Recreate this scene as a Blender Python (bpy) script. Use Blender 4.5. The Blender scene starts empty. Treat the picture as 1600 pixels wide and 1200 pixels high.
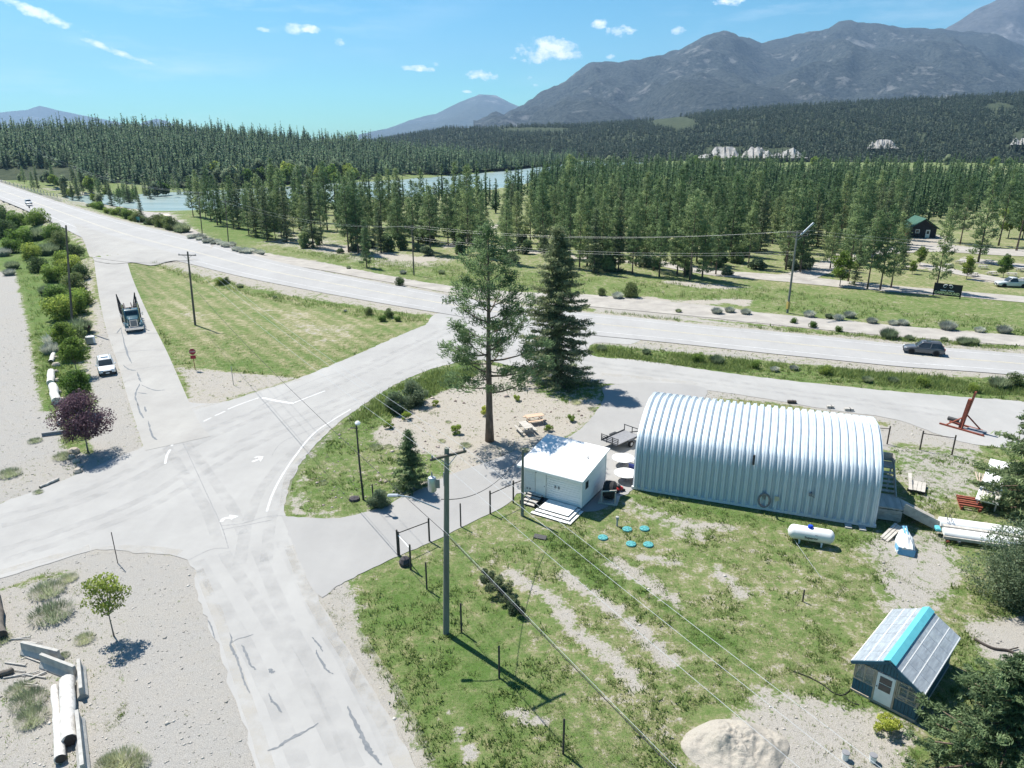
import bpy, math, random
import numpy as np
from mathutils import Vector, Matrix
random.seed(7)
R = np.random.default_rng(11)
PI = math.pi
rad = math.radians
scene = bpy.context.scene
COL = scene.collection

# ------------------------------------------------------------------ camera, sky, sun, exposure
F, HZ, H = 1110.0, 215.0, 27.0            # focal length in photo pixels, horizon row, camera height (m)
PITCH = math.atan((600 - HZ) / F)
CP, SP = math.cos(PITCH), math.sin(PITCH)
cam = bpy.data.cameras.new('camera')
cam.sensor_width = 36.0
cam.lens = 36.0 * F / 1600.0
cam.clip_start, cam.clip_end = 0.5, 60000.0
cam_o = bpy.data.objects.new('camera', cam)
COL.objects.link(cam_o)
cam_o.location = (0, 0, H)
cam_o.rotation_euler = (PI / 2 - PITCH, 0, 0)
scene.camera = cam_o

SUN_DIR = Vector((-0.385, 0.375, 0.843)).normalized()      # towards the sun, from the pole's shadow
SUN_EL = math.asin(SUN_DIR.z)
SUN_AZ = math.atan2(SUN_DIR.x, SUN_DIR.y)
sun = bpy.data.lights.new('sun', 'SUN')
sun.energy = 5.0
sun.angle = rad(0.53)
sun.color = (1.0, 0.955, 0.88)
sun_o = bpy.data.objects.new('sun', sun)
COL.objects.link(sun_o)
sun_o.location = (-40, 40, 90)
sun_o.rotation_euler = SUN_DIR.to_track_quat('Z', 'Y').to_euler()

def G(x, y, z=0.0):
    u = (x - 800) / F; v = (y - 600) / F
    t = (H - z) / (SP + CP * v)
    return Vector((u * t, (CP - SP * v) * t, z))
def dirpx(x, y):
    u = (x - 800) / F; v = (y - 600) / F
    return Vector((u, CP - SP * v, -(SP + CP * v)))
def atY(x, y, Y):
    d = dirpx(x, y); t = Y / d.y
    return Vector((d.x * t, Y, H + d.z * t))

world = bpy.data.worlds.new('World')
scene.world = world
world.use_nodes = True
wn, wl = world.node_tree.nodes, world.node_tree.links
for n in list(wn): wn.remove(n)
def WN(t, **k):
    n = wn.new(t)
    for a, b in k.items(): setattr(n, a, b)
    return n
w_out = WN('ShaderNodeOutputWorld'); w_bg = WN('ShaderNodeBackground')
w_bg.inputs['Strength'].default_value = 0.074
sky = WN('ShaderNodeTexSky', sky_type='NISHITA')
sky.sun_disc = False
sky.sun_elevation = SUN_EL
sky.sun_rotation = SUN_AZ
sky.altitude = 800; sky.air_density = 1.0; sky.dust_density = 0.35; sky.ozone_density = 1.6
def wmath(op, a, b=None, c=None, clamp=False):
    n = WN('ShaderNodeMath', operation=op, use_clamp=clamp)
    for i, q in enumerate((a, b, c)):
        if q is None: continue
        if isinstance(q, (int, float)): n.inputs[i].default_value = q
        else: wl.new(q, n.inputs[i])
    return n.outputs[0]
w_tc = WN('ShaderNodeTexCoord')
def wdot(v):
    n = WN('ShaderNodeVectorMath', operation='DOT_PRODUCT'); n.inputs[1].default_value = v
    wl.new(w_tc.outputs['Generated'], n.inputs[0]); return n.outputs['Value']
def wnoise(scale, detail, stretch=(1, 1, 1), rough=.55):
    m = WN('ShaderNodeMapping'); m.inputs['Scale'].default_value = stretch
    wl.new(w_tc.outputs['Generated'], m.inputs[0])
    n = WN('ShaderNodeTexNoise'); n.inputs['Scale'].default_value = scale
    n.inputs['Detail'].default_value = detail; n.inputs['Roughness'].default_value = rough
    wl.new(m.outputs[0], n.inputs['Vector']); return n.outputs['Fac']
nz_puff = wnoise(38, 6, (1, 1, 1.6), .62)
nz_puff2 = wnoise(120, 4, (1, 1, 1.5), .6)
puff = wmath('ADD', wmath('MULTIPLY', nz_puff, 1.5), wmath('MULTIPLY', nz_puff2, .7))      # about 1.1 on average
CLOUDS = [  # centre (px), half width, half height (px), sharpness: small fair-weather cumulus and streaks
    (855, 78, 66, 17, 1), (970, 48, 26, 9, 1), (935, 38, 16, 7, 1), (752, 118, 25, 8, 1), (657, 107, 36, 5, 1),
    (485, 46, 20, 6, 1), (460, 44, 20, 9, .7), (530, 64, 9, 7, .8), (413, 46, 14, 4, .8), (825, 122, 9, 4, .9),
    (838, 133, 8, 3, .8), (1150, 0, 30, 7, 1), (1060, 48, 12, 6, .8), (955, 88, 8, 4, .8), (180, 80, 55, 6, .9),
    (55, 18, 70, 9, .9), (730, 143, 9, 2, .6), (683, 100, 9, 4, .7)]
total = None
for cx, cy, hw, hh, op in CLOUDS:
    d = dirpx(cx, cy).normalized(); L = dirpx(cx, cy).length
    tilt = rad(-12) if cx < 200 else 0.0
    rt0 = Vector((1, 0, 0)); up0 = Vector((0, SP, CP))
    rt = rt0 * math.cos(tilt) + up0 * math.sin(tilt); up = up0 * math.cos(tilt) - rt0 * math.sin(tilt)
    sx = F * L / hw; sy = F * L / hh
    a = wmath('SUBTRACT', wmath('MULTIPLY', wdot(rt), sx), d.dot(rt) * sx)
    b = wmath('SUBTRACT', wmath('MULTIPLY', wdot(up), sy), d.dot(up) * sy)
    r2 = wmath('ADD', wmath('MULTIPLY', a, a), wmath('MULTIPLY', b, b))
    m = wmath('SUBTRACT', wmath('SUBTRACT', wmath('MULTIPLY', puff, 2.1), 1.75), wmath('MULTIPLY', r2, .75))
    m = wmath('MULTIPLY', m, 1.15, clamp=True)
    front = wmath('GREATER_THAN', wdot((0, 1, 0)), 0.0)
    m = wmath('MULTIPLY', wmath('MULTIPLY', m, op), front)
    total = m if total is None else wmath('MAXIMUM', total, m)
cir = wnoise(5.5, 7, (1.0, .8, 5.5), .62)
cir2 = wnoise(2.3, 2, (1, 1, 2), .5)
cirrus = wmath('MULTIPLY', wmath('MULTIPLY', wmath('SUBTRACT', cir, .5), 2.6, clamp=True), wmath('MULTIPLY', wmath('SUBTRACT', cir2, .42), 3.5, clamp=True))
cirrus = wmath('MULTIPLY', cirrus, .7)
total = wmath('MAXIMUM', total, cirrus)
tint = WN('ShaderNodeMix', data_type='RGBA', blend_type='MULTIPLY')
tint.inputs['Factor'].default_value = 1.0
hsv = WN('ShaderNodeHueSaturation'); hsv.inputs['Saturation'].default_value = 1.45; wl.new(sky.outputs[0], hsv.inputs['Color'])
wl.new(hsv.outputs[0], tint.inputs['A']); tint.inputs['B'].default_value = (0.45, 1.0, 0.92, 1)
cm = WN('ShaderNodeMix', data_type='RGBA')
wl.new(total, cm.inputs['Factor']); wl.new(tint.outputs['Result'], cm.inputs['A'])
cm.inputs['B'].default_value = (13.0, 13.1, 13.3, 1)
wl.new(cm.outputs['Result'], w_bg.inputs['Color']); wl.new(w_bg.outputs[0], w_out.inputs['Surface'])

scene.view_settings.view_transform = 'Standard'
scene.view_settings.look = 'None'
scene.view_settings.exposure = 0.86
scene.view_settings.gamma = 1.0
scene.view_settings.use_curve_mapping = False
scene.cycles.use_denoising = True
scene.cycles.max_bounces = 6
scene.cycles.diffuse_bounces = 3
scene.cycles.glossy_bounces = 3
scene.cycles.transmission_bounces = 4
scene.cycles.transparent_max_bounces = 24
scene.cycles.volume_bounces = 0

# ------------------------------------------------------------------ materials
def new_mat(name):
    m = bpy.data.materials.new(name); m.use_nodes = True
    nt = m.node_tree
    return m, nt.nodes, nt.links, nt.nodes['Principled BSDF']
def c4(c): return (c[0], c[1], c[2], 1)
MATS = {}
def mat(name, c1, c2=None, scale=3.0, rough=.7, metal=0.0, bump=0.0, bscale=None, detail=5, spec=.3, coat=0, alpha=1, trans=0, stretch=None, emis=None):
    if name in MATS: return MATS[name]
    m, N, L, b = new_mat(name)
    if c2 is None: c2 = tuple(q * .82 for q in c1)
    tc = N.new('ShaderNodeTexCoord'); vec = tc.outputs['Object']
    if stretch:
        mp = N.new('ShaderNodeMapping'); mp.inputs['Scale'].default_value = stretch
        L.new(vec, mp.inputs[0]); vec = mp.outputs[0]
    nz = N.new('ShaderNodeTexNoise'); nz.inputs['Scale'].default_value = scale; nz.inputs['Detail'].default_value = detail
    nz.inputs['Roughness'].default_value = .6
    L.new(vec, nz.inputs['Vector'])
    cr = N.new('ShaderNodeValToRGB'); cr.color_ramp.elements[0].position = .34; cr.color_ramp.elements[1].position = .66
    cr.color_ramp.elements[0].color = c4(c2); cr.color_ramp.elements[1].color = c4(c1)
    L.new(nz.outputs['Fac'], cr.inputs[0]); L.new(cr.outputs[0], b.inputs['Base Color'])
    b.inputs['Roughness'].default_value = rough; b.inputs['Metallic'].default_value = metal
    b.inputs['Specular IOR Level'].default_value = spec
    b.inputs['Coat Weight'].default_value = coat
    b.inputs['Alpha'].default_value = alpha
    b.inputs['Transmission Weight'].default_value = trans
    if emis: b.inputs['Emission Color'].default_value = c4(emis); b.inputs['Emission Strength'].default_value = 1
    if bump:
        n2 = N.new('ShaderNodeTexNoise'); n2.inputs['Scale'].default_value = bscale or scale * 6; n2.inputs['Detail'].default_value = 4
        L.new(vec, n2.inputs['Vector'])
        bp = N.new('ShaderNodeBump'); bp.inputs['Strength'].default_value = bump; bp.inputs['Distance'].default_value = .05
        L.new(n2.outputs['Fac'], bp.inputs['Height']); L.new(bp.outputs[0], b.inputs['Normal'])
    MATS[name] = m
    return m
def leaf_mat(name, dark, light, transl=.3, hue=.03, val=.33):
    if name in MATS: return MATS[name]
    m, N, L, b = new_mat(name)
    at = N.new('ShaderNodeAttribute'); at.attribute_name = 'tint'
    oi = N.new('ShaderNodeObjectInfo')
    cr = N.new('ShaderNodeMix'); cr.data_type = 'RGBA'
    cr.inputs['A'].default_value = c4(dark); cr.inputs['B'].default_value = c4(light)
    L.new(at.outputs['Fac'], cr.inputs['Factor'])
    hs = N.new('ShaderNodeHueSaturation'); L.new(cr.outputs['Result'], hs.inputs['Color'])
    mr = N.new('ShaderNodeMapRange'); L.new(oi.outputs['Random'], mr.inputs[0]); mr.inputs[3].default_value = .5 - hue; mr.inputs[4].default_value = .5 + hue
    L.new(mr.outputs[0], hs.inputs['Hue'])
    mv = N.new('ShaderNodeMapRange'); L.new(oi.outputs['Random'], mv.inputs[0]); mv.inputs[3].default_value = 1 + val; mv.inputs[4].default_value = 1 - val
    L.new(mv.outputs[0], hs.inputs['Value'])
    b.inputs['Roughness'].default_value = .6; b.inputs['Specular IOR Level'].default_value = .25
    L.new(hs.outputs[0], b.inputs['Base Color'])
    tr = N.new('ShaderNodeBsdfTranslucent'); L.new(hs.outputs[0], tr.inputs['Color'])
    mx = N.new('ShaderNodeMixShader'); mx.inputs[0].default_value = transl
    L.new(b.outputs[0], mx.inputs[1]); L.new(tr.outputs[0], mx.inputs[2])
    L.new(mx.outputs[0], N['Material Output'].inputs['Surface'])
    MATS[name] = m
    return m

# ------------------------------------------------------------------ objects
def link(o, parent=None):
    COL.objects.link(o)
    if parent is not None: o.parent = parent
    return o
def tag(o, label=None, cat=None, group=None, kind=None):
    if label: o['label'] = label
    if cat: o['category'] = cat
    if group: o['group'] = group
    if kind: o['kind'] = kind
    return o
def thing(name, label, cat, loc=(0, 0, 0), rz=0.0, group=None):
    o = bpy.data.objects.new(name, None); o.empty_display_size = .2
    link(o); o.location = loc; o.rotation_euler = (0, 0, rz)
    return tag(o, label, cat, group)
def np_mesh(name, V, FQ, m=None, smooth=False, attrs=None):
    """V (n,3); FQ (k,3|4) int array, or a list of such arrays"""
    V = np.asarray(V, dtype=np.float32)
    if not isinstance(FQ, list): FQ = [FQ]
    FQ = [np.asarray(f, dtype=np.int32) for f in FQ if len(f)]
    me = bpy.data.meshes.new(name)
    me.vertices.add(len(V)); me.vertices.foreach_set('co', V.ravel())
    loops = np.concatenate([f.ravel() for f in FQ])
    tot = np.concatenate([np.full(len(f), f.shape[1], np.int32) for f in FQ])
    start = np.concatenate([[0], np.cumsum(tot)[:-1]]).astype(np.int32)
    me.loops.add(len(loops)); me.loops.foreach_set('vertex_index', loops)
    me.polygons.add(len(tot)); me.polygons.foreach_set('loop_start', start); me.polygons.foreach_set('loop_total', tot)
    if smooth: me.polygons.foreach_set('use_smooth', np.ones(len(tot), dtype=bool))
    for k, a in (attrs or {}).items():
        at = me.attributes.new(k, 'FLOAT', 'POINT'); at.data.foreach_set('value', np.asarray(a, dtype=np.float32))
    me.update(calc_edges=True)
    if m is not None: me.materials.append(m)
    return me
def obj(name, me, parent=None, loc=None, rz=None):
    o = bpy.data.objects.new(name, me); link(o, parent)
    if loc is not None: o.location = loc
    if rz is not None: o.rotation_euler = (0, 0, rz)
    return o
class MB:
    def __init__(s): s.v = []; s.f = []
    def add(s, vs, fs):
        b = len(s.v); s.v += [tuple(q) for q in vs]; s.f += [tuple(b + i for i in f) for f in fs]; return s
    def box(s, c, d, rz=0.0, bev=0.0, rx=0.0, ry=0.0):
        hx, hy, hz = d[0] / 2, d[1] / 2, d[2] / 2
        M = Matrix.Rotation(rz, 3, 'Z') @ Matrix.Rotation(ry, 3, 'Y') @ Matrix.Rotation(rx, 3, 'X')
        C = Vector(c)
        if bev <= 0:
            vs = [C + M @ Vector((a * hx, b * hy, e * hz)) for e in (-1, 1) for a, b in ((-1, -1), (1, -1), (1, 1), (-1, 1))]
            return s.add(vs, [(3, 2, 1, 0), (4, 5, 6, 7), (0, 1, 5, 4), (1, 2, 6, 5), (2, 3, 7, 6), (3, 0, 4, 7)])
        b = min(bev, hx * .9, hy * .9, hz * .9)
        rings = []
        def ring(ax, ay, z):
            k = b if (ax == hx) else b * .4
            pts = [(-ax + k, -ay), (ax - k, -ay), (ax, -ay + k), (ax, ay - k), (ax - k, ay), (-ax + k, ay), (-ax, ay - k), (-ax, -ay + k)]
            return [C + M @ Vector((p[0], p[1], z)) for p in pts]
        for ax, ay, z in ((hx - b, hy - b, -hz), (hx, hy, -hz + b), (hx, hy, hz - b), (hx - b, hy - b, hz)): rings.append(ring(ax, ay, z))
        return s.loft(rings)
    def loft(s, rings, cap=True, closed=True):
        n = len(rings[0]); vs = [p for r in rings for p in r]; fs = []
        for i in range(len(rings) - 1):
            for j in range(n if closed else n - 1):
                k = (j + 1) % n
                fs.append((i * n + j, i * n + k, (i + 1) * n + k, (i + 1) * n + j))
        if cap: fs += [tuple(range(n - 1, -1, -1)), tuple(range((len(rings) - 1) * n, len(rings) * n))]
        return s.add(vs, fs)
    def tube(s, pts, r, n=8, cap=True):
        pts = [Vector(p) for p in pts]; rings = []
        rs = r if isinstance(r, (list, tuple)) else [r] * len(pts)
        for i, p in enumerate(pts):
            d = (pts[min(i + 1, len(pts) - 1)] - pts[max(i - 1, 0)])
            d = d.normalized() if d.length > 1e-9 else Vector((0, 0, 1))
            a = d.cross(Vector((0, 0, 1)) if abs(d.z) < .9 else Vector((1, 0, 0))).normalized(); b = d.cross(a)
            rings.append([p + (a * math.cos(2 * PI * k / n) + b * math.sin(2 * PI * k / n)) * rs[i] for k in range(n)])
        return s.loft(rings, cap)
    def lathe(s, prof, n=16, c=(0, 0, 0), axis='Z'):
        rings = []
        for r, z in prof:
            if axis == 'Z': rings.append([(c[0] + r * math.cos(2 * PI * k / n), c[1] + r * math.sin(2 * PI * k / n), c[2] + z) for k in range(n)])
            elif axis == 'X': rings.append([(c[0] + z, c[1] + r * math.cos(2 * PI * k / n), c[2] + r * math.sin(2 * PI * k / n)) for k in range(n)])
            else: rings.append([(c[0] + r * math.sin(2 * PI * k / n), c[1] + z, c[2] + r * math.cos(2 * PI * k / n)) for k in range(n)])
        return s.loft(rings)
    def prism(s, poly, a, b, axis='Y'):
        """polygon (u,w) extruded from a to b along axis; u,w the two others in order"""
        def P(u, w, t):
            return {'Y': (u, t, w), 'X': (t, u, w), 'Z': (u, w, t)}[axis]
        return s.loft([[P(u, w, a) for u, w in poly], [P(u, w, b) for u, w in poly]])
    def mesh(s, name, m, smooth=False):
        me = bpy.data.meshes.new(name); me.from_pydata(s.v, [], s.f)
        if smooth:
            me.polygons.foreach_set('use_smooth', [True] * len(me.polygons))
        me.update()
        if m is not None: me.materials.append(m)
        return me
    def build(s, name, m, parent=None, smooth=False, loc=None, rz=None):
        me = s.mesh(name, m)
        import bmesh
        bm = bmesh.new(); bm.from_mesh(me); bmesh.ops.recalc_face_normals(bm, faces=bm.faces); bm.to_mesh(me); bm.free()
        if smooth:
            me.polygons.foreach_set('use_smooth', [True] * len(me.polygons))
            me.set_sharp_from_angle(angle=rad(38))
        return obj(name, me, parent, loc, rz)
def BOX(name, c, d, m, parent=None, rz=0, bev=0, rx=0, ry=0): return MB().box(c, d, rz, bev, rx, ry).build(name, m, parent)
def copy_tree(o, parent=None):
    c = o.copy(); COL.objects.link(c); c.parent = parent
    for ch in [q for q in o.children]: copy_tree(ch, c)
    return c

# ------------------------------------------------------------------ numpy noise and polygon distances
def vnoise(x, y, seed=0):
    xi = np.floor(x).astype(np.int64); yi = np.floor(y).astype(np.int64); fx = x - xi; fy = y - yi
    fx = fx * fx * (3 - 2 * fx); fy = fy * fy * (3 - 2 * fy)
    def h(a, b):
        n = (a * 374761393 + b * 668265263 + seed * 1442695041) & 0x7fffffff
        n = ((n ^ (n >> 13)) * 1274126177) & 0x7fffffff
        return ((n ^ (n >> 16)) & 0xffff) / 65535.0
    return (h(xi, yi) * (1 - fx) + h(xi + 1, yi) * fx) * (1 - fy) + (h(xi, yi + 1) * (1 - fx) + h(xi + 1, yi + 1) * fx) * fy
def fbm(x, y, sc, oct=4, seed=0):
    s = 0; a = 1; t = 0
    for i in range(oct):
        s = s + a * vnoise(x / sc * 2 ** i + 17.3 * i, y / sc * 2 ** i - 9.1 * i, seed + i); t += a; a *= .55
    return s / t
def sdf(P, poly):
    """signed distance in metres, negative inside; P (n,2)"""
    poly = np.asarray(poly, float); n = len(poly)
    d2 = np.full(len(P), 1e18); ins = np.zeros(len(P), bool)
    for i in range(n):
        a = poly[i]; b = poly[(i + 1) % n]; e = b - a; w = P - a
        t = np.clip((w @ e) / max(e @ e, 1e-12), 0, 1)
        q = w - t[:, None] * e; d2 = np.minimum(d2, (q * q).sum(1))
        c = (a[1] <= P[:, 1]) != (b[1] <= P[:, 1])
        with np.errstate(divide='ignore', invalid='ignore'):
            xx = a[0] + (P[:, 1] - a[1]) * (b[0] - a[0]) / (b[1] - a[1] if b[1] != a[1] else 1e-12)
        ins ^= c & (P[:, 0] < xx)
    return np.sqrt(d2) * np.where(ins, -1, 1)
def sst(e0, e1, x):
    t = np.clip((x - e0) / (e1 - e0), 0, 1); return t * t * (3 - 2 * t)
def seg_dist(P, pts):
    d2 = np.full(len(P), 1e18)
    pts = np.asarray(pts, float)
    for a, b in zip(pts[:-1], pts[1:]):
        e = b - a; w = P - a; t = np.clip((w @ e) / (e @ e), 0, 1); q = w - t[:, None] * e
        d2 = np.minimum(d2, (q * q).sum(1))
    return np.sqrt(d2)
def W2(pl, z=0.0): return [(G(x, y, z).x, G(x, y, z).y) for x, y in pl]
def smooth_line(pts, k=6):
    pts = [np.array(p, float) for p in pts]; out = []
    for i in range(len(pts) - 1):
        p0 = pts[max(i - 1, 0)]; p1 = pts[i]; p2 = pts[i + 1]; p3 = pts[min(i + 2, len(pts) - 1)]
        for j in range(k):
            t = j / k
            out.append(.5 * ((2 * p1) + (-p0 + p2) * t + (2 * p0 - 5 * p1 + 4 * p2 - p3) * t * t + (-p0 + 3 * p1 - 3 * p2 + p3) * t ** 3))
    out.append(pts[-1]); return out
# ------------------------------------------------------------------ plan of the place (photo outlines laid on the ground)
def lerp_list(x, xs, ys): return float(np.interp(x, xs, ys))
HWX = [-60, 0, 60, 130, 200, 300, 400, 500, 600, 700, 800, 930, 1000, 1100, 1200, 1300, 1400, 1500, 1600, 1750]
HWU = [268, 287, 307, 329, 349, 376, 403, 425, 444, 462, 477, 490, 497, 508, 517, 527, 537, 545, 553, 566]
HWD = [290, 311, 334, 364, 392, 414, 437, 456, 474, 491, 507, 524, 531, 541, 552, 562, 572, 579, 587, 600]
HWZ = [5.6, 4.8, 3.9, 3.0, 2.2, 1.5, 1.05, .7, .35, .09, .07, .07, .07, .07, .07, .07, .07, .07, .07, .07]
def level_strip(L_, R_, zs, k=6, wmin=None):
    """road of even cross-section from two traced edges: returns left edge, right edge, samples (x, y, z, half width)"""
    up = smooth_line([tuple(G(x, y, z)) for (x, y), z in zip(L_, zs)], k); dn = smooth_line([tuple(G(x, y, z)) for (x, y), z in zip(R_, zs)], k)
    C = [(p + q) / 2 for p, q in zip(up, dn)]; A, B, hw = [], [], []
    for i in range(len(C)):
        T = C[min(i + 1, len(C) - 1)] - C[max(i - 1, 0)]; T = T[:2] / np.linalg.norm(T[:2]); hw.append(abs(((up[i] - dn[i])[:2]) @ np.array([-T[1], T[0]])) / 2)
    hw = np.convolve(np.pad(hw, 2, 'edge'), np.ones(5) / 5, 'valid')
    for i in range(len(C)):
        T = C[min(i + 1, len(C) - 1)] - C[max(i - 1, 0)]; T = T[:2] / np.linalg.norm(T[:2]); nn = np.array([-T[1], T[0], 0])
        sg = 1 if (up[i] - dn[i]) @ nn > 0 else -1
        A.append(C[i] + nn * sg * hw[i]); B.append(C[i] - nn * sg * hw[i])
    S = []
    for i in range(len(C) - 1):
        n = max(2, int(np.linalg.norm(C[i + 1] - C[i]) / 1.5))
        for j in range(n): S.append((*(C[i] + (C[i + 1] - C[i]) * j / n), hw[i] + (hw[i + 1] - hw[i]) * j / n))
    return A, B, np.array(S)
hw_up, hw_dn, S1 = level_strip(list(zip(HWX, HWU)), list(zip(HWX, HWD)), HWZ)
SRL = [(146, 398), (150, 430), (155, 465), (166, 515), (183, 565), (205, 640), (224, 695), (236, 720)]
SRR = [(198, 404), (206, 432), (222, 470), (241, 510), (262, 552), (288, 612), (304, 648), (318, 668)]
sr_l, sr_r, S2 = level_strip(SRL, SRR, [1.8, 1.1, .4, .04, .04, .04, .04, .04])
STRIPS = [S2, S1]
RIVER_PX = [(120, 312), (172, 318), (232, 327), (300, 330), (400, 323), (520, 317), (700, 302), (800, 291), (850, 278), (905, 264), (990, 256),
            (1100, 250), (1100, 247), (990, 250), (925, 252), (862, 258), (800, 267), (700, 276), (600, 283), (500, 289), (420, 294), (310, 299), (240, 303), (170, 306), (110, 303)]
RZ = -4.0
river_poly = np.array(W2(RIVER_PX, RZ))
def terrain(P):
    P = np.asarray(P, float)
    z = np.zeros(len(P))
    m = P[:, 1] > 170
    if m.any():
        d = sdf(P[m], river_poly)
        z[m] = -4.0 * (1 - sst(2, 45, d)) - 1.6 * (1 - sst(-6, 2, d))
    rough = (fbm(P[:, 0], P[:, 1], 9.0, 3, 5) - .5) * .10 * sst(150, 260, P[:, 1])
    z = z + rough
    for S in STRIPS:
        lo = S[:, :2].min(0) - 14; hi = S[:, :2].max(0) + 14
        idx = np.where((P >= lo).all(1) & (P <= hi).all(1))[0]
        for c in range(0, len(idx), 20000):
            ii = idx[c:c + 20000]
            d2 = ((P[ii, None, :] - S[None, :, :2]) ** 2).sum(2); k = d2.argmin(1); d = np.sqrt(d2[np.arange(len(ii)), k])
            w = 1 - sst(S[k, 3] + .3, S[k, 3] + 3.0 + 2.2 * np.maximum(S[k, 2], .3), d)
            z[ii] = z[ii] * (1 - w) + (S[k, 2] - .05) * w
    return z
def tz(x, y): return float(terrain(np.array([[x, y]]))[0])
def D(x, y):
    """pixel -> point on the terrain"""
    p = G(x, y)
    for _ in range(8): p = G(x, y, tz(p.x, p.y))
    return p

# ------------------------------------------------------------------ ground sheet with cover attributes
def axis(a, b, step, far, growth):
    core = list(np.arange(a, b + .01, step)); lo, hi = [], []
    s = step; p = b
    while p < far: s *= growth; p += s; hi.append(p)
    return core, hi
xc, xh = axis(-104, 84, .6, 24000, 1.08)
xl = [-104 - (q - 84) for q in xh][::-1]
gx = np.array(xl + xc + xh)
yc, yh = axis(17, 132, .55, 24000, 1.06)
gy = np.array([-400, -100, -30, 0, 8, 13] + yc + yh)
GX, GY = np.meshgrid(gx, gy)
GP = np.stack([GX.ravel(), GY.ravel()], 1)
gz_ = terrain(GP)
gz_[GP[:, 1] > 700] = np.minimum(gz_[GP[:, 1] > 700], -1.0)
cover = np.full(len(GP), .78); lush = np.full(len(GP), .62); soil = np.full(len(GP), .6)
near = (GP[:, 1] < 900) & (np.abs(GP[:, 0]) < 900) & (GP[:, 1] > 5)
NP_ = GP[near]
cv, lu, so = cover[near], lush[near], soil[near]
def zone(px, c, l, s, feather=1.2, z=0.0, wob=.0):
    global cv, lu, so
    d = sdf(NP_, np.array(W2(px, z)))
    if wob: d = d + (fbm(NP_[:, 0], NP_[:, 1], 4.0, 3, 3) - .5) * wob
    w = 1 - sst(-feather, feather, d)
    if c is not None: cv = cv * (1 - w) + c * w
    if l is not None: lu = lu * (1 - w) + l * w
    if s is not None: so = so * (1 - w) + s * w
def streak(px, width, c, l=None, s=None):
    global cv, lu, so
    d = seg_dist(NP_, W2(px)) + (fbm(NP_[:, 0], NP_[:, 1], 2.5, 3, 8) - .5) * width * 1.4
    w = 1 - sst(width * .4, width, d)
    cv = cv * (1 - w) + c * w
    if l is not None: lu = lu * (1 - w) + l * w
    if s is not None: so = so * (1 - w) + s * w
# beyond the highway
zone([(300, 372), (420, 390), (640, 415), (830, 425), (1050, 440), (1290, 432), (1420, 420), (1600, 400), (1900, 380), (1900, 262), (800, 262), (420, 318)], .70, .5, .75, 8, wob=14)
zone([(340, 350), (420, 355), (560, 385), (700, 405), (690, 425), (560, 405), (440, 385), (350, 372)], .45, .5, .85, 3, wob=12)
for px in ([(360, 352), (420, 362), (400, 368), (350, 362)], [(495, 383), (555, 388), (545, 394), (500, 392)], [(595, 395), (690, 405), (650, 410), (600, 402)], [(1040, 440), (1170, 448), (1160, 453), (1050, 447)], [(880, 462), (1170, 470), (1160, 476), (890, 468)]):
    zone(px, .06, .4, .85, 1.5, wob=6)
zone([(1100, 420), (1290, 432), (1330, 412), (1420, 380), (1500, 350), (1600, 340), (1800, 330), (1800, 480), (1600, 462), (1300, 455), (1110, 435)], .82, .45, .8, 3, wob=4)
# campground lanes and pads (pale sand)
for px, w in (([(1020, 408), (1100, 424), (1200, 432), (1290, 440), (1400, 452), (1500, 458), (1620, 470)], 2.6), ([(1240, 432), (1285, 418), (1320, 400), (1400, 392), (1450, 380), (1520, 392), (1620, 398)], 3.2),
              ([(1400, 392), (1440, 375), (1470, 372)], 3.2), ([(1440, 414), (1500, 428), (1580, 442), (1640, 452)], 1.8), ([(1500, 428), (1450, 420), (1400, 414)], 1.6),
              ([(1520, 404), (1580, 414), (1640, 424)], 1.8), ([(1530, 438), (1560, 440), (1590, 442)], 2.4), ([(700, 385), (740, 372), (780, 350)], 2.0), ([(780, 388), (900, 402), (1030, 414)], 1.6)):
    streak(px, w, .02, .4, .95)
zone([(1410, 378), (1450, 366), (1490, 372), (1470, 392), (1420, 392)], .02, .4, .9, 2)
zone([(205, 330), (262, 332), (300, 352), (330, 375), (300, 374), (255, 358), (215, 345)], .05, .4, .8, 2, wob=4)
zone([(60, 285), (200, 296), (330, 300), (300, 312), (180, 322), (90, 312)], .4, .45, .6, 4, wob=16)
zone([(300, 340), (420, 345), (430, 375), (360, 380), (290, 352)], .9, .75, .7, 3, wob=4)
# gravel track beyond the highway
zone([(330, 378), (400, 394), (500, 410), (600, 430), (700, 447), (800, 456), (940, 462), (1100, 477), (1200, 490), (1400, 509), (1700, 533), (1700, 549), (1400, 527), (1200, 508), (1100, 497), (940, 482), (800, 472), (700, 457), (600, 440), (500, 423), (400, 406), (330, 388)], .05, .4, .55, .7, wob=1.6)
zone([(930, 476), (1010, 488), (1200, 512), (1000, 494), (930, 487)], .1, .4, .5, .8)
# verges of the highway
zone([(190, 393), (300, 414), (500, 456), (680, 488), (680, 496), (560, 482), (430, 462), (330, 440), (250, 415), (200, 403)], .42, .5, .8, .8, wob=2)
zone([(215, 407), (330, 436), (470, 466), (600, 486), (680, 492), (680, 502), (620, 506), (500, 484), (380, 456), (260, 425)], .92, .75, .7, .8, wob=3)
zone([(925, 526), (1100, 541), (1300, 562), (1620, 588), (1620, 597), (1300, 574), (1100, 555), (925, 538)], .3, .5, .45, .8, wob=2)
zone([(925, 540), (1100, 556), (1300, 575), (1620, 598), (1620, 624), (1300, 600), (1100, 577), (925, 556)], .92, .68, .7, .8, wob=2)
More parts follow.
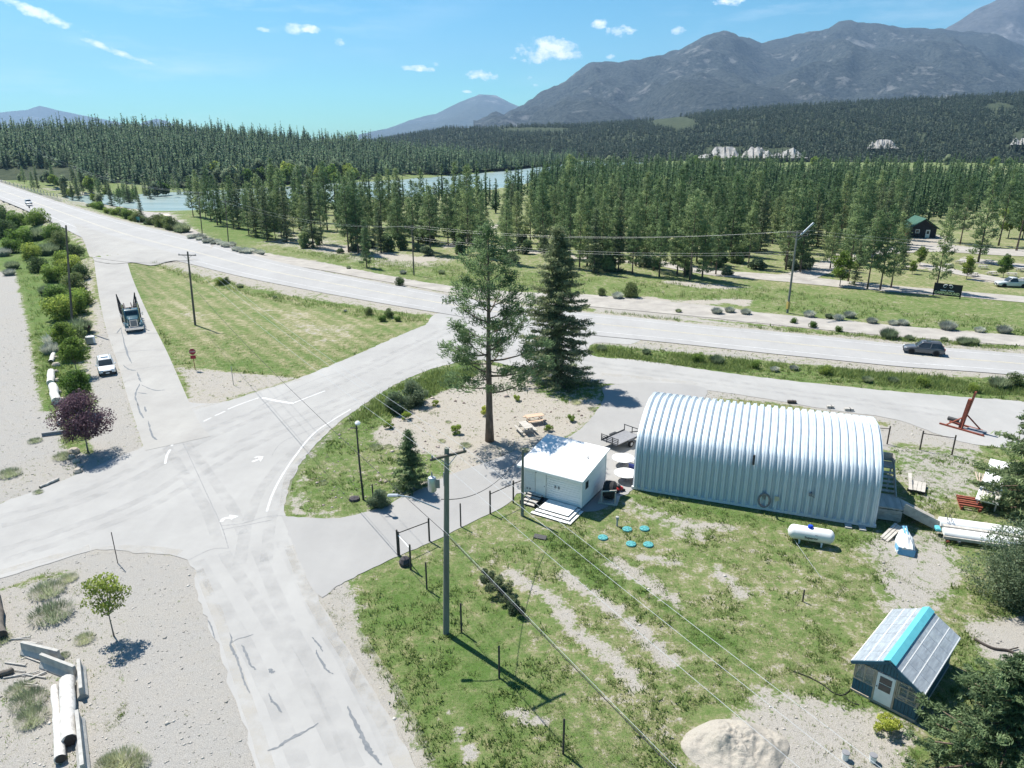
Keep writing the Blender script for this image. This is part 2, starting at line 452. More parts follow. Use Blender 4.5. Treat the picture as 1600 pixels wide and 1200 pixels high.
# rocky bank directly beside the raised part of the highway
for c0 in range(0, len(NP_), 20000):
    q = NP_[c0:c0 + 20000]; d2 = ((q[:, None, :] - S1[None, ::2, :2]) ** 2).sum(2); k = d2.argmin(1); d = np.sqrt(d2[np.arange(len(q)), k]) - S1[::2, 3][k]
    zz_ = S1[::2, 2][k]; wd_ = 1.2 + 1.3 * np.clip(zz_, 0, 3)
    w = (1 - sst(wd_, wd_ + 2.0, d + (fbm(q[:, 0], q[:, 1], 5, 3, 61) - .5) * 4)) * .9
    cv[c0:c0 + 20000] = cv[c0:c0 + 20000] * (1 - w) + .3 * w; so[c0:c0 + 20000] = so[c0:c0 + 20000] * (1 - w) + .75 * w; lu[c0:c0 + 20000] = lu[c0:c0 + 20000] * (1 - w) + .3 * w
# mown triangle
zone([(205, 405), (290, 430), (400, 456), (560, 483), (684, 498), (640, 516), (560, 550), (470, 588), (380, 582), (300, 572), (266, 545), (240, 500), (216, 440)], .93, .50, .75, .7)
zone([(276, 574), (320, 576), (400, 585), (470, 590), (400, 610), (330, 632), (300, 632)], .22, .2, .65, .8, wob=1.5)
for px in ([(440, 500), (560, 510), (540, 525), (450, 520)], [(480, 530), (540, 528), (500, 545)], [(260, 470), (300, 475), (330, 520), (290, 500)], [(400, 480), (480, 490), (460, 500)]): zone(px, .55, .25, .8, 2.5, wob=4)
zone([(300, 560), (420, 560), (470, 580), (360, 580)], .95, .7, .7, 1.5, wob=2)
# island
zone([(458, 806), (456, 775), (476, 720), (512, 680), (560, 642), (620, 602), (680, 577), (745, 564), (860, 594), (935, 600), (942, 622), (920, 656), (880, 686), (815, 702), (720, 742), (640, 770), (590, 794), (530, 808)], .13, .5, .8, .5)
zone([(460, 806), (460, 770), (490, 705), (540, 660), (575, 660), (590, 700), (640, 700), (700, 720), (690, 745), (600, 792), (530, 808)], .74, .62, .7, .8, wob=2.5)
zone([(540, 664), (600, 612), (680, 578), (745, 565), (745, 588), (690, 612), (640, 640), (570, 680)], .98, .8, .7, .6, wob=1)
zone([(830, 592), (935, 600), (940, 622), (880, 632), (830, 612)], .6, .8, .7, 1, wob=1.5)
# yard
yard = [(545, 905), (620, 877), (690, 840), (790, 790), (815, 772), (985, 768), (1375, 836), (1392, 690), (1500, 700), (1600, 705), (1900, 720), (1900, 1500), (690, 1500), (660, 1200), (610, 1090), (560, 985), (535, 925)]
zone(yard, .70, .52, .85, .8, wob=1.2)
zone([(560, 930), (640, 880), (720, 880), (790, 960), (850, 1080), (830, 1250), (710, 1250), (640, 1120), (580, 1010)], .92, .74, .6, 1.2, wob=1.5)
zone([(970, 772), (1375, 838), (1375, 856), (1200, 820), (980, 792)], .9, .8, .6, .6, wob=1)
zone([(1380, 830), (1480, 860), (1450, 880), (1350, 850)], .9, .75, .6, .8, wob=1)
zone([(830, 830), (900, 840), (980, 920), (940, 930)], .95, .85, .6, .7, wob=1)
zone([(1060, 980), (1130, 990), (1150, 1010), (1090, 1010)], .97, .9, .6, .6, wob=.8)
zone([(1300, 1070), (1390, 1080), (1390, 1100), (1300, 1130)], .9, .85, .6, .6, wob=.8)
zone([(1395, 700), (1530, 705), (1540, 760), (1440, 800), (1395, 740)], .42, .6, .5, 1.2, wob=2)
zone([(1350, 840), (1480, 830), (1510, 900), (1470, 970), (1390, 960)], .3, .55, .5, 1.2, wob=2.5)
zone([(1500, 970), (1640, 960), (1640, 1040), (1540, 1030)], .05, .5, .5, .6, wob=1)
zone([(1190, 1080), (1290, 1100), (1420, 1130), (1420, 1260), (1080, 1260), (1090, 1180)], .22, .5, .55, .8, wob=1.6)
zone([(960, 760), (1010, 790), (1120, 830), (1080, 840), (980, 800)], .45, .5, .6, .8, wob=2)
for px, w, c in (([(875, 895), (930, 930), (1000, 985), (1050, 1040)], .55, .12), ([(800, 895), (860, 935), (900, 985), (960, 1030), (1000, 1075)], .5, .2), ([(960, 880), (1010, 910), (1060, 945)], .8, .2), ([(1000, 870), (1060, 880)], .6, .3), ([(800, 1110), (840, 1130)], .8, .25), ([(1060, 815), (1140, 825)], .5, .2), ([(700, 1110), (720, 1160), (740, 1190)], .4, .3), ([(1120, 890), (1160, 930)], .6, .3)): streak(px, w, c, .4, .6)
for px, w in (([(880, 860), (960, 920), (1010, 960)], .5), ([(1000, 920), (1100, 985)], .4)): streak(px, w, .95, .85)
zone([(1010, 625), (1100, 606), (1250, 628), (1400, 652), (1530, 680), (1530, 704), (1400, 690), (1390, 700), (1000, 700)], .1, .4, .5, .5)
zone([(1120, 620), (1250, 635), (1390, 660), (1390, 668), (1250, 646), (1120, 628)], .85, .45, .7, .5, wob=1)
# left side
zone([(-600, 395), (0, 405), (30, 430), (45, 520), (62, 620), (90, 660), (95, 700), (150, 715), (160, 740), (110, 748), (0, 790), (-600, 990)], .05, .4, .22, .7, wob=1.4)
zone([(130, 500), (150, 470), (158, 480), (186, 565), (208, 645), (228, 705), (160, 735), (140, 700), (150, 620), (125, 560)], .06, .4, .35, .6, wob=1)
zone([(-300, 340), (0, 345), (100, 372), (140, 400), (150, 500), (118, 540), (98, 640), (72, 642), (52, 520), (25, 425), (-300, 400)], .95, .8, .6, 1, wob=2)
zone([(110, 400), (150, 410), (152, 520), (140, 580), (120, 560)], .5, .35, .85, .6, wob=1)
zone([(0, 740), (110, 700), (140, 730), (110, 748), (0, 786)], .2, .45, .35, .8, wob=2)
zone([(-600, 1010), (0, 908), (150, 862), (292, 876), (312, 940), (342, 1010), (386, 1150), (430, 1400), (-600, 1400)], .03, .4, .28, .5, wob=.5)
zone([(-600, 1020), (0, 915), (110, 880), (190, 905), (200, 1000), (190, 1080), (215, 1200), (215, 1400), (-600, 1400)], .19, .5, .42, .8, wob=1.6)
zone([(-10, 910), (40, 896), (130, 890), (110, 900), (0, 925)], .6, .5, .6, .5, wob=1)
zone([(500, 922), (545, 905), (560, 985), (612, 1090), (665, 1210), (720, 1400), (690, 1400), (640, 1230), (560, 1060), (500, 960)], .12, .5, .5, .5, wob=1.4)
streak([(-30, 915), (0, 905), (60, 886), (150, 861), (212, 865), (292, 877), (312, 938), (340, 1008), (362, 1080), (392, 1160), (420, 1260)], 1.3, .04, .4, .3)
streak([(535, 1000), (580, 1070), (622, 1150), (660, 1260)], 1.0, .05, .4, .5)
mt_ = 1 - sst(-.6, .6, sdf(NP_, np.array(W2([(205, 405), (290, 430), (400, 456), (560, 483), (684, 498), (640, 516), (560, 550), (470, 588), (380, 582), (300, 572), (266, 545), (240, 500), (216, 440)]))))
lu = lu + mt_ * .13 * np.sin((NP_[:, 0] * .80 + NP_[:, 1] * .60) * 2.6 + .5 * vnoise(NP_[:, 0] / 30, NP_[:, 1] / 30, 2))
cover[near], lush[near], soil[near] = cv, lu, so
def sample_attr(x, y, A):
    """bilinear look-up of a ground attribute"""
    A = A.reshape(GX.shape)
    i = np.clip(np.searchsorted(gx, x) - 1, 0, len(gx) - 2); j = np.clip(np.searchsorted(gy, y) - 1, 0, len(gy) - 2)
    fx = np.clip((x - gx[i]) / (gx[i + 1] - gx[i]), 0, 1); fy = np.clip((y - gy[j]) / (gy[j + 1] - gy[j]), 0, 1)
    return (A[j, i] * (1 - fx) + A[j, i + 1] * fx) * (1 - fy) + (A[j + 1, i] * (1 - fx) + A[j + 1, i + 1] * fx) * fy

def ground_mat():
    m, N, L, b = new_mat('ground_cover')
    tc = N.new('ShaderNodeTexCoord')
    def noise(sc, det, rough=.6):
        n = N.new('ShaderNodeTexNoise'); n.inputs['Scale'].default_value = sc; n.inputs['Detail'].default_value = det; n.inputs['Roughness'].default_value = rough
        L.new(tc.outputs['Object'], n.inputs['Vector']); return n.outputs['Fac']
    def mth(op, a, b_, cl=False):
        n = N.new('ShaderNodeMath'); n.operation = op; n.use_clamp = cl
        for i, q in enumerate((a, b_)):
            if isinstance(q, (int, float)): n.inputs[i].default_value = q
            else: L.new(q, n.inputs[i])
        return n.outputs[0]
    def mix(f, a, b_):
        n = N.new('ShaderNodeMix'); n.data_type = 'RGBA'
        if isinstance(f, (int, float)): n.inputs['Factor'].default_value = f
        else: L.new(f, n.inputs['Factor'])
        for k, q in (('A', a), ('B', b_)):
            if isinstance(q, tuple): n.inputs[k].default_value = c4(q)
            else: L.new(q, n.inputs[k])
        return n.outputs['Result']
    def attr(k):
        n = N.new('ShaderNodeAttribute'); n.attribute_name = k; return n.outputs['Fac']
    n_big, n_mid, n_fine, n_spk = noise(.22, 4), noise(1.3, 5, .65), noise(6.0, 5, .7), noise(24.0, 3, .7)
    cov, lu_, so_ = attr('cover'), attr('lush'), attr('soil')
    f = mth('ADD', cov, mth('MULTIPLY', mth('SUBTRACT', n_mid, .5), 1.5))
    f = mth('ADD', f, mth('MULTIPLY', mth('SUBTRACT', n_fine, .5), 1.1))
    f = mth('ADD', f, mth('MULTIPLY', mth('SUBTRACT', n_big, .5), .5))
    mr = N.new('ShaderNodeMapRange'); mr.interpolation_type = 'SMOOTHSTEP'; L.new(f, mr.inputs[0]); mr.inputs[1].default_value = .36; mr.inputs[2].default_value = .62
    gl = mth('ADD', lu_, mth('MULTIPLY', mth('SUBTRACT', n_mid, .5), 1.7))
    gl = mth('ADD', gl, mth('MULTIPLY', mth('SUBTRACT', n_big, .5), .9), False)
    gl = mth('ADD', gl, mth('MULTIPLY', mth('SUBTRACT', n_fine, .5), 1.2), True)
    cr = N.new('ShaderNodeValToRGB'); L.new(gl, cr.inputs[0])
    e = cr.color_ramp.elements
    e[0].position = .05; e[0].color = (.42, .38, .25, 1); e[1].position = .97; e[1].color = (.10, .172, .042, 1)
    q = e.new(.36); q.color = (.265, .26, .135, 1)
    q = e.new(.62); q.color = (.162, .212, .076, 1)
    spk = N.new('ShaderNodeValToRGB'); L.new(n_spk, spk.inputs[0]); spk.color_ramp.elements[0].position = .3; spk.color_ramp.elements[1].position = .72
    spk.color_ramp.elements[0].color = (.5, .5, .5, 1); spk.color_ramp.elements[1].color = (1.25, 1.25, 1.25, 1)
    def mul(a, b_):
        n = N.new('ShaderNodeMix'); n.data_type = 'RGBA'; n.blend_type = 'MULTIPLY'; n.inputs['Factor'].default_value = 1
        L.new(a, n.inputs['A']); L.new(b_, n.inputs['B']); return n.outputs['Result']
    grass = mul(cr.outputs[0], spk.outputs[0])
    so2 = mth('ADD', so_, mth('MULTIPLY', mth('SUBTRACT', n_mid, .5), .6), True)
    so2 = mth('ADD', so2, mth('MULTIPLY', mth('SUBTRACT', n_big, .5), .5), True)
    soilc = mix(so2, (.385, .378, .365), (.45, .41, .35))
    vor = N.new('ShaderNodeTexVoronoi'); vor.inputs['Scale'].default_value = 26.0; L.new(tc.outputs['Object'], vor.inputs['Vector'])
    vr = N.new('ShaderNodeValToRGB'); L.new(vor.outputs['Color'], vr.inputs[0]); vr.color_ramp.elements[0].color = (.82, .82, .82, 1); vr.color_ramp.elements[1].color = (1.1, 1.09, 1.07, 1)
    soilc = mul(mul(soilc, vr.outputs[0]), spk.outputs[0])
    col = mix(mr.outputs[0], soilc, grass)
    L.new(col, b.inputs['Base Color'])
    b.inputs['Roughness'].default_value = .95; b.inputs['Specular IOR Level'].default_value = .1
    bp = N.new('ShaderNodeBump'); bp.inputs['Strength'].default_value = .55; bp.inputs['Distance'].default_value = .12
    L.new(mth('ADD', n_fine, mth('MULTIPLY', n_spk, .5)), bp.inputs['Height']); L.new(bp.outputs[0], b.inputs['Normal'])
    return m
ny, nx = GX.shape
ii = (np.arange(ny - 1)[:, None] * nx + np.arange(nx - 1)[None, :]).ravel()
quads = np.stack([ii, ii + 1, ii + nx + 1, ii + nx], 1)
gme = np_mesh('ground', np.stack([GP[:, 0], GP[:, 1], gz_], 1), quads, ground_mat(), True, {'cover': cover, 'lush': lush, 'soil': soil})
tag(obj('ground', gme), 'grassy and gravelly ground of the yard, verges and valley floor', None, kind='structure')

# ------------------------------------------------------------------ roads
def road_mat(name, base, dark, tint=(1, 1, 1)):
    m, N, L, b = new_mat(name)
    tc = N.new('ShaderNodeTexCoord')
    def nz(sc, det, st=None):
        v = tc.outputs['Object']
        if st:
            mp = N.new('ShaderNodeMapping'); mp.inputs['Scale'].default_value = st; mp.inputs['Rotation'].default_value = (0, 0, .55); L.new(v, mp.inputs[0]); v = mp.outputs[0]
        n = N.new('ShaderNodeTexNoise'); n.inputs['Scale'].default_value = sc; n.inputs['Detail'].default_value = det; n.inputs['Roughness'].default_value = .65
        L.new(v, n.inputs['Vector']); return n.outputs['Fac']
    a, c, g, s = nz(.16, 5), nz(1.1, 5), nz(30, 3), nz(.35, 4, (1, .12, 1))
    def mth(op, x, y):
        n = N.new('ShaderNodeMath'); n.operation = op
        for i, q in enumerate((x, y)):
            if isinstance(q, (int, float)): n.inputs[i].default_value = q
            else: L.new(q, n.inputs[i])
        return n.outputs[0]
    f = mth('ADD', mth('MULTIPLY', a, .5), mth('ADD', mth('MULTIPLY', c, .16), mth('ADD', mth('MULTIPLY', s, .3), mth('MULTIPLY', g, .28))))
    cr = N.new('ShaderNodeValToRGB'); L.new(f, cr.inputs[0]); cr.color_ramp.elements[0].position = .36; cr.color_ramp.elements[1].position = .84
    cr.color_ramp.elements[0].color = c4(dark); cr.color_ramp.elements[1].color = c4(base)
    L.new(cr.outputs[0], b.inputs['Base Color']); b.inputs['Roughness'].default_value = .9; b.inputs['Specular IOR Level'].default_value = .2
    bp = N.new('ShaderNodeBump'); bp.inputs['Strength'].default_value = .25; bp.inputs['Distance'].default_value = .02
    L.new(g, bp.inputs['Height']); L.new(bp.outputs[0], b.inputs['Normal'])
    return m
M_ASPH = road_mat('faded_asphalt', (.40, .392, .375), (.27, .265, .256))
M_HWY = road_mat('highway_asphalt', (.395, .388, .375), (.28, .275, .27))
M_SIDE = road_mat('worn_concrete', (.40, .39, .365), (.26, .25, .237))
M_DRIVE = road_mat('drive_asphalt', (.35, .343, .33), (.255, .25, .243))
def strip_sheet(name, A, B, dz, m, label, across=6):
    rings = []
    for a, b in zip(A, B): rings.append([tuple(a + (b - a) * k / across + np.array([0, 0, dz])) for k in range(across + 1)])
    V = [p for r in rings for p in r]; n = across + 1; fs = []
    for i in range(len(rings) - 1):
        for k in range(across): fs.append((i * n + k, (i + 1) * n + k, (i + 1) * n + k + 1, i * n + k + 1))
    me = np_mesh(name, V, np.array(fs), m)
    return tag(obj(name, me), label, None, kind='structure')
def fill_sheet(name, px, z, m, label, jitter=.1, smooth=True, step=.5):
    pl = [np.array(p) for p in W2(px)]
    if smooth:
        pl = smooth_line(pl + [pl[0]], 5)[:-1]
    out = []
    for i in range(len(pl)):
        a, b = pl[i], pl[(i + 1) % len(pl)]; L_ = np.linalg.norm(b - a); n = max(1, min(12, int(L_ / step)))
        T = (b - a) / max(L_, 1e-6); nn = np.array([-T[1], T[0]])
        for k in range(n): out.append(a + (b - a) * k / n + nn * R.normal(0, jitter))
    from mathutils.geometry import tessellate_polygon
    V = [Vector((p[0], p[1], z)) for p in out]
    tris = tessellate_polygon([V])
    tris = np.array([t for t in tris])
    V3 = np.array([tuple(v) for v in V])
    a, b, c = V3[tris[:, 0]], V3[tris[:, 1]], V3[tris[:, 2]]
    flip = np.cross(b - a, c - a)[:, 2] < 0
    tris[flip] = tris[flip][:, ::-1]
    return tag(obj(name, np_mesh(name, V3, tris, m)), label, None, kind='structure')
highway = strip_sheet('highway', hw_up, hw_dn, .02, M_HWY, 'pale two-lane highway running past the junction to the bridge')
side_road = strip_sheet('side_road', sr_l, sr_r, .005, M_SIDE, 'cracked pale side road with the logging truck on it')
APRON = [(-150, 845), (0, 787), (60, 766), (120, 742), (180, 716), (226, 694), (214, 668), (226, 652), (276, 612), (294, 628), (345, 629), (405, 611), (470, 590), (560, 553), (625, 524), (665, 507), (690, 489),
         (800, 500), (930, 517), (1000, 525), (985, 538), (930, 536), (925, 556), (1000, 563), (1100, 578), (1200, 591), (1300, 602), (1400, 612), (1500, 620), (1650, 632), (1750, 650), (1750, 740), (1600, 705), (1500, 690), (1400, 656), (1300, 641), (1200, 624), (1100, 609), (1010, 602), (940, 599), (860, 590), (800, 572), (745, 563), (680, 575), (620, 600), (560, 638), (512, 676), (476, 716), (452, 760), (446, 810), (470, 870), (492, 925), (535, 1000), (580, 1070), (622, 1150), (660, 1260), (420, 1260), (392, 1160), (362, 1080), (340, 1008), (312, 938), (292, 876), (212, 864), (150, 860), (60, 886), (0, 905), (-150, 950)]
apron = fill_sheet('road_junction', APRON, .028, M_ASPH, 'wide pale asphalt junction with white edge lines and tar seams', .07)
DRIVE = [(440, 806), (475, 809), (532, 809), (592, 794), (642, 771), (702, 743), (762, 722), (817, 702), (882, 686), (922, 656), (944, 622), (945, 604), (1010, 598), (1100, 606), (1090, 640), (1040, 720), (990, 765), (970, 776), (930, 800), (860, 790), (815, 771), (790, 790), (740, 815), (690, 840), (640, 861), (600, 879), (560, 899), (527, 917), (498, 932), (470, 880)]
driveway = fill_sheet('driveway', DRIVE, .034, M_DRIVE, 'grey asphalt driveway curving round the island to the white shed', .04)
M_PAINT = mat('road_paint', (.60, .60, .59), (.43, .425, .42), scale=2.5, rough=.7)
M_YEL = mat('worn_yellow_paint', (.62, .55, .36), (.47, .45, .4), scale=3, rough=.7)
M_TAR = mat('tar_seal', (.10, .115, .13), (.16, .17, .18), scale=4, rough=.6)
M_SEAM = mat('road_seam', (.2, .2, .2), (.3, .3, .3), scale=4, rough=.8)
def ribbon(name, pts, w, m, dz, parent, jit=0.0, z=None, k=5, taper=False):
    P = smooth_line(pts, k); L_, Rr = [], []
    n = len(P)
    for i, p in enumerate(P):
        T = P[min(i + 1, n - 1)] - P[max(i - 1, 0)]; T = T[:2] / max(np.linalg.norm(T[:2]), 1e-9); nn = np.array([-T[1], T[0]])
        ww = w * (1 + R.normal(0, jit)) / 2
        if taper: ww *= max(.15, math.sin(PI * (i + .3) / (n + .3)) ** .5)
        c = p[:2] + nn * R.normal(0, jit * w * .5); zz = (p[2] if len(p) > 2 else z) + dz
        L_.append((*(c + nn * ww), zz)); Rr.append((*(c - nn * ww), zz))
    V = L_ + Rr; fs = np.array([(i, i + n, i + n + 1, i + 1) for i in range(n - 1)])
    return obj(name, np_mesh(name, V, fs, m), parent)
def RB(name, px, w, m, z, parent, jit=0.0, k=5, taper=False): return ribbon(name, W2(px), w, m, 0.0, parent, jit, z, k, taper)
# highway paint
def hw_line(f): return [a + (b - a) * f for a, b in zip(hw_up, hw_dn)]
ribbon('edge_line', hw_line(.14), .16, M_PAINT, .03, highway, k=1)
ribbon('edge_line', hw_line(.83)[:55], .16, M_PAINT, .03, highway, k=1)
ribbon('edge_line', hw_line(.83)[64:], .18, M_PAINT, .03, highway, k=1)
for q in (.478, .502): ribbon('centre_line', hw_line(q), .12, M_YEL, .03, highway, k=1)
# junction paint
ZM = .036
RB('edge_line', [(417, 800), (425, 775), (440, 745), (462, 712), (488, 680), (515, 660), (548, 640)], .17, M_PAINT, ZM, apron, .05)
for a in ([(258, 725), (261, 712), (266, 703)], [(268, 697), (273, 691)], [(284, 680), (294, 673)], [(300, 669), (312, 663)], [(318, 659), (330, 653)], [(336, 650), (352, 643)], [(356, 640), (378, 631), (404, 622)]): RB('edge_dash', a, .2, M_PAINT, ZM, apron, .05)
RB('stop_line', [(409, 622), (434, 627), (459, 631)], .42, M_PAINT, ZM, apron, .05)
RB('centre_line', [(459, 630), (482, 621), (508, 611)], .22, M_PAINT, ZM, apron, .05)
RB('stop_dash', [(262, 635), (272, 634)], .18, M_PAINT, ZM + .002, apron); RB('stop_dash', [(276, 633), (284, 632)], .18, M_PAINT, ZM + .002, apron)
def arrow(pts, head):
    RB('lane_arrow', pts, .28, M_PAINT, ZM, apron)
    MB().add([(p.x, p.y, ZM + .002) for p in (G(*q) for q in head)], [(0, 1, 2)]).build('lane_arrow_head', M_PAINT, apron)
arrow([(346, 816), (350, 811), (362, 809)], [(358, 805), (361, 813), (373, 807)])
arrow([(394, 722), (402, 719), (406, 718)], [(402, 713), (407, 722), (411, 716)])
RB('arrow_tail', [(398, 716), (404, 714), (411, 715)], .25, M_PAINT, ZM + .001, apron)
# wheel paths and dust bands worn into the surface
def wear_mat(name, c, a):
    m, N, L, b = new_mat(name); b.inputs['Base Color'].default_value = c4(c); b.inputs['Roughness'].default_value = .95
    tc = N.new('ShaderNodeTexCoord'); n = N.new('ShaderNodeTexNoise'); n.inputs['Scale'].default_value = .9; n.inputs['Detail'].default_value = 5; L.new(tc.outputs['Object'], n.inputs['Vector'])
    mr = N.new('ShaderNodeMapRange'); L.new(n.outputs['Fac'], mr.inputs[0]); mr.inputs[1].default_value = .35; mr.inputs[2].default_value = .7; mr.inputs[4].default_value = a; L.new(mr.outputs[0], b.inputs['Alpha'])
    return m
M_WEAR = wear_mat('wheel_path', (.26, .26, .26), .13); M_DUST = wear_mat('road_dust', (.50, .465, .40), .4)
ZW = .0312
def path(px, w, m, n=2, off=1.7):
    P_ = [np.array(q) for q in W2(px)]
    for k in range(n):
        o = (k - (n - 1) / 2) * off; L2 = []
        for i, q in enumerate(P_):
            T = P_[min(i + 1, len(P_) - 1)] - P_[max(i - 1, 0)]; T /= np.linalg.norm(T); L2.append(q + np.array([-T[1], T[0]]) * o)
        for j, ww in enumerate((1.2,)): ribbon('wheel_track' if m is M_WEAR else 'dust_band', L2, w * ww, m, 0, apron, .04, ZW + .0004 * j, 5)
path([(0, 815), (90, 790), (200, 745), (300, 690), (420, 640), (540, 590), (640, 545), (720, 505)], .7, M_WEAR)
path([(0, 870), (120, 830), (240, 780), (350, 712), (470, 655), (590, 605), (700, 560), (850, 560), (1000, 580), (1200, 608), (1500, 650)], .7, M_WEAR)
path([(330, 870), (385, 960), (440, 1060), (500, 1190)], .7, M_WEAR); path([(420, 850), (470, 960), (525, 1060), (585, 1190)], .7, M_WEAR)
path([(360, 840), (340, 790), (300, 730), (265, 680)], .7, M_WEAR); path([(395, 880), (410, 800), (450, 730), (520, 670), (620, 610), (720, 570)], .7, M_WEAR)
path([(310, 890), (340, 960), (370, 1050), (400, 1140), (425, 1220)], .5, M_DUST, 1); path([(465, 850), (500, 930), (550, 1010), (610, 1110), (650, 1200)], .8, M_DUST, 2, .9)
path([(140, 862), (210, 858), (280, 866)], .8, M_DUST, 1); path([(445, 790), (452, 745), (480, 700), (520, 664)], .6, M_DUST, 1); path([(0, 895), (60, 878), (140, 856)], .6, M_DUST, 1)
path([(940, 585), (1000, 590), (1090, 600)], .8, M_DUST, 1); path([(300, 640), (380, 618), (470, 592)], .6, M_DUST, 1)
# gravel track beyond the highway and the campground lanes: pale sheets draped over the ground
M_TRACK = mat('pale_gravel_lane', (.40, .375, .335), (.29, .27, .245), scale=.35, rough=1, bump=.3, bscale=6)
def lane(name, up, dn, label, dz=.06, k=6, across=5, m=None):
    A = smooth_line([tuple(D(x, y)) for x, y in up], k); B = smooth_line([tuple(D(x, y)) for x, y in dn], k); V = []
    n = len(A)
    for i, (a, b) in enumerate(zip(A, B)):
        for j in range(across + 1):
            q = a + (b - a) * j / across; V.append((q[0] + R.normal(0, .1), q[1] + R.normal(0, .1)))
    V = np.array(V); z = terrain(V) + dz; w = across + 1
    fs = np.array([(i * w + j, (i + 1) * w + j, (i + 1) * w + j + 1, i * w + j + 1) for i in range(n - 1) for j in range(across)])
    me = np_mesh(name, np.stack([V[:, 0], V[:, 1], z], 1), fs, m or M_TRACK); return tag(obj(name, me), label, None, kind='structure')
TX = [330, 400, 500, 600, 700, 800, 940, 1100, 1200, 1400, 1600, 1750]
lane('side_road_mouth', [(116, 349), (150, 361), (200, 376), (250, 390), (310, 407)], [(147, 408), (160, 411), (180, 413), (205, 411), (262, 411)], 'pale widened mouth where the side road meets the highway', .13, 6, 10, M_SIDE)
lane('gravel_track', list(zip(TX, [378, 394, 410, 430, 447, 456, 462, 477, 490, 509, 526, 540])), list(zip(TX, [388, 405, 422, 440, 457, 471, 481, 496, 507, 526, 541, 556])), 'pale gravel track running parallel beyond the highway')
lane('campground_lane', [(1000, 404), (1100, 421), (1200, 428), (1290, 436), (1400, 447), (1500, 455), (1640, 467)], [(1000, 409), (1100, 429), (1200, 438), (1290, 447), (1400, 457), (1500, 464), (1640, 477)], 'pale campground lane along the edge of the meadow')
lane('campground_lane', [(1230, 428), (1280, 412), (1330, 397), (1400, 386), (1470, 383), (1540, 388), (1640, 392)], [(1262, 440), (1305, 424), (1345, 405), (1410, 396), (1470, 394), (1540, 398), (1640, 403)], 'pale campground lane curving past the cabin', .08)
lane('campground_lane', [(1436, 410), (1500, 423), (1580, 437), (1650, 447)], [(1436, 416), (1500, 430), (1580, 445), (1650, 457)], 'pale campground lane between the lawns', .07)
lane('campground_lane', [(1500, 404), (1560, 409), (1650, 418)], [(1500, 409), (1560, 415), (1650, 426)], 'narrow pale campground lane among the upper pitches', .07)
lane('sandy_lane', [(214, 330), (258, 335), (292, 352), (326, 372), (345, 380)], [(214, 341), (250, 350), (282, 366), (312, 382), (332, 389)], 'sandy lane from the track down to the river', .07)
# seams and sealed cracks
ZT = .0335
RB('pavement_seam', [(282, 684), (300, 722), (324, 774), (346, 822), (357, 857)], .07, M_SEAM, ZT, apron, .1)
RB('pavement_seam', [(228, 697), (250, 696), (282, 684)], .08, M_SEAM, ZT, apron, .1)
RB('pavement_seam', [(357, 857), (330, 859), (294, 876)], .05, M_SEAM, ZT, apron, .1)
RB('pavement_seam', [(346, 822), (380, 818), (416, 808), (446, 806)], .06, M_SEAM, ZT, apron, .2)
RB('pavement_seam', [(348, 828), (390, 820), (425, 813)], .05, M_SEAM, ZT + .001, apron, .2)
RB('pavement_seam', [(400, 637), (452, 612), (500, 591), (550, 578)], .05, M_SEAM, ZT, apron, .15)
RB('pavement_seam', [(360, 655), (392, 645), (420, 626)], .05, M_SEAM, ZT, apron, .15)
RB('crack', [(425, 712), (440, 692), (470, 678), (515, 659), (522, 650), (560, 630)], .05, M_SEAM, ZT + .002, apron, .3)
RB('crack', [(648, 531), (665, 537), (684, 541)], .05, M_SEAM, ZT, apron, .3)
TAR = [[(359, 989), (362, 1000), (360, 1008), (366, 1020), (371, 1032), (377, 1050), (383, 1070), (391, 1084)], [(362, 1005), (372, 999), (384, 996), (396, 992)], [(378, 1008), (383, 1018), (388, 1030), (392, 1040), (400, 1047)],
       [(488, 996), (493, 1003), (500, 1010), (504, 1019)], [(494, 1016), (497, 1026), (505, 1038), (511, 1048), (521, 1054)], [(420, 1046), (424, 1050), (428, 1052)], [(420, 1084), (424, 1095), (432, 1102), (440, 1114)],
       [(418, 1174), (435, 1168), (450, 1157), (472, 1146), (498, 1131)], [(543, 1104), (550, 1120), (560, 1140), (570, 1158), (577, 1173), (586, 1183), (597, 1196)], [(324, 968), (330, 980), (336, 998)]]
TW = [.12, .07, .13, .1, .11, .22, .12, .15, .2, .08]
for a, w in zip(TAR, TW): RB('tar_seal', a, w, M_TAR, ZT + .003, apron, .22, taper=True)
SC = [[(183, 521), (190, 512)], [(189, 513), (194, 535), (200, 555), (206, 568)], [(193, 571), (200, 577), (212, 580)], [(214, 582), (218, 592), (221, 597)], [(219, 600), (213, 612), (212, 622), (216, 634)], [(221, 602), (240, 610), (258, 610)], [(215, 614), (229, 616)],
      [(214, 630), (219, 645), (225, 654)], [(232, 658), (235, 672), (240, 684), (246, 688)], [(226, 636), (228, 644)]]
for a in SC: RB('tar_seal', a, .17, M_TAR, .054, side_road, .25, taper=True)
for a in ([(150, 525), (190, 521), (246, 521)], [(190, 580), (230, 575), (272, 570)], [(195, 596), (225, 591)], [(180, 552), (225, 548), (260, 546)]): RB('pavement_seam', a, .07, M_SEAM, .051, side_road, .2)

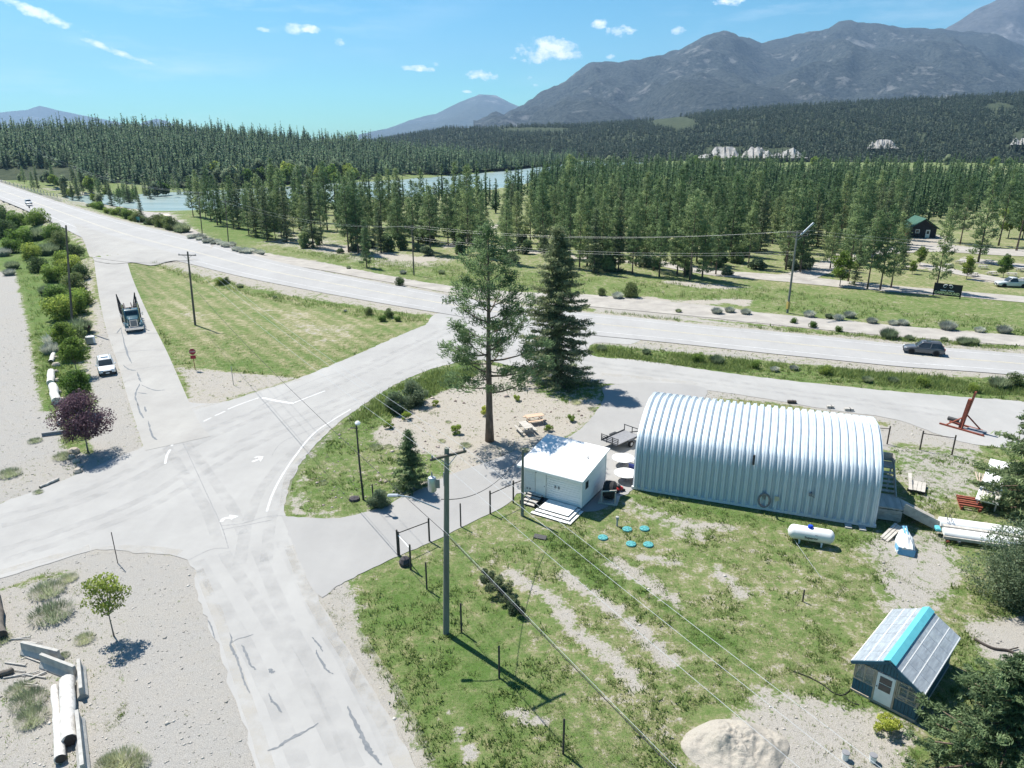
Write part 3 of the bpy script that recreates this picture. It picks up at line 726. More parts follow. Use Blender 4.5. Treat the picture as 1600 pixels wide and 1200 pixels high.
# ------------------------------------------------------------------ river
def water_mat():
    m, N, L, b = new_mat('river_water')
    tc = N.new('ShaderNodeTexCoord'); mp = N.new('ShaderNodeMapping'); mp.inputs['Scale'].default_value = (.25, 1, 1); L.new(tc.outputs['Object'], mp.inputs[0])
    n = N.new('ShaderNodeTexNoise'); n.inputs['Scale'].default_value = .5; n.inputs['Detail'].default_value = 5; L.new(mp.outputs[0], n.inputs['Vector'])
    n3 = N.new('ShaderNodeTexNoise'); n3.inputs['Scale'].default_value = .08; n3.inputs['Detail'].default_value = 4; L.new(mp.outputs[0], n3.inputs['Vector'])
    cr = N.new('ShaderNodeValToRGB'); cr.color_ramp.elements[0].color = (.20, .275, .265, 1); cr.color_ramp.elements[1].color = (.29, .355, .335, 1); cr.color_ramp.elements[0].position = .35; cr.color_ramp.elements[1].position = .65
    L.new(n3.outputs['Fac'], cr.inputs[0]); L.new(cr.outputs[0], b.inputs['Base Color'])
    b.inputs['Roughness'].default_value = .32; b.inputs['Specular IOR Level'].default_value = .25; b.inputs['IOR'].default_value = 1.33
    bp = N.new('ShaderNodeBump'); bp.inputs['Strength'].default_value = .5; bp.inputs['Distance'].default_value = .3; L.new(n.outputs['Fac'], bp.inputs['Height']); L.new(bp.outputs[0], b.inputs['Normal'])
    return m
RIV = [(60, 318), (172, 320), (232, 331), (300, 334), (400, 327), (520, 321), (700, 306), (800, 295), (855, 281), (910, 267), (990, 257.5), (1100, 251), (1100, 246), (990, 249), (925, 250.5), (862, 256), (800, 265), (700, 274), (600, 281), (500, 287), (420, 292), (310, 297), (240, 301), (170, 303), (60, 303)]
from mathutils.geometry import tessellate_polygon
rv = [G(x, y, RZ) for x, y in RIV]
rt = np.array(tessellate_polygon([rv])); r3 = np.array([tuple(v) for v in rv])
fl = np.cross(r3[rt[:, 1]] - r3[rt[:, 0]], r3[rt[:, 2]] - r3[rt[:, 0]])[:, 2] < 0; rt[fl] = rt[fl][:, ::-1]
tag(obj('river', np_mesh('river', r3, rt, water_mat())), 'pale green river winding behind the pine wood', None, kind='structure')

# ------------------------------------------------------------------ hills and mountains (real height, real distance)
def range_sheet(name, xs, base_y, base_d, crest_y, crest_d, m, label, amp, nsc, rows=40, step=6, seed=0, back=.35, power=1.0, zb=None):
    """columns by bearing, rows from the foot to the crest and over; crest given in photo rows"""
    px = np.arange(xs[0], xs[-1] + 1, step, dtype=float)
    cy = np.interp(px, xs, crest_y); cd = np.interp(px, xs, crest_d) if hasattr(crest_d, '__len__') else np.full(len(px), crest_d)
    bd = np.interp(px, xs, base_d) if hasattr(base_d, '__len__') else np.full(len(px), base_d)
    u = (px - 800) / F
    v = (cy - 600) / F; zc = H - (SP + CP * v) / (CP - SP * v) * cd
    sl = np.concatenate([np.linspace(0, 1, rows), 1 + np.linspace(.08, 1, 8) * back])
    V = []; 
    for s in sl:
        d = bd + (cd - bd) * s
        X = u / (CP - SP * v) * d
        k = s ** power if s <= 1 else max(0, 1 - ((s - 1) / back) ** 1.5)
        z0 = zb if zb is not None else -3.0
        zz = z0 + (zc - z0) * k
        n1 = fbm(X + 3000, d + 900, nsc, 5, seed) - .5
        rid = 1 - np.abs(2 * fbm(X + 777, d * .45 + 500, nsc * .55, 4, seed + 9) - 1)
        e = (4 * s * (1 - s) if s <= 1 else .2) * amp
        jag = (fbm(X, d, nsc * .12, 3, seed + 5) - .5) * amp * .18 * (min(s * 3, 1) if s <= 1 else 1)
        zz = zz + e * (n1 * 1.1 + (rid - .75) * .9) + jag
        V.append(np.stack([X, d, zz], 1))
    V = np.concatenate(V); n = len(px); r = len(sl)
    ii = (np.arange(r - 1)[:, None] * n + np.arange(n - 1)[None, :]).ravel()
    q = np.stack([ii, ii + 1, ii + n + 1, ii + n], 1)
    o = tag(obj(name, np_mesh(name, V, q, m, True)), label, None, kind='structure')
    return o, V.reshape(r, n, 3), px
def hill_mat(name, c1, c2, rock, sc, rock_amt, bump):
    m, N, L, b = new_mat(name)
    tc = N.new('ShaderNodeTexCoord')
    def nz(s, d, r=.62):
        n = N.new('ShaderNodeTexNoise'); n.inputs['Scale'].default_value = s; n.inputs['Detail'].default_value = d; n.inputs['Roughness'].default_value = r
        L.new(tc.outputs['Object'], n.inputs['Vector']); return n.outputs['Fac']
    f, g, h = nz(sc, 6, .75), nz(sc * .06, 6, .7), nz(sc * .35, 5)
    cr = N.new('ShaderNodeValToRGB'); L.new(f, cr.inputs[0]); cr.color_ramp.elements[0].position = .36; cr.color_ramp.elements[1].position = .64
    cr.color_ramp.elements[0].color = c4(c1); cr.color_ramp.elements[1].color = c4(c2)
    mu = N.new('ShaderNodeMath'); mu.operation = 'ADD'; L.new(g, mu.inputs[0])
    m2 = N.new('ShaderNodeMath'); m2.operation = 'MULTIPLY'; L.new(h, m2.inputs[0]); m2.inputs[1].default_value = .8; L.new(m2.outputs[0], mu.inputs[1])
    mr = N.new('ShaderNodeMapRange'); L.new(mu.outputs[0], mr.inputs[0]); mr.inputs[1].default_value = rock_amt; mr.inputs[2].default_value = rock_amt + .12
    mx = N.new('ShaderNodeMix'); mx.data_type = 'RGBA'; L.new(mr.outputs[0], mx.inputs['Factor']); L.new(cr.outputs[0], mx.inputs['A']); mx.inputs['B'].default_value = c4(rock)
    L.new(mx.outputs['Result'], b.inputs['Base Color']); b.inputs['Roughness'].default_value = .95; b.inputs['Specular IOR Level'].default_value = .05
    bp = N.new('ShaderNodeBump'); bp.inputs['Strength'].default_value = 1; bp.inputs['Distance'].default_value = bump
    L.new(f, bp.inputs['Height']); L.new(bp.outputs[0], b.inputs['Normal'])
    return m
M_MTN = hill_mat('mountain_forest', (.014, .021, .022), (.088, .10, .092), (.19, .19, .18), .04, 1.0, 20)
M_FAR = hill_mat('far_mountain', (.04, .055, .045), (.09, .10, .085), (.2, .2, .19), .012, 1.05, 25)
M_ROCKMT = hill_mat('rocky_mountain', (.05, .055, .055), (.12, .12, .12), (.22, .215, .215), .02, .98, 16)
M_HILL = hill_mat('hill_floor', (.035, .05, .03), (.075, .09, .055), (.3, .28, .21), .12, 1.12, 1.5)
range_sheet('mountain', [560, 590, 640, 680, 720, 748, 775, 803, 840, 900], None, 9500, [214, 206, 187, 178, 158, 147, 150, 163, 175, 200], 14000, M_FAR, 'distant blue mountain above the river valley', 240, 2600, 30, 4, 3, zb=-60)
range_sheet('mountain', [-150, -60, 0, 40, 62, 90, 130, 180, 215, 228, 244, 262, 275, 330], None, 11000, [190, 185, 176, 172, 165, 172, 180, 190, 196, 189, 185, 189, 197, 205], 15000, M_FAR, 'distant low blue mountains over the wooded hill', 120, 2200, 20, 4, 5, zb=-60)
range_sheet('mountain', [1380, 1478, 1500, 1520, 1545, 1600, 1700, 1900, 2300], None, 6600, [92, 46, 34, 22, 10, -22, -30, -10, 20], 8800, M_ROCKMT, 'grey rocky mountain rising highest above the ridge', 600, 2300, 50, 6, 8, zb=300)
range_sheet('mountain', [740, 790, 830, 870, 905, 925, 940, 960, 1000, 1060, 1105, 1130, 1150, 1170, 1190, 1230, 1280, 1310, 1330, 1360, 1420, 1480, 1560, 1600, 1700, 1900, 2300], None, 3600,
            [210, 186, 163, 140, 110, 99, 98, 100, 99, 82, 61, 54, 55, 60, 68, 62, 48, 36, 34, 38, 42, 45, 57, 76, 80, 70, 60], 7200, M_MTN, 'broad blue-grey forested mountain ridge behind the bench', 420, 1500, 70, 5, 2, power=.9, zb=-20)
hill_o, HV, hpx = range_sheet('wooded_hill', [-420, -100, 0, 100, 200, 300, 400, 500, 560, 600, 700, 800, 860, 910], [0] * 14, [480, 480, 480, 470, 455, 460, 490, 520, 560, 600, 640, 740, 860, 1000],
                              [208, 207, 208, 209, 207, 211, 217, 224, 229, 235, 249, 259, 262, 260], [760, 760, 760, 780, 800, 800, 820, 850, 860, 880, 900, 960, 1050, 1150], M_HILL, 'low hill beyond the river under dark conifers', 9, 130, 24, 6, 4, zb=-1.5)
bench_o, BV, bpx = range_sheet('forested_bench', [540, 570, 600, 700, 800, 900, 1000, 1100, 1200, 1300, 1400, 1500, 1600, 1800, 2300], [0] * 15, [1500, 1450, 1380, 1250, 1130, 1050, 980, 940, 920, 900, 880, 870, 860, 840, 800],
                               [226, 223, 218, 201, 198, 197, 190, 178, 169, 163, 158, 153, 148, 142, 132], [2300, 2250, 2150, 2000, 1900, 1850, 1800, 1750, 1700, 1680, 1650, 1620, 1600, 1550, 1500], M_HILL, 'long dark forested bench below the mountains', 16, 240, 34, 5, 6, zb=-3)
# ------------------------------------------------------------------ vegetation
M_BARK = mat('pine_bark', (.21, .155, .115), (.10, .075, .06), scale=4, rough=.95, bump=.6, bscale=18, stretch=(1, 1, .3))
M_BARKG = mat('grey_bark', (.24, .22, .19), (.13, .115, .10), scale=5, rough=.95, bump=.4)
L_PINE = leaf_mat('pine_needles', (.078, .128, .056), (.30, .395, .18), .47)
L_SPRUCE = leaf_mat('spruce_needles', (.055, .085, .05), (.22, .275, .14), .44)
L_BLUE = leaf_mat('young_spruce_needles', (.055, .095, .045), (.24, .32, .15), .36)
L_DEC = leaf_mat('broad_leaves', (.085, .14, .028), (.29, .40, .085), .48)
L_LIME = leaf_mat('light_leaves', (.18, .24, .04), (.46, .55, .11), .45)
L_WILLOW = leaf_mat('willow_leaves', (.10, .14, .075), (.33, .40, .24), .45)
L_PURP = leaf_mat('purple_leaves', (.05, .028, .034), (.17, .10, .115), .3)
L_SAGE = leaf_mat('silver_leaves', (.26, .29, .23), (.62, .64, .57), .3)
L_WEED = leaf_mat('weeds', (.12, .185, .052), (.34, .40, .145), .48, hue=0, val=0)
L_DRY = leaf_mat('dry_grass', (.40, .35, .22), (.62, .56, .40), .4, hue=0, val=0)
L_DARKB = leaf_mat('dark_leaves', (.06, .095, .035), (.20, .27, .10), .4)
L_WEEDC = leaf_mat('grey_green_weeds', (.22, .26, .14), (.52, .56, .36), .5)
L_DKW = leaf_mat('dark_willow_leaves', (.06, .095, .05), (.21, .28, .16), .4)
L_RED = leaf_mat('red_brown_twigs', (.07, .04, .025), (.2, .13, .07), .2)

def unit(a): return a / np.maximum(np.linalg.norm(a, axis=1, keepdims=True), 1e-9)
def leaf_quads(C, S, asp, rng, bias=None, bw=0.0):
    n = len(C)
    u = rng.normal(size=(n, 3))
    if bias is not None: u = unit(u) + bias * bw
    u = unit(u); v = unit(np.cross(u, rng.normal(size=(n, 3))))
    S = np.asarray(S)[:, None]
    V = np.stack([C - u * S, C + v * S * asp, C + u * S, C - v * S * asp], 1).reshape(-1, 3)
    Fq = np.arange(4 * n).reshape(n, 4)
    return V, Fq
def trunk_mesh(name, m, h, r0, r1, rng, limbs=(), bend=.02, n=8, seg=7):
    b = MB(); pts = []; ox = oy = 0
    for i in range(seg + 1):
        t = i / seg
        pts.append((ox, oy, h * t)); ox += rng.normal(0, bend) * h / seg; oy += rng.normal(0, bend) * h / seg
    rr = [r0 * (1.25 if i == 0 else 1) * (1 - i / seg) + r1 * i / seg for i in range(seg + 1)]
    pts[0] = (pts[0][0], pts[0][1], -.15)
    b.tube(pts, rr, n)
    for L_ in limbs: b.tube(L_[0], L_[1], 5)
    return b.mesh(name, m, True)
def conifer(name, rng, h, R0, base, kind, nb, cl, nl, ls, lm, r0=None, asp=.22, limbs=True):
    """returns trunk mesh, crown mesh. kind 'pine': open, tufted, uneven; 'spruce': drooping tiers, pointed"""
    C, S, Bd, T = [], [], [], []; limb = []
    tilt = 0
    for i in range(nb):
        t = (i + rng.uniform(0, 1)) / nb
        z = h * (base + (1 - base) * t ** (.92 if kind == 'spruce' else 1.0))
        a = i * 2.39996 + rng.uniform(-.5, .5)
        if kind == 'spruce':
            Lr = R0 * (1 - t) ** .85 * rng.uniform(.6, 1.16) + .12 * R0 * .5; z += rng.normal(0, .02) * h * (1 - t)
            sl = -.28 + .55 * t
        else:
            prof = (math.sin(PI * (.16 + .84 * t) ** .8) ** .7) * .62 + .38 * (1 - t)
            Lr = R0 * max(prof, .1) * rng.uniform(.45, 1.15) * (1 - .3 * t)
            sl = -.12 + .75 * t
        d = np.array([math.cos(a), math.sin(a), 0.0])
        tip_up = .22 if kind == 'spruce' else .35
        pts = []
        for k in range(5):
            s = k / 4; pts.append((d[0] * Lr * s, d[1] * Lr * s, z + Lr * (sl * s + tip_up * s * s * (1 if kind == 'pine' else .6))))
        if limbs and Lr > .5: limb.append((pts[:4] if kind == 'spruce' else pts, [max(.012, .02 * Lr * q) for q in (1, .8, .6, .4, .2)][:4 if kind == 'spruce' else 5]))
        P = np.array(pts); ncl = max(1, int(cl * (Lr / R0) + .7))
        for k in range(ncl):
            if kind == 'spruce': s = (k + rng.uniform(.3, 1)) / ncl
            else: s = 1 - (1 - .34) * (k / max(ncl, 1)) ** .8 * rng.uniform(.6, 1)
            s = min(max(s, .08), 1.0)
            q = s * 4; j = min(int(q), 3); f = q - j
            p = P[j] * (1 - f) + P[j + 1] * f
            side = np.array([-d[1], d[0], 0]) * rng.normal(0, (.26 if kind == 'spruce' else .22) * Lr * (.35 + .65 * s) * (1.0 if kind == 'pine' else (1.2 - s)))
            p = p + side
            m_ = nl
            spread = ls * (1.05 if kind == 'pine' else .8)
            o = rng.normal(0, 1, (m_, 3)) * spread * np.array([1, 1, .62 if kind == 'pine' else .4])
            C.append(p + o); S.append(ls * rng.uniform(.55, 1.1, m_))
            dirv = d * .8 + np.array([0, 0, .5 if kind == 'pine' else -.1])
            Bd.append(np.repeat(dirv[None], m_, 0))
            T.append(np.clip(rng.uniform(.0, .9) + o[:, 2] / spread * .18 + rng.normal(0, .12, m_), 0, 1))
    # leader
    m_ = nl * 2
    C.append(np.stack([rng.normal(0, ls * .4, m_), rng.normal(0, ls * .4, m_), h - rng.uniform(0, h * .05, m_)], 1)); S.append(ls * rng.uniform(.5, 1, m_)); Bd.append(np.tile([0, 0, 1.0], (m_, 1))); T.append(rng.uniform(.3, .8, m_))
    C, S, Bd, T = np.concatenate(C), np.concatenate(S), np.concatenate(Bd), np.concatenate(T)
    V, Fq = leaf_quads(C, S, asp, rng, Bd, 1.1)
    crown = np_mesh(name + '_crown', V, Fq, lm, False, {'tint': np.repeat(T, 4)})
    r0 = r0 or h * .016
    tr = trunk_mesh(name + '_trunk', M_BARK, h * .97, r0, r0 * .12, rng, limb if limbs else (), .008)
    return tr, crown
def broadleaf(name, rng, h, R0, base, nblob, nleaf, ls, lm, bark=None, r0=None, flat=.8, asp=.55, stems=1, open_=.0):
    """crown as uneven clumps of leaves with gaps; returns trunk mesh, crown mesh"""
    C, S, T = [], [], []; limb = []
    ch = h * (1 - base)
    for i in range(nblob):
        th = i * 2.39996 + rng.uniform(-.4, .4); zz = rng.uniform(0, 1)
        rr = R0 * math.sqrt(max(0, 1 - (2 * zz - .9) ** 2 * .85)) * rng.uniform(.25, .85)
        c = np.array([math.cos(th) * rr, math.sin(th) * rr, h * base + ch * (.1 + .8 * zz)])
        br = R0 * rng.uniform(.26, .46)
        n = int(nleaf * (br / (R0 * .36)) ** 2)
        dv = unit(rng.normal(size=(n, 3))); rad_ = br * rng.uniform(.35 + open_, 1.12, n) ** .6
        p = c + dv * rad_[:, None] * np.array([1, 1, flat])
        p[:, 2] = np.maximum(p[:, 2], .02)
        C.append(p); S.append(ls * rng.uniform(.5, 1.15, n)); b0 = rng.uniform(.12, .7)
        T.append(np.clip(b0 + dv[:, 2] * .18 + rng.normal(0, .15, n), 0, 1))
        o = np.array([0, 0, h * base * .8 + (c[2] - h * base) * .25]); mid = o * .5 + c * .5 + np.array([0, 0, -.05 * h])
        k = max(.01, h * .008)
        limb.append(([tuple(o), tuple(mid), tuple(c)], [k, k * .7, k * .3]))
    C, S, T = np.concatenate(C), np.concatenate(S), np.concatenate(T)
    V, Fq = leaf_quads(C, S, asp, rng)
    crown = np_mesh(name + '_crown', V, Fq, lm, False, {'tint': np.repeat(T, 4)})
    r0 = r0 or h * .018
    tr = trunk_mesh(name + '_trunk', bark or M_BARKG, h * max(base, .12) + ch * .45, r0, r0 * .4, rng, limb, .02)
    return tr, crown
def tuft(name, rng, h, r, n, lm, stems=5):
    a = rng.uniform(0, 6.28, n); q = np.sqrt(rng.uniform(0, 1, n)) * r; L_ = h * rng.uniform(.35, 1.05, n) * (1.1 - .5 * q / r)
    base = np.stack([np.cos(a) * q * .75, np.sin(a) * q * .75, np.zeros(n)], 1)
    d = np.stack([np.cos(a) * .55 * q / r + rng.normal(0, .22, n), np.sin(a) * .55 * q / r + rng.normal(0, .22, n), np.ones(n)], 1) * L_[:, None]
    s_ = np.stack([-np.sin(a), np.cos(a), np.zeros(n)], 1) * (h * .016 * rng.uniform(.6, 1.6, n))[:, None]
    V = np.stack([base - s_ * .6, base + d * .55 - s_, base + d, base + d * .55 + s_], 1).reshape(-1, 3)
    crown = np_mesh(name + '_crown', V, np.arange(4 * n).reshape(n, 4), lm, False, {'tint': np.repeat(np.clip(rng.normal(.5, .25, n), 0, 1), 4)})
    b = MB()
    for i in range(stems): b.tube([(rng.normal(0, r * .2), rng.normal(0, r * .2), 0), (rng.normal(0, r * .35), rng.normal(0, r * .35), h * .8)], h * .012, 4)
    return b.mesh(name + '_stem', M_BARKG), crown
def put_tree(name, meshes, label, cat, loc, rz=None, s=1.0, group=None, parts=('trunk', 'crown'), sz=None):
    t = thing(name, label, cat, loc, R.uniform(0, 6.28) if rz is None else rz, group)
    t.scale = (s, s, s * (sz or 1))
    for p, me in zip(parts, meshes):
        if me is not None: obj(p, me, t)
    return t
# --- the two tall trees on the island
pine_hero = conifer('tall_pine', np.random.default_rng(3), 19.9, 5.9, .24, 'pine', 50, 12, 54, .28, L_PINE, .36, .17)
put_tree('pine_tree', pine_hero, 'tall open-branched pine with bare lower trunk on the gravel island', 'tree', G(765, 689), .7)
spr_hero = conifer('tall_spruce', np.random.default_rng(9), 17.7, 4.9, .04, 'spruce', 150, 16, 30, .28, L_SPRUCE, .3, .2)
put_tree('spruce_tree', spr_hero, 'tall dark pointed spruce on the island beside the frontage road', 'tree', G(868, 597), 0)
sml = conifer('young_spruce', np.random.default_rng(5), 5.1, 1.55, .03, 'spruce', 70, 9, 26, .16, L_BLUE, .09, .22, False)
put_tree('spruce_tree', sml, 'small bushy spruce between the drive and the lamp post', 'tree', G(642, 763), 0)
# --- conifers at the right edge
ce = conifer('edge_fir', np.random.default_rng(21), 12.5, 4.3, .03, 'spruce', 130, 14, 34, .25, L_BLUE, .22, .25)
put_tree('spruce_tree', ce, 'large green spruce overhanging the white plank table', 'tree', G(1618, 802), 0.4)
cf = conifer('corner_fir', np.random.default_rng(22), 6.8, 4.1, .02, 'spruce', 130, 15, 60, .14, L_BLUE, .16, .25)
put_tree('spruce_tree', cf, 'broad low spruce with pale tips closest to the blue greenhouse', 'tree', G(1556, 1226), 0.2)
cf2 = conifer('corner_fir_b', np.random.default_rng(27), 7.6, 3.6, .02, 'spruce', 110, 13, 60, .135, L_BLUE, .16, .25)
put_tree('spruce_tree', cf2, 'tall dense spruce behind the broad low one by the greenhouse', 'tree', G(1660, 1190), 0.2)
wl_ = broadleaf('willow_bush', np.random.default_rng(31), 5.2, 3.1, .02, 34, 800, .095, L_DKW, flat=.85, asp=.4)
put_tree('willow_shrub', wl_, 'big rounded grey-green willow shrub at the end of the white panels', 'shrub', G(1590, 945), 0, parts=('stem', 'foliage'))
# --- hedge row, island shrubs, flowers
hd = broadleaf('hedge_bush', np.random.default_rng(33), 1.1, .75, .0, 12, 260, .07, L_SPRUCE, flat=.9, asp=.5)
for i, (x, y) in enumerate([(757, 905), (770, 915), (782, 930), (793, 944), (806, 958)]):
    put_tree('juniper_shrub', hd, 'low dark juniper shrub in the row on the lawn by the pole', 'shrub', G(x, y), None, .62 + .22 * (i % 3), 'row of dark junipers on the lawn', ('stem', 'foliage'))
br1 = broadleaf('round_bush', np.random.default_rng(34), 2.6, 1.6, .0, 20, 380, .10, L_WILLOW, flat=.95, asp=.5)
put_tree('leafy_shrub', br1, 'taller leafy shrub at the grass edge of the island', 'shrub', G(646, 632), 0, .95, parts=('stem', 'foliage'))
put_tree('leafy_shrub', br1, 'smaller leafy shrub next to the taller one on the island edge', 'shrub', G(619, 645), 1.3, .82, parts=('stem', 'foliage'))
put_tree('leafy_shrub', br1, 'dark bush at the driveway edge beside the short post', 'shrub', G(594, 793), 2.3, .55, parts=('stem', 'foliage'))
yl = broadleaf('yellow_clump', np.random.default_rng(35), .75, .5, .0, 8, 160, .07, L_LIME, flat=.9, asp=.35)
for x, y in [(680, 634), (634, 655), (609, 669), (712, 678), (808, 626), (893, 658), (856, 673), (760, 648)]:
    put_tree('potentilla_plant', yl, 'small yellow-green plant growing in the gravel island', 'plant', G(x, y), None, R.uniform(.85, 1.25), 'yellow plants dotted over the island', ('stem', 'foliage'))
put_tree('potentilla_plant', yl, 'lime green leafy plant in front of the blue greenhouse', 'plant', G(1381, 1142), 0, 1.25, parts=('stem', 'foliage'))
wd = tuft('weed_clump', np.random.default_rng(36), .26, .5, 1100, L_WEEDC)
for x, y, s in [(588, 700, 1.6), (607, 698, 1), (727, 697, 1.4), (690, 690, 1), (505, 755, 1), (700, 660, .8), (820, 705, 1.2), (900, 630, 1.6), (925, 640, 1.2)]:
    put_tree('weed_clump', wd, 'tuft of green weeds on the gravel island', 'plant', G(x, y), None, s, 'weed tufts on the island', ('stem', 'foliage'))
for x, y, s in [(75, 925, 2.6), (82, 962, 3.0), (45, 1098, 2.2), (30, 1080, 1.6), (50, 1125, 1.9), (190, 1195, 2.2), (170, 1195, 1.5), (215, 1195, 1.4), (108, 905, 1.4), (132, 1000, 1.4), (100, 715, 2.2), (15, 742, 2.4), (55, 690, 1.6), (60, 770, 1), (100, 1025, .8), (5, 1000, 1.2)]:
    put_tree('weed_clump', wd, 'grey-green weed clump on the left gravel by the barriers', 'plant', G(x, y), None, s, 'weed clumps on the left gravel', ('stem', 'foliage'))
# --- young street trees on the left
yt = broadleaf('young_maple', np.random.default_rng(41), 5.0, 1.9, .36, 24, 260, .12, L_DEC, M_BARKG, .07, .75, .55)
put_tree('maple_tree', yt, 'round-headed young green tree standing beside the purple-leaved one', 'tree', G(128, 645), 0, .92)
put_tree('maple_tree', yt, 'second young green tree along the boulder row, up from the purple one', 'tree', G(121, 588), 1.7, .95)
put_tree('maple_tree', yt, 'third young green tree, partly hidden by silver shrubs near the pole', 'tree', G(106, 560), 2.7, .95)
pt = broadleaf('purple_tree', np.random.default_rng(42), 5.6, 2.5, .26, 34, 300, .11, L_PURP, M_BARKG, .08, .85, .5)
put_tree('plum_tree', pt, 'dark purple-leaved tree casting shade on the roadside gravel', 'tree', G(138, 707), 0, .98)
st = broadleaf('sapling', np.random.default_rng(44), 4.3, 1.35, .40, 15, 120, .10, L_DEC, M_BARKG, .045, .7, .55, open_=.1)
put_tree('maple_tree', st, 'thin green sapling near the concrete barriers, with a spiky shadow', 'tree', G(178, 994), 0, .95)
# --- bushes of the left strip and the verges
vb = [broadleaf('verge_bush%d' % i, np.random.default_rng(50 + i), 2.6, 1.8, .0, 26, 130, .15, lm, flat=1.0, asp=.5, open_=.15) for i, lm in enumerate((L_DEC, L_WILLOW, L_DARKB, L_SAGE))]
vb[3] = tuft('silver_bush', np.random.default_rng(58), 1.9, 1.4, 2600, L_SAGE)
vb[1] = tuft('willow_tuft', np.random.default_rng(57), 2.2, 1.5, 2800, L_WILLOW)
GB = 'bushes in the green strip left of the side road'
strip = [(118, 490, 1.5, 0), (98, 500, 1.6, 0), (128, 478, 1.3, 0), (90, 470, 1.2, 0), (118, 455, 1.3, 2), (85, 440, 1.4, 0), (112, 430, 1.6, 0), (128, 438, 1.2, 2), (60, 425, 1.2, 2), (98, 415, 1.3, 0), (50, 405, 1.5, 0), (75, 398, 1.6, 1), (95, 390, 1.8, 2),
         (20, 395, 1.5, 0), (35, 382, 1.9, 0), (60, 375, 1.9, 1), (10, 372, 2.0, 2), (85, 372, 1.6, 0), (5, 350, 2.2, 2), (30, 355, 2, 0), (60, 352, 2, 0), (112, 545, 1.25, 2), (92, 540, 1.3, 3), (83, 552, 1.0, 3), (125, 520, 1.2, 1), (75, 460, 1.0, 1), (118, 405, 1.3, 2), (20, 420, 1.0, 1), (15, 430, .9, 3), (5, 400, 1.3, 3)]
NMS = ('leafy bush with bright leaves', 'grey-green willowy bush', 'dark dense bush', 'silver-leaved bush')
for x, y, s, k in strip:
    sw = 'big' if s > 1.55 else ('middling' if s > 1.25 else 'small')
    put_tree('roadside_bush', vb[k], sw + ' ' + NMS[k] + ' in the strip left of the side road', 'bush', D(x, y), None, s * .9, GB + ': ' + sw + ' ' + NMS[k], ('stem', 'foliage'))
for x, y, s, k in [(345, 445, .9, 0), (354, 443, .7, 2), (375, 449, .6, 1), (608, 496, .8, 2), (577, 492, .7, 2), (598, 502, .6, 0), (622, 502, .5, 0), (430, 466, .4, 1), (540, 487, .35, 3)]:
    put_tree('roadside_bush', vb[k], NMS[k] + ' in the ditch of the mown triangle', 'bush', D(x, y), None, s * .62, 'ditch bushes beside the triangle: ' + NMS[k], ('stem', 'foliage'))
for x, y, s, k in [(965, 466, 1.1, 3), (985, 464, 1.5, 2), (940, 462, .8, 2), (1120, 490, 1.0, 3), (1140, 488, .9, 3), (1165, 491, .9, 3), (1264, 495, 1.0, 3), (1310, 500, .9, 3), (1327, 496, 1.0, 3), (1295, 497, .6, 1), (1362, 505, .9, 3), (1395, 508, .8, 3), (1410, 508, .9, 3), (1480, 515, 1.3, 3), (1530, 519, .8, 3), (1568, 520, 1.1, 3), (1388, 528, 1.2, 1), (1420, 531, .6, 1), (1505, 538, .9, 1), (1520, 538, .8, 1), (1475, 533, .5, 1), (625, 446, .9, 2), (690, 428, .7, 1), (630, 428, .8, 3), (545, 420, .5, 1), (1240, 505, .5, 0), (1060, 488, .5, 1), (1270, 512, .6, 0), (1310, 518, .5, 0)]:
    put_tree('verge_shrub', vb[k], NMS[k] + ' along the gravel track beyond the highway', 'bush', D(x, y), None, s * .62, 'shrubs along the gravel track: ' + NMS[k], ('stem', 'foliage'))
for x, y, s, k in [(940, 548, .7, 1), (1010, 553, .6, 1), (1090, 566, .8, 0), (1120, 568, .9, 1), (1180, 575, .6, 0), (1210, 580, .6, 3), (1290, 585, .7, 0), (1355, 597, .6, 1), (1395, 598, .6, 1), (1440, 603, .7, 0), (1560, 606, 1.1, 1), (1585, 605, 1.0, 2), (1520, 612, .6, 0), (1240, 578, .6, 3)]:
    put_tree('verge_shrub', vb[k], NMS[k] + ' in the ditch between highway and frontage road', 'bush', D(x, y), None, s * .6, 'ditch shrubs by the frontage road: ' + NMS[k], ('stem', 'foliage'))
# silver bushes lining the embankment of the highway on the river side
for i in range(46):
    x = 300 + i * 4.6 + R.uniform(-2, 2) if i < 24 else 140 + (i - 24) * 7 + R.uniform(-2, 2)
    y = np.interp(x, HWX, HWU) - (2 if i < 24 else 4) - R.uniform(0, 6)
    k = 3 if i < 24 else int(R.integers(0, 3))
    p = D(x, y)
    put_tree('embankment_bush', vb[k], NMS[k] + ' on the river side of the highway embankment', 'bush', p, None, R.uniform(.5, .8) if i < 24 else R.uniform(.8, 1.5), 'bushes on the far highway bank: ' + NMS[k], ('stem', 'foliage'))
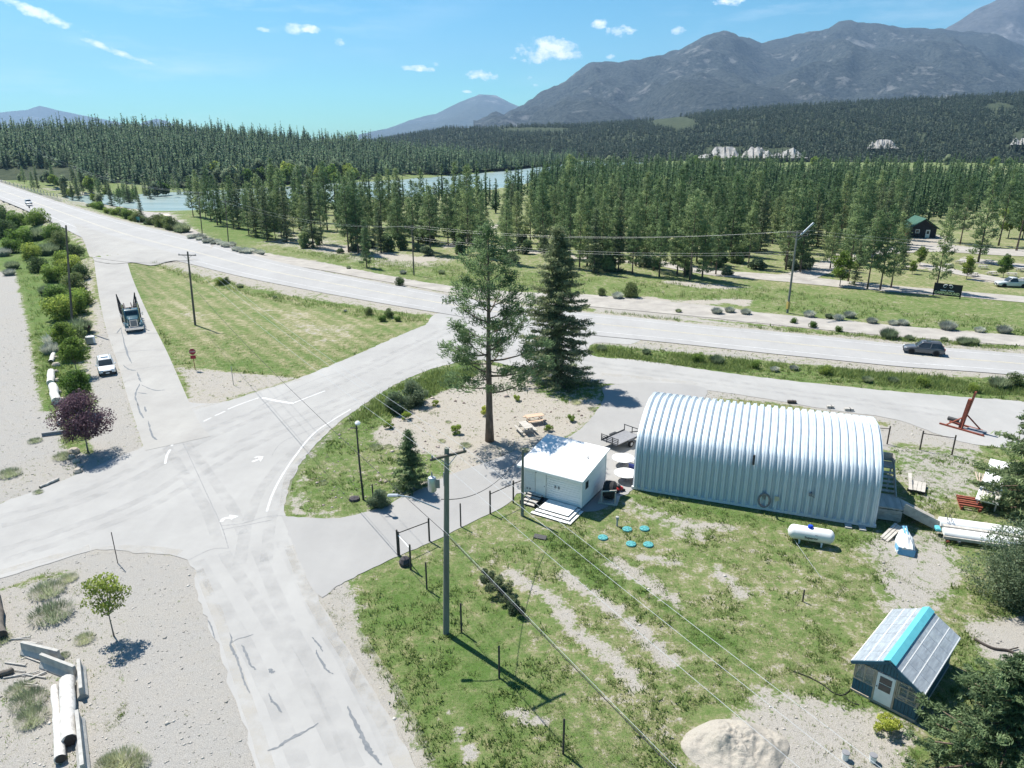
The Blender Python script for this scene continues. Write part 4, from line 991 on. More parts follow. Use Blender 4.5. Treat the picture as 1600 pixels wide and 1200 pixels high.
# --- the pine wood
fp = []
for i in range(7): fp.append(conifer('wood_pine%d' % i, np.random.default_rng(60 + i), 18, 2.5 + .3 * (i % 4), .09 + .06 * (i % 4), 'pine', 50, 6, 22, .33, L_PINE, .2, .3, i % 2 == 0))
ff = [conifer('wood_fir%d' % i, np.random.default_rng(80 + i), 17, 2.7, .04, 'spruce', 64, 6, 10, .42, L_SPRUCE, .2, .3, False) for i in range(3)]
wb = [broadleaf('wood_birch%d' % i, np.random.default_rng(90 + i), 11, 3.4, .22, 26, 150, .3, L_DEC, M_BARKG, .14, .9) for i in range(2)]
wood = W2([(310, 352), (330, 350), (395, 372), (480, 388), (560, 398), (640, 406), (715, 400), (800, 415), (880, 420), (930, 428), (1010, 428), (1070, 438), (1120, 432), (1200, 424), (1290, 424), (1340, 412), (1385, 395), (1410, 375), (1440, 350), (1500, 336), (1600, 330), (1750, 322), (1750, 258), (1300, 258), (1000, 262), (905, 270), (850, 285), (800, 297), (700, 310), (520, 324), (400, 330)], 0)
wp = np.array(wood)
cand = []
Rw = np.random.default_rng(101)
lo, hi = wp.min(0), wp.max(0); hi[1] = min(hi[1], 700)
P = np.stack([Rw.uniform(lo[0], hi[0], 26000), Rw.uniform(lo[1], hi[1], 26000)], 1)
inside = sdf(P, wp) < -1
P = P[inside]
ck = sample_attr(P[:, 0], P[:, 1], cover)
P = P[ck > .13]
P = P[np.argsort(P[:, 1])]
kept = []
cellm = {}
def ok(p, dmin):
    c = (int(p[0] // 6), int(p[1] // 6))
    for a in (-1, 0, 1):
        for b in (-1, 0, 1):
            for q in cellm.get((c[0] + a, c[1] + b), ()):
                if (q[0] - p[0]) ** 2 + (q[1] - p[1]) ** 2 < dmin * dmin: return False
    cellm.setdefault(c, []).append(p); return True
den = fbm(P[:, 0], P[:, 1], 30, 3, 12)
for p, dn in zip(P, den):
    dm = 2.1 + 1.8 * Rw.uniform() + max(0, .58 - dn) * 16
    qx_ = 800 + F * p[0] / (p[1] * CP + H * SP)
    if qx_ < 830 and Rw.uniform() < (.6 if p[1] < 230 else .88): continue
    if qx_ > 830 and Rw.uniform() < .36: continue
    if ok(p, min(dm, 5.9)): kept.append(p)
kept = np.array(kept)
kz = terrain(kept)
# stray trees set by eye: front row, campground, river bank, bridge end
solo = [(175, 322, .7, 'f'), (188, 326, .55, 'p'), (203, 322, .6, 'f'), (222, 345, .5, 'f'), (160, 318, .7, 'p'), (146, 314, .8, 'f'), (130, 308, .8, 'p'), (118, 300, .9, 'f'), (302, 338, .8, 'p'), (322, 342, .7, 'p'), (366, 346, .8, 'p'), (378, 350, .9, 'f'), (392, 352, .8, 'p'), (408, 356, .9, 'p'), (430, 360, .8, 'f'), (560, 396, 1.0, 'p'), (573, 418, .62, 'p'), (418, 376, .85, 'f'), (440, 372, .7, 'p'), (340, 352, .9, 'p'), (330, 345, .95, 'p'), (313, 340, .85, 'p'), (345, 342, .8, 'f'), (355, 350, .7, 'p'), (1312, 447, .66, 'b'), (1355, 452, .82, 'p'), (1375, 453, .8, 'p'), (1392, 450, .7, 'p'), (1297, 420, .7, 'p'),
        (1462, 455, .78, 'p'), (1528, 410, 1.15, 'p'), (1588, 392, 1.15, 'p'), (1560, 384, 1.0, 'p'), (1480, 378, .9, 'p'), (1500, 382, .9, 'p'), (1597, 374, 1.2, 'b'), (1575, 372, 1.0, 'b'), (1405, 385, .8, 'f'), (1395, 380, .85, 'p'), (1250, 425, .8, 'p'), (1325, 440, .8, 'p'),
        (1070, 432, .95, 'p'), (1078, 437, .95, 'p'), (1097, 436, .9, 'p'), (1030, 432, .8, 'p'), (928, 426, .85, 'f'), (988, 428, .8, 'p'), (960, 424, .8, 'p'), (1410, 420, .55, 'f'), (1425, 428, .3, 'b'), (1437, 415, .4, 'b'), (1510, 436, .42, 'b'), (1567, 434, .45, 'b'), (1335, 445, .5, 'f')]
groups = {'p': ('tall green pine in the open wood between highway and river', 'pines of the wood beyond the highway'), 'f': ('dark pointed fir among the pines beyond the highway', 'firs of the wood beyond the highway'), 'b': ('leafy broadleaf tree by the campground lanes beyond the highway', 'broadleaf trees of the campground')}
SET = {'p': (fp, 'pine_tree'), 'f': (ff, 'fir_tree'), 'b': (wb, 'broadleaf_tree')}
SHAPE = ('branched almost to the ground', 'with a short bare trunk', 'with bare lower trunk', 'with a long bare trunk')
def wood_tree(x, y, z, s, k):
    ms, nm = SET[k]; i = int(Rw.integers(0, len(ms)))
    dd = y * CP - (z - H) * SP; qx = 800 + F * x / dd; qy = 600 - F * (y * SP + (z - H) * CP) / dd
    size = 'tall' if s > .88 else ('middling' if s > .68 else 'small')
    zn = 'on the river bank' if z < -.6 else ('by the sandy lane' if qx < 430 else ('beside the campground lanes' if qx > 1230 and qy > 360 else ('at the wood edge facing the highway' if qy > 392 else ('inside the wood towards the cabin' if qx > 1100 else ('in the middle of the pine wood' if qx > 700 else 'in the pine wood near the river')))))
    lab = {'p': size + ' green pine ' + SHAPE[i % 4] + ' ' + zn, 'f': size + ' dark pointed fir ' + zn, 'b': size + ' leafy broadleaf tree ' + zn}[k]
    put_tree(nm, ms[i], lab, 'tree', (x, y, z - .1), Rw.uniform(0, 6.28), s, groups[k][1] + ': ' + size + ', ' + zn + (', ' + SHAPE[i % 4] if k == 'p' else ''), sz=Rw.uniform(.9, 1.12))
for x, y, s, k in solo:
    p = D(x, y); wood_tree(p.x, p.y, p.z, s, k)
dist = np.hypot(kept[:, 0], kept[:, 1])
order = np.argsort(dist)
vis = [i for i in order if abs(kept[i, 0]) / kept[i, 1] < .80]
N_IND = 262
for n_, i in enumerate(vis[:N_IND]):
    r = Rw.uniform(); k = 'p' if r < .84 else 'f'
    s = Rw.choice([Rw.uniform(.8, 1.08), Rw.uniform(.6, .85), Rw.uniform(.4, .6)], p=[.45, .4, .15])
    wood_tree(kept[i, 0], kept[i, 1], kz[i], s, k)
ug = broadleaf('undergrowth', np.random.default_rng(97), 1.8, 1.7, .0, 14, 90, .24, L_WILLOW, flat=.8, asp=.5)
ub = broadleaf('undergrowth_b', np.random.default_rng(98), 3.4, 1.6, .0, 18, 90, .26, L_PINE, flat=1.1, asp=.4)
for i in vis[:90]:
    a = Rw.uniform(0, 6.28); q = (kept[i, 0] + 2.2 * math.cos(a), kept[i, 1] + 2.2 * math.sin(a)); m_ = (ug, ub)[int(Rw.uniform() < .45)]
    sz_ = Rw.uniform(.6, 1.3); wd_ = 'taller' if sz_ > .95 else 'low'
    put_tree('undergrowth_bush', m_, wd_ + (' grey-green bush' if m_ is ug else ' young conifer bush') + ' under the front pines of the wood', 'bush', (q[0], q[1], tz(*q)), None, sz_, 'undergrowth of the pine wood: ' + wd_ + (' grey-green' if m_ is ug else ' conifer'), ('stem', 'foliage'))
# the rest of the wood behind them: one mass of smaller-faced trees
def low_tree(rng, n, h, r, base, lw):
    t = rng.uniform(0, 1, n) ** 1.25; a = rng.uniform(0, 6.28, n)
    rr = r * ((1 - t) ** .8) * rng.uniform(.35, 1.05, n)
    c = np.stack([np.cos(a) * rr, np.sin(a) * rr, h * (base + (1 - base) * t)], 1)
    b = np.stack([np.cos(a), np.sin(a), np.full(n, -.15)], 1)
    V, Fq = leaf_quads(c, lw * rng.uniform(.6, 1.2, n) * (1.15 - t * .7), .42, rng, b, 1.3)
    # slim trunk and a solid core so the tree does not read as confetti
    k = 5; zz = np.array([0, h * base, h * .96]); rc = np.array([.02 * h, .25 * r, .01])
    ring = np.concatenate([np.stack([np.cos(np.arange(k) * 2 * PI / k) * q, np.sin(np.arange(k) * 2 * PI / k) * q, np.full(k, w)], 1) for q, w in zip(rc, zz)])
    cf_ = np.array([(i * k + j, i * k + (j + 1) % k, (i + 1) * k + (j + 1) % k, (i + 1) * k + j) for i in range(2) for j in range(k)])
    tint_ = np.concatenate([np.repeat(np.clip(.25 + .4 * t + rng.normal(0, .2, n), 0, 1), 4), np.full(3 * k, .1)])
    return np.concatenate([V, ring]), np.concatenate([Fq, cf_ + len(V)]), tint_
def mass(name, pts, protos, scl, m, label, rng):
    Vs, Fs, Ts = [], [], []; b = 0
    for p, s in zip(pts, scl):
        V, Fq, T = protos[int(rng.integers(0, len(protos)))]
        a = rng.uniform(0, 6.28); c_, s_ = math.cos(a), math.sin(a)
        M = np.array([[c_, -s_, 0], [s_, c_, 0], [0, 0, rng.uniform(.85, 1.15)]]) * s
        Vs.append(V @ M.T + p); Fs.append(Fq + b); Ts.append(np.clip(T * rng.uniform(.4, 1.35) + rng.uniform(-.1, .18), 0, 1)); b += len(V)
    me = np_mesh(name, np.concatenate(Vs), np.concatenate(Fs), m, False, {'tint': np.concatenate(Ts)})
    return tag(obj(name, me), label, None, kind='stuff')
lt = [low_tree(np.random.default_rng(120 + i), 170, 17, 2.9, .12, .85) for i in range(5)]
rest = vis[N_IND:]
rest = [i for i in rest if dist[i] < 640][:1500]
mass('pine_wood', [np.array([kept[i, 0], kept[i, 1], kz[i]]) for i in rest], lt, [Rw.uniform(.5, 1.02) for _ in rest], L_PINE, 'deep part of the pine wood merging behind the front trees', Rw)
# wooded hill beyond the river
def scatter(VG, n, rng, smin, smax):
    r, c = VG.shape[:2]
    a = rng.uniform(smin, smax, n) * (r - 9); b = rng.uniform(0, 1, n) * (c - 2)
    i = a.astype(int); j = b.astype(int); fa = (a - i)[:, None]; fb = (b - j)[:, None]
    return (VG[i, j] * (1 - fb) + VG[i, j + 1] * fb) * (1 - fa) + (VG[i + 1, j] * (1 - fb) + VG[i + 1, j + 1] * fb) * fa
hp = scatter(HV, 7000, Rw, .0, 1.06)
px_ = 800 + F * hp[:, 0] / (hp[:, 1] * CP - (hp[:, 2] - H) * SP)
py_ = 600 - F * (hp[:, 1] * SP + (hp[:, 2] - H) * CP) / (hp[:, 1] * CP - (hp[:, 2] - H) * SP)
hp = hp[~((px_ < 125) & (py_ > 262)) & (px_ > -260)]
lh = [low_tree(np.random.default_rng(140 + i), 62, 14, 3.2, .06, 1.3) for i in range(5)] + [low_tree(np.random.default_rng(150 + i), 70, 9.5, 4.4, .1, 1.5) for i in range(2)] + [low_tree(np.random.default_rng(155), 40, 16, 2.2, .1, 1.1)]
L_HILL = leaf_mat('hill_conifers', (.07, .115, .075), (.28, .37, .21), .45, hue=0, val=0)
mass('hillside_forest', hp - np.array([0, 0, .4]), lh, Rw.uniform(.5, 1.3, len(hp)) * (.8 + .5 * fbm(hp[:, 0], hp[:, 1], 60, 3, 77)), L_HILL, 'dense dark conifer forest covering the low hill', Rw)
bp_ = scatter(BV, 30000, Rw, .0, 1.05)
bx = 800 + F * bp_[:, 0] / (bp_[:, 1] * CP - (bp_[:, 2] - H) * SP)
by = 600 - F * (bp_[:, 1] * SP + (bp_[:, 2] - H) * CP) / (bp_[:, 1] * CP - (bp_[:, 2] - H) * SP)
keep = (bx > 480) & (bx < 1760)
gapn = fbm(bp_[:, 0], bp_[:, 1], 90, 3, 44)
def hole(cx, cy, rx, ry): return ((bx - cx) / rx) ** 2 + ((by - cy) / ry) ** 2 + (gapn - .5) * 1.6 < 1
for hcl in ((1132, 236, 36, 9), (1212, 239, 36, 8), (1055, 193, 40, 10), (1380, 227, 22, 4), (1590, 214, 12, 8), (730, 197, 60, 4), (840, 204, 60, 4), (1560, 168, 26, 7), (1440, 212, 9, 4)): keep &= ~hole(*hcl)
bp_ = bp_[keep]
ex = []
for (xa, xb, yb, d) in ((1090, 1256, 247, 893), (1352, 1408, 233, 948), (1574, 1616, 227, 913)):
    for _ in range(int((xb - xa) * .16)):
        q = atY(Rw.uniform(xa, xb), yb + Rw.uniform(-.5, 1.0), d - Rw.uniform(2, 14)); ex.append((q.x, q.y, q.z))
bp_ = np.concatenate([bp_, np.array(ex)])
lbn = [low_tree(np.random.default_rng(160 + i), 15, 10, 2.5, .03, 1.9) for i in range(5)]
L_BEN = leaf_mat('bench_conifers', (.042, .065, .05), (.175, .22, .15), .38, hue=0, val=0)
mass('bench_forest', bp_ - np.array([0, 0, .3]), lbn, Rw.uniform(.7, 1.25, len(bp_)), L_BEN, 'dark conifer forest covering the long bench', Rw)
# pale cliffs at the foot of the bench
M_CLIFF = mat('pale_cliff', (.36, .35, .335), (.20, .195, .18), scale=.2, rough=.95, bump=.9, bscale=.25, stretch=(1, 1, .35))
def cliff(px, top, bot, label, d):
    n, m_ = 70, 9; rings = []
    for i in range(n + 1):
        f = i / n; x = px[0] + (px[1] - px[0]) * f; e = min(1, 6 * f + .05, 6 * (1 - f) + .05)
        nz_ = fbm(np.array([x * 1.0]), np.array([top * 3.0]), 13.0, 3, 4)[0]; yt_ = bot - (bot - top) * min(1.0, max(.03, e * (1.9 * nz_ - .25)))
        ring = []
        for k in range(m_):
            t = k / (m_ - 1); g_ = fbm(np.array([x * 1.0]), np.array([t * 4.0 + top]), 3.0, 3, 8)[0]
            p_ = atY(x, bot - (bot - yt_) * t, d + 30 * t + (g_ - .5) * 22); ring.append((p_.x, p_.y, p_.z))
        rings.append(ring)
    return tag(MB().loft(rings, cap=False, closed=False).build('cliff', M_CLIFF, None, True), label, None, kind='structure')
cliff((1090, 1262), 229, 247, 'white eroded bluff at the foot of the forested bench', 898)
cliff((1355, 1405), 218, 232, 'small pale rock face high in the bench forest', 955)
cliff((1578, 1612), 200, 226, 'pale rock face at the far end of the bench', 920)
# light green riverside trees between the wood and the bench, and along the far bank
rb = [broadleaf('bank_tree%d' % i, np.random.default_rng(180 + i), 11, 4.6, .08, 18, 60, .75, L_DEC if i else L_WILLOW, M_BARKG, .15, .9) for i in range(2)]
for i in range(60):
    if i < 34: x = R.uniform(330, 560); p = atY(x, 300, R.uniform(470, 520)); p.z = -1; sc = R.uniform(.7, 1.25)
    else: x = R.uniform(860, 1600); p = atY(x, 252, R.uniform(700, 850)); p.z = -2; sc = R.uniform(.7, 1.1)
    lab = 'light green leafy tree on the far river bank below the dark hill' if i < 34 else 'pale green leafy tree on the flats below the bench'
    put_tree('bank_tree', rb[i % 2], lab, 'tree', p, None, sc, 'leafy trees on the far bank' if i < 34 else 'leafy trees on the flats below the bench')
for i in range(90):
    x = R.uniform(15, 330); p = D(x, np.interp(x, [0, 60, 130, 200, 260, 320], [268, 292, 308, 318, 310, 306]) + R.uniform(-22, 10) * (1 if x < 180 else .45))
    m_ = (ff, fp, rb)[i % 3]
    lab = ('dark fir on the slope between the bridge end and the river', 'pine on the slope between the bridge end and the river', 'leafy tree on the slope between the bridge end and the river')[i % 3]
    put_tree(('fir_tree', 'pine_tree', 'bank_tree')[i % 3], m_[i % 2], lab, 'tree', p, None, R.uniform(.35, .72), 'slope by the bridge end: ' + ('firs', 'pines', 'leafy trees')[i % 3])

# ------------------------------------------------------------------ grass blades, weeds and stones
def blades(name, pts, zz, hgt, n_each, m, tint_, label, rng, spread=.06, wid=.16):
    n = len(pts) * n_each
    base = np.repeat(np.stack([pts[:, 0], pts[:, 1], zz], 1), n_each, 0) + np.concatenate([rng.normal(0, spread, (n, 2)), np.zeros((n, 1))], 1)
    h = np.repeat(hgt, n_each) * rng.uniform(.5, 1.2, n); a = rng.uniform(0, 6.28, n); lean = rng.uniform(.1, .75, n) * h
    w = h * wid * rng.uniform(.6, 1.3, n); pa = rng.uniform(0, 6.28, n)
    d = np.stack([np.cos(pa) * w, np.sin(pa) * w, np.zeros(n)], 1)
    tip = base + np.stack([np.cos(a) * lean, np.sin(a) * lean, h], 1)
    V = np.stack([base - d, base + d, tip], 1).reshape(-1, 3)
    T = np.clip(np.repeat(np.repeat(tint_, n_each) + rng.normal(0, .18, n), 3), 0, 1)
    return tag(obj(name, np_mesh(name, V, np.arange(3 * n).reshape(n, 3), m, False, {'tint': T})), label, None, kind='stuff')
Rg = np.random.default_rng(201)
n0 = 330000
yy = 21 + (100 - 21) * Rg.uniform(0, 1, n0) ** 1.7
xx = Rg.uniform(-.78, .78, n0) * (yy + 6)
cc = sample_attr(xx, yy, cover); ll = sample_attr(xx, yy, lush)
pat = fbm(xx, yy, 1.6, 4, 31); pat2 = fbm(xx, yy, .6, 3, 37)
roads = [np.array(W2(q)) for q in (APRON, DRIVE)]
prob = .12 + .88 * sst(.34, .72, cc + (pat - .5) * 1.7)
prob = np.where(cc < .1, prob * .1, prob)
q0 = Rg.uniform(0, 1, n0) < prob
xx, yy, cc, ll, pat, pat2 = (q[q0] for q in (xx, yy, cc, ll, pat, pat2))
PP = np.stack([xx, yy], 1)
free = np.ones(len(PP), bool)
for rp in roads: free &= sdf(PP, rp) > .12
for S in STRIPS:
    c = S[(S[:, 1] < 115)]
    if len(c): 
        d2 = ((PP[:, None, :] - c[None, ::2, :2]) ** 2).sum(2); k = d2.argmin(1); free &= np.sqrt(d2[np.arange(len(PP)), k]) > c[::2, 3][k] + .2
BLD = [W2([(820, 772), (908, 797), (944, 763), (850, 740)]), W2([(988, 762), (1367, 823), (1400, 690), (1040, 650)]), W2([(1330, 1078), (1428, 1128), (1480, 1040), (1390, 1000)]), W2([(1085, 1120), (1100, 1100), (1150, 1105), (1210, 1150), (1215, 1230), (1085, 1230)])]
for bpoly in BLD: free &= sdf(PP, np.array(bpoly)) > .05
xx, yy, cc, ll, pat, pat2, PP = (q[free] for q in (xx, yy, cc, ll, pat, pat2, PP))
zz = terrain(PP)
tri = sdf(PP, np.array(W2([(205, 405), (400, 456), (684, 498), (560, 550), (470, 588), (300, 572), (240, 500)]))) < 0
lawn = sdf(PP, np.array(W2([(560, 930), (640, 880), (720, 880), (850, 1080), (830, 1250), (710, 1250)]))) < 0
gh = np.where(tri | lawn, .045, .062) * (1 + .7 * sst(.5, .75, pat2)) * np.where(cc > .88, 1.35, 1) * np.where(tri | lawn, .85, 1.0) * (1 + yy / 110)
green = np.clip(ll + (pat2 - .5) * 1.2 + (pat - .5) * .6, 0, 1)
isdry = Rg.uniform(0, 1, len(PP)) > green * 1.1 - .05
blades('grass', PP[~isdry], zz[~isdry] - .01, gh[~isdry], 4, L_WEED, .15 + .45 * (1 - green[~isdry]) + Rg.uniform(0, .3, (~isdry).sum()), 'green grass growing over yard, lawns and verges', Rg)
blades('dry_grass', PP[isdry], zz[isdry] - .01, gh[isdry] * .9, 3, L_DRY, Rg.uniform(.1, .9, isdry.sum()), 'pale dry grass mixed into the yard and the triangle', Rg)
# lusher weeds in patches
n1 = 42000
y1 = 22 + (105 - 22) * Rg.uniform(0, 1, n1) ** 1.4; x1 = Rg.uniform(-.78, .78, n1) * (y1 + 6)
c1 = sample_attr(x1, y1, cover); l1 = sample_attr(x1, y1, lush); pt1 = fbm(x1, y1, 2.2, 3, 53)
P1 = np.stack([x1, y1], 1)
k1 = (pt1 + (l1 - .5) * .55 > .62) & (c1 > .4)
P1 = P1[k1]
fr = np.ones(len(P1), bool)
for rp in roads + [np.array(b) for b in BLD]: fr &= sdf(P1, rp) > .2
for S in STRIPS:
    c = S[(S[:, 1] < 118)]; d2 = ((P1[:, None, :] - c[None, ::2, :2]) ** 2).sum(2); k = d2.argmin(1); fr &= np.sqrt(d2[np.arange(len(P1)), k]) > c[::2, 3][k] + .4
fr &= ~(sdf(P1, np.array(W2([(205, 405), (400, 456), (684, 498), (560, 550), (470, 588), (300, 572), (240, 500)]))) < 0)
P1 = P1[fr]
blades('weeds', P1, terrain(P1) - .01, Rg.uniform(.08, .19, len(P1)) * (1 + P1[:, 1] / 70), 6, L_WEED, Rg.uniform(.15, .6, len(P1)), 'lush green weeds in patches of the yard and ditches', Rg, .12, .2)
# tall grass in the left strip and the ditches
tp = []
for px, n in (([(0, 352), (100, 374), (140, 402), (148, 500), (118, 540), (98, 640), (72, 642), (52, 520), (25, 425), (0, 408)], 5200), ([(925, 541), (1100, 557), (1300, 576), (1620, 600), (1620, 622), (1300, 598), (1100, 576), (925, 555)], 3600), ([(430, 388), (600, 425), (800, 452), (1000, 460), (1200, 484), (1600, 522), (1600, 505), (1200, 450), (900, 435), (700, 415)], 4200), ([(940, 487), (1200, 512), (1600, 545), (1600, 549), (1200, 516), (1000, 496)], 1600), ([(230, 414), (330, 438), (470, 467), (600, 487), (680, 494), (670, 504), (600, 503), (470, 480), (330, 448)], 2600), ([(548, 660), (600, 614), (680, 580), (745, 567), (745, 586), (690, 610), (640, 636)], 1800)):
    pl = np.array(W2(px)); lo_, hi_ = pl.min(0), pl.max(0); q = np.stack([Rg.uniform(lo_[0], hi_[0], n * 4), Rg.uniform(lo_[1], hi_[1], n * 4)], 1); q = q[sdf(q, pl) < 0][:n]; tp.append(q)
tp = np.concatenate(tp); d2 = ((tp[:, None, :] - S1[None, ::3, :2]) ** 2).sum(2); k = d2.argmin(1); tp = tp[np.sqrt(d2[np.arange(len(tp)), k]) > S1[::3, 3][k] + .6]
tn = fbm(tp[:, 0], tp[:, 1], 6, 3, 71); tp = tp[tn > .4]
blades('tall_grass', tp, terrain(tp) - .02, Rg.uniform(.25, .65, len(tp)), 7, L_WEED, Rg.uniform(.1, .8, len(tp)), 'tall ragged grass in ditches and along the left strip', Rg, .3, .09)
# stones
def stones(name, pts, zz, size, m, label, rng):
    n = len(pts)
    oct_ = np.array([[1, 0, 0], [0, 1, 0], [-1, 0, 0], [0, -1, 0], [0, 0, .7], [0, 0, -.5]])
    f = np.array([[0, 1, 4], [1, 2, 4], [2, 3, 4], [3, 0, 4], [1, 0, 5], [2, 1, 5], [3, 2, 5], [0, 3, 5]])
    V = oct_[None] * size[:, None, None] * rng.uniform(.6, 1.3, (n, 6, 1))
    a = rng.uniform(0, 6.28, n); c_, s_ = np.cos(a)[:, None], np.sin(a)[:, None]
    V = np.stack([V[:, :, 0] * c_ - V[:, :, 1] * s_, V[:, :, 0] * s_ + V[:, :, 1] * c_, V[:, :, 2]], 2) + np.stack([pts[:, 0], pts[:, 1], zz], 1)[:, None]
    Fq = (f[None] + (np.arange(n) * 6)[:, None, None]).reshape(-1, 3)
    return tag(obj(name, np_mesh(name, V.reshape(-1, 3), Fq, m, False, {'tint': np.repeat(rng.uniform(0, 1, n), 6)})), label, None, kind='stuff')
M_STONE = leaf_mat('loose_stones', (.24, .225, .20), (.56, .525, .47), 0.0, 0, 0)
M_STONE2 = leaf_mat('island_stones', (.16, .115, .10), (.55, .47, .42), 0.0, 0, 0)
n2 = 30000
y2 = 22 + 88 * Rg.uniform(0, 1, n2) ** 1.3; x2 = Rg.uniform(-.8, .8, n2) * (y2 + 6); c2_ = sample_attr(x2, y2, cover); P2 = np.stack([x2, y2], 1)
k2 = (c2_ < .45) & (Rg.uniform(0, 1, n2) < .75)
for rp in roads: k2 &= sdf(P2, rp) > .1
isl = sdf(P2, np.array(W2([(470, 806), (512, 690), (620, 612), (745, 570), (930, 604), (920, 652), (815, 700), (640, 768)]))) < 0
for S in STRIPS:
    c = S[(S[:, 1] < 118)]; d2 = ((P2[:, None, :] - c[None, ::2, :2]) ** 2).sum(2); k = d2.argmin(1); k2 &= np.sqrt(d2[np.arange(n2), k]) > c[::2, 3][k] + .1
k2 &= sdf(P2, np.array(BLD[1])) > .1
sz2 = np.exp(Rg.normal(-3.45, .5, n2)) * (1 + y2 / 120)
stones('gravel', P2[k2 & ~isl], terrain(P2[k2 & ~isl]), sz2[k2 & ~isl], M_STONE, 'loose grey stones on gravel and embankments', Rg)
kk = np.where(isl)[0]
stones('island_gravel', P2[kk], terrain(P2[kk]), sz2[kk] * 1.25, M_STONE2, 'brown and beige landscaping stones on the island', Rg)
# ------------------------------------------------------------------ buildings and yard things
M_WHITE = mat('white_paint', (.80, .80, .78), (.72, .72, .70), scale=2, rough=.5)
M_ROOFW = mat('white_roof_membrane', (.82, .82, .81), (.74, .74, .73), scale=.8, rough=.55)
M_SID = mat('white_siding', (.76, .78, .78), (.68, .70, .71), scale=1.5, rough=.55, stretch=(.3, .3, 2))
M_STEEL = mat('galvanised_steel', (.62, .68, .72), (.50, .555, .595), scale=1.6, rough=.5, metal=.2, spec=.4, stretch=(1, 1, .25))
M_DARK = mat('dark_paint', (.03, .032, .035), (.05, .05, .052), rough=.6)
M_BLACK = mat('black_rubber', (.02, .02, .021), (.035, .035, .036), rough=.8)
M_WOOD = mat('weathered_wood', (.52, .495, .45), (.36, .335, .30), scale=3, rough=.9, bump=.3, stretch=(1, .15, 1))
M_NEWW = mat('new_wood', (.62, .46, .33), (.48, .34, .24), scale=3, rough=.8, stretch=(.2, 1, 1))
M_POST = mat('dark_wood_post', (.10, .085, .075), (.06, .05, .045), scale=3, rough=.95)
M_POLE = mat('utility_pole_wood', (.225, .235, .20), (.14, .145, .125), scale=2, rough=.9, stretch=(1, 1, .15))
M_POLEB = mat('brown_pole_wood', (.16, .14, .12), (.09, .08, .07), scale=2, rough=.9, stretch=(1, 1, .15))
M_CONC = mat('concrete', (.47, .46, .43), (.34, .33, .31), scale=2.5, rough=.95, bump=.4)
M_GALV = mat('grey_metal', (.5, .52, .54), (.4, .42, .44), rough=.4, metal=.6)
M_GLASS = mat('dark_glass', (.03, .04, .045), (.05, .06, .065), rough=.06, spec=.6)
M_TEAL = mat('teal_plastic', (.10, .36, .36), (.07, .27, .28), scale=6, rough=.6)
M_NAVY = mat('navy_siding', (.045, .125, .175), (.03, .09, .135), scale=2, rough=.6, stretch=(1, 1, .2))
M_TURQ = mat('turquoise_metal', (.12, .46, .53), (.1, .4, .47), rough=.5)
M_POLYC = mat('clear_corrugated', (.60, .66, .70), (.40, .44, .48), scale=3.5, rough=.22, spec=.6, trans=.4, stretch=(3, .4, 1))
M_RED = mat('red_oxide_steel', (.30, .085, .05), (.20, .055, .035), rough=.7)
M_BLUE = mat('blue_paint', (.01, .06, .55), (.01, .05, .42), rough=.35)
M_INK = mat('black_print', (.015, .015, .02), (.02, .02, .025), rough=.6)
M_GREY = mat('grey_paint', (.25, .25, .26), (.2, .2, .21), rough=.6)

def text_part(s, size, m, parent, loc, rot, name='lettering', bold=.0):
    cu = bpy.data.curves.new(name, 'FONT'); cu.body = s; cu.size = size; cu.extrude = .003; cu.align_x = 'CENTER'; cu.align_y = 'CENTER'; cu.offset = bold
    o = bpy.data.objects.new(name + '_tmp', cu); COL.objects.link(o)
    dg = bpy.context.evaluated_depsgraph_get(); me = bpy.data.meshes.new_from_object(o.evaluated_get(dg))
    bpy.data.objects.remove(o)
    me.materials.clear(); me.materials.append(m)
    t = obj(name, me, parent); t.location = loc; t.rotation_euler = rot
    return t
def frame2(a, b):
    d = b - a; return Vector((a.x, a.y, 0)), math.atan2(d.y, d.x), math.hypot(d.x, d.y)

# --- quonset hut
q0, qrz, qL = frame2(G(988, 763), G(1367, 824))
QW, QH, QN = 11.2, 5.75, 2.75
quon = thing('quonset_hut', 'long ribbed steel quonset hut with bright roof and shaded near side', 'building', q0, qrz)
_hp = smooth_line([(0, 0), (.1, 1.3), (.2, 2.6), (.34, 3.35), (.72, 4.0), (1.4, 4.5), (2.5, 4.98), (3.9, 5.4), (5.6, 5.6)], 4)
_fp = [tuple(q) for q in _hp] + [(QW - q[0], q[1]) for q in _hp[-2::-1]]
def arch(th):
    f = min(max(th / PI, 0), 1) * (len(_fp) - 1); i = min(int(f), len(_fp) - 2); f -= i
    return _fp[i][0] * (1 - f) + _fp[i + 1][0] * f, _fp[i][1] * (1 - f) + _fp[i + 1][1] * f
NPAN = 32; pit = qL / NPAN
prof = [(0, 0), (.05, .02), (.15, .23), (.22, .23), (.24, .20), (.28, .20), (.30, .23), (.38, .23), (.47, .02), (pit, 0)]
prof = [(x * pit / .56 if x != pit else x, d) for x, d in prof]
ths = [PI * i / 64 for i in range(65)]
pb = MB(); rings = []
for th in ths:
    y, z = arch(th); y2, z2 = arch(min(th + .03, PI)); y1, z1 = arch(max(th - .03, 0))
    t = Vector((0, y2 - y1, z2 - z1)).normalized(); nrm = Vector((0, -t.z, t.y))
    rings.append([Vector((x, y, z)) + nrm * d for x, d in prof])
pb.loft(rings, cap=False, closed=False)
pme = pb.mesh('arch_panel', M_STEEL); pme.polygons.foreach_set('use_smooth', [True] * len(pme.polygons)); pme.set_sharp_from_angle(angle=rad(25))
for i in range(NPAN):
    o = obj('arch_panel', pme, quon); o.location = (i * pit, 0, .22)
endp = [arch(t) for t in ths]
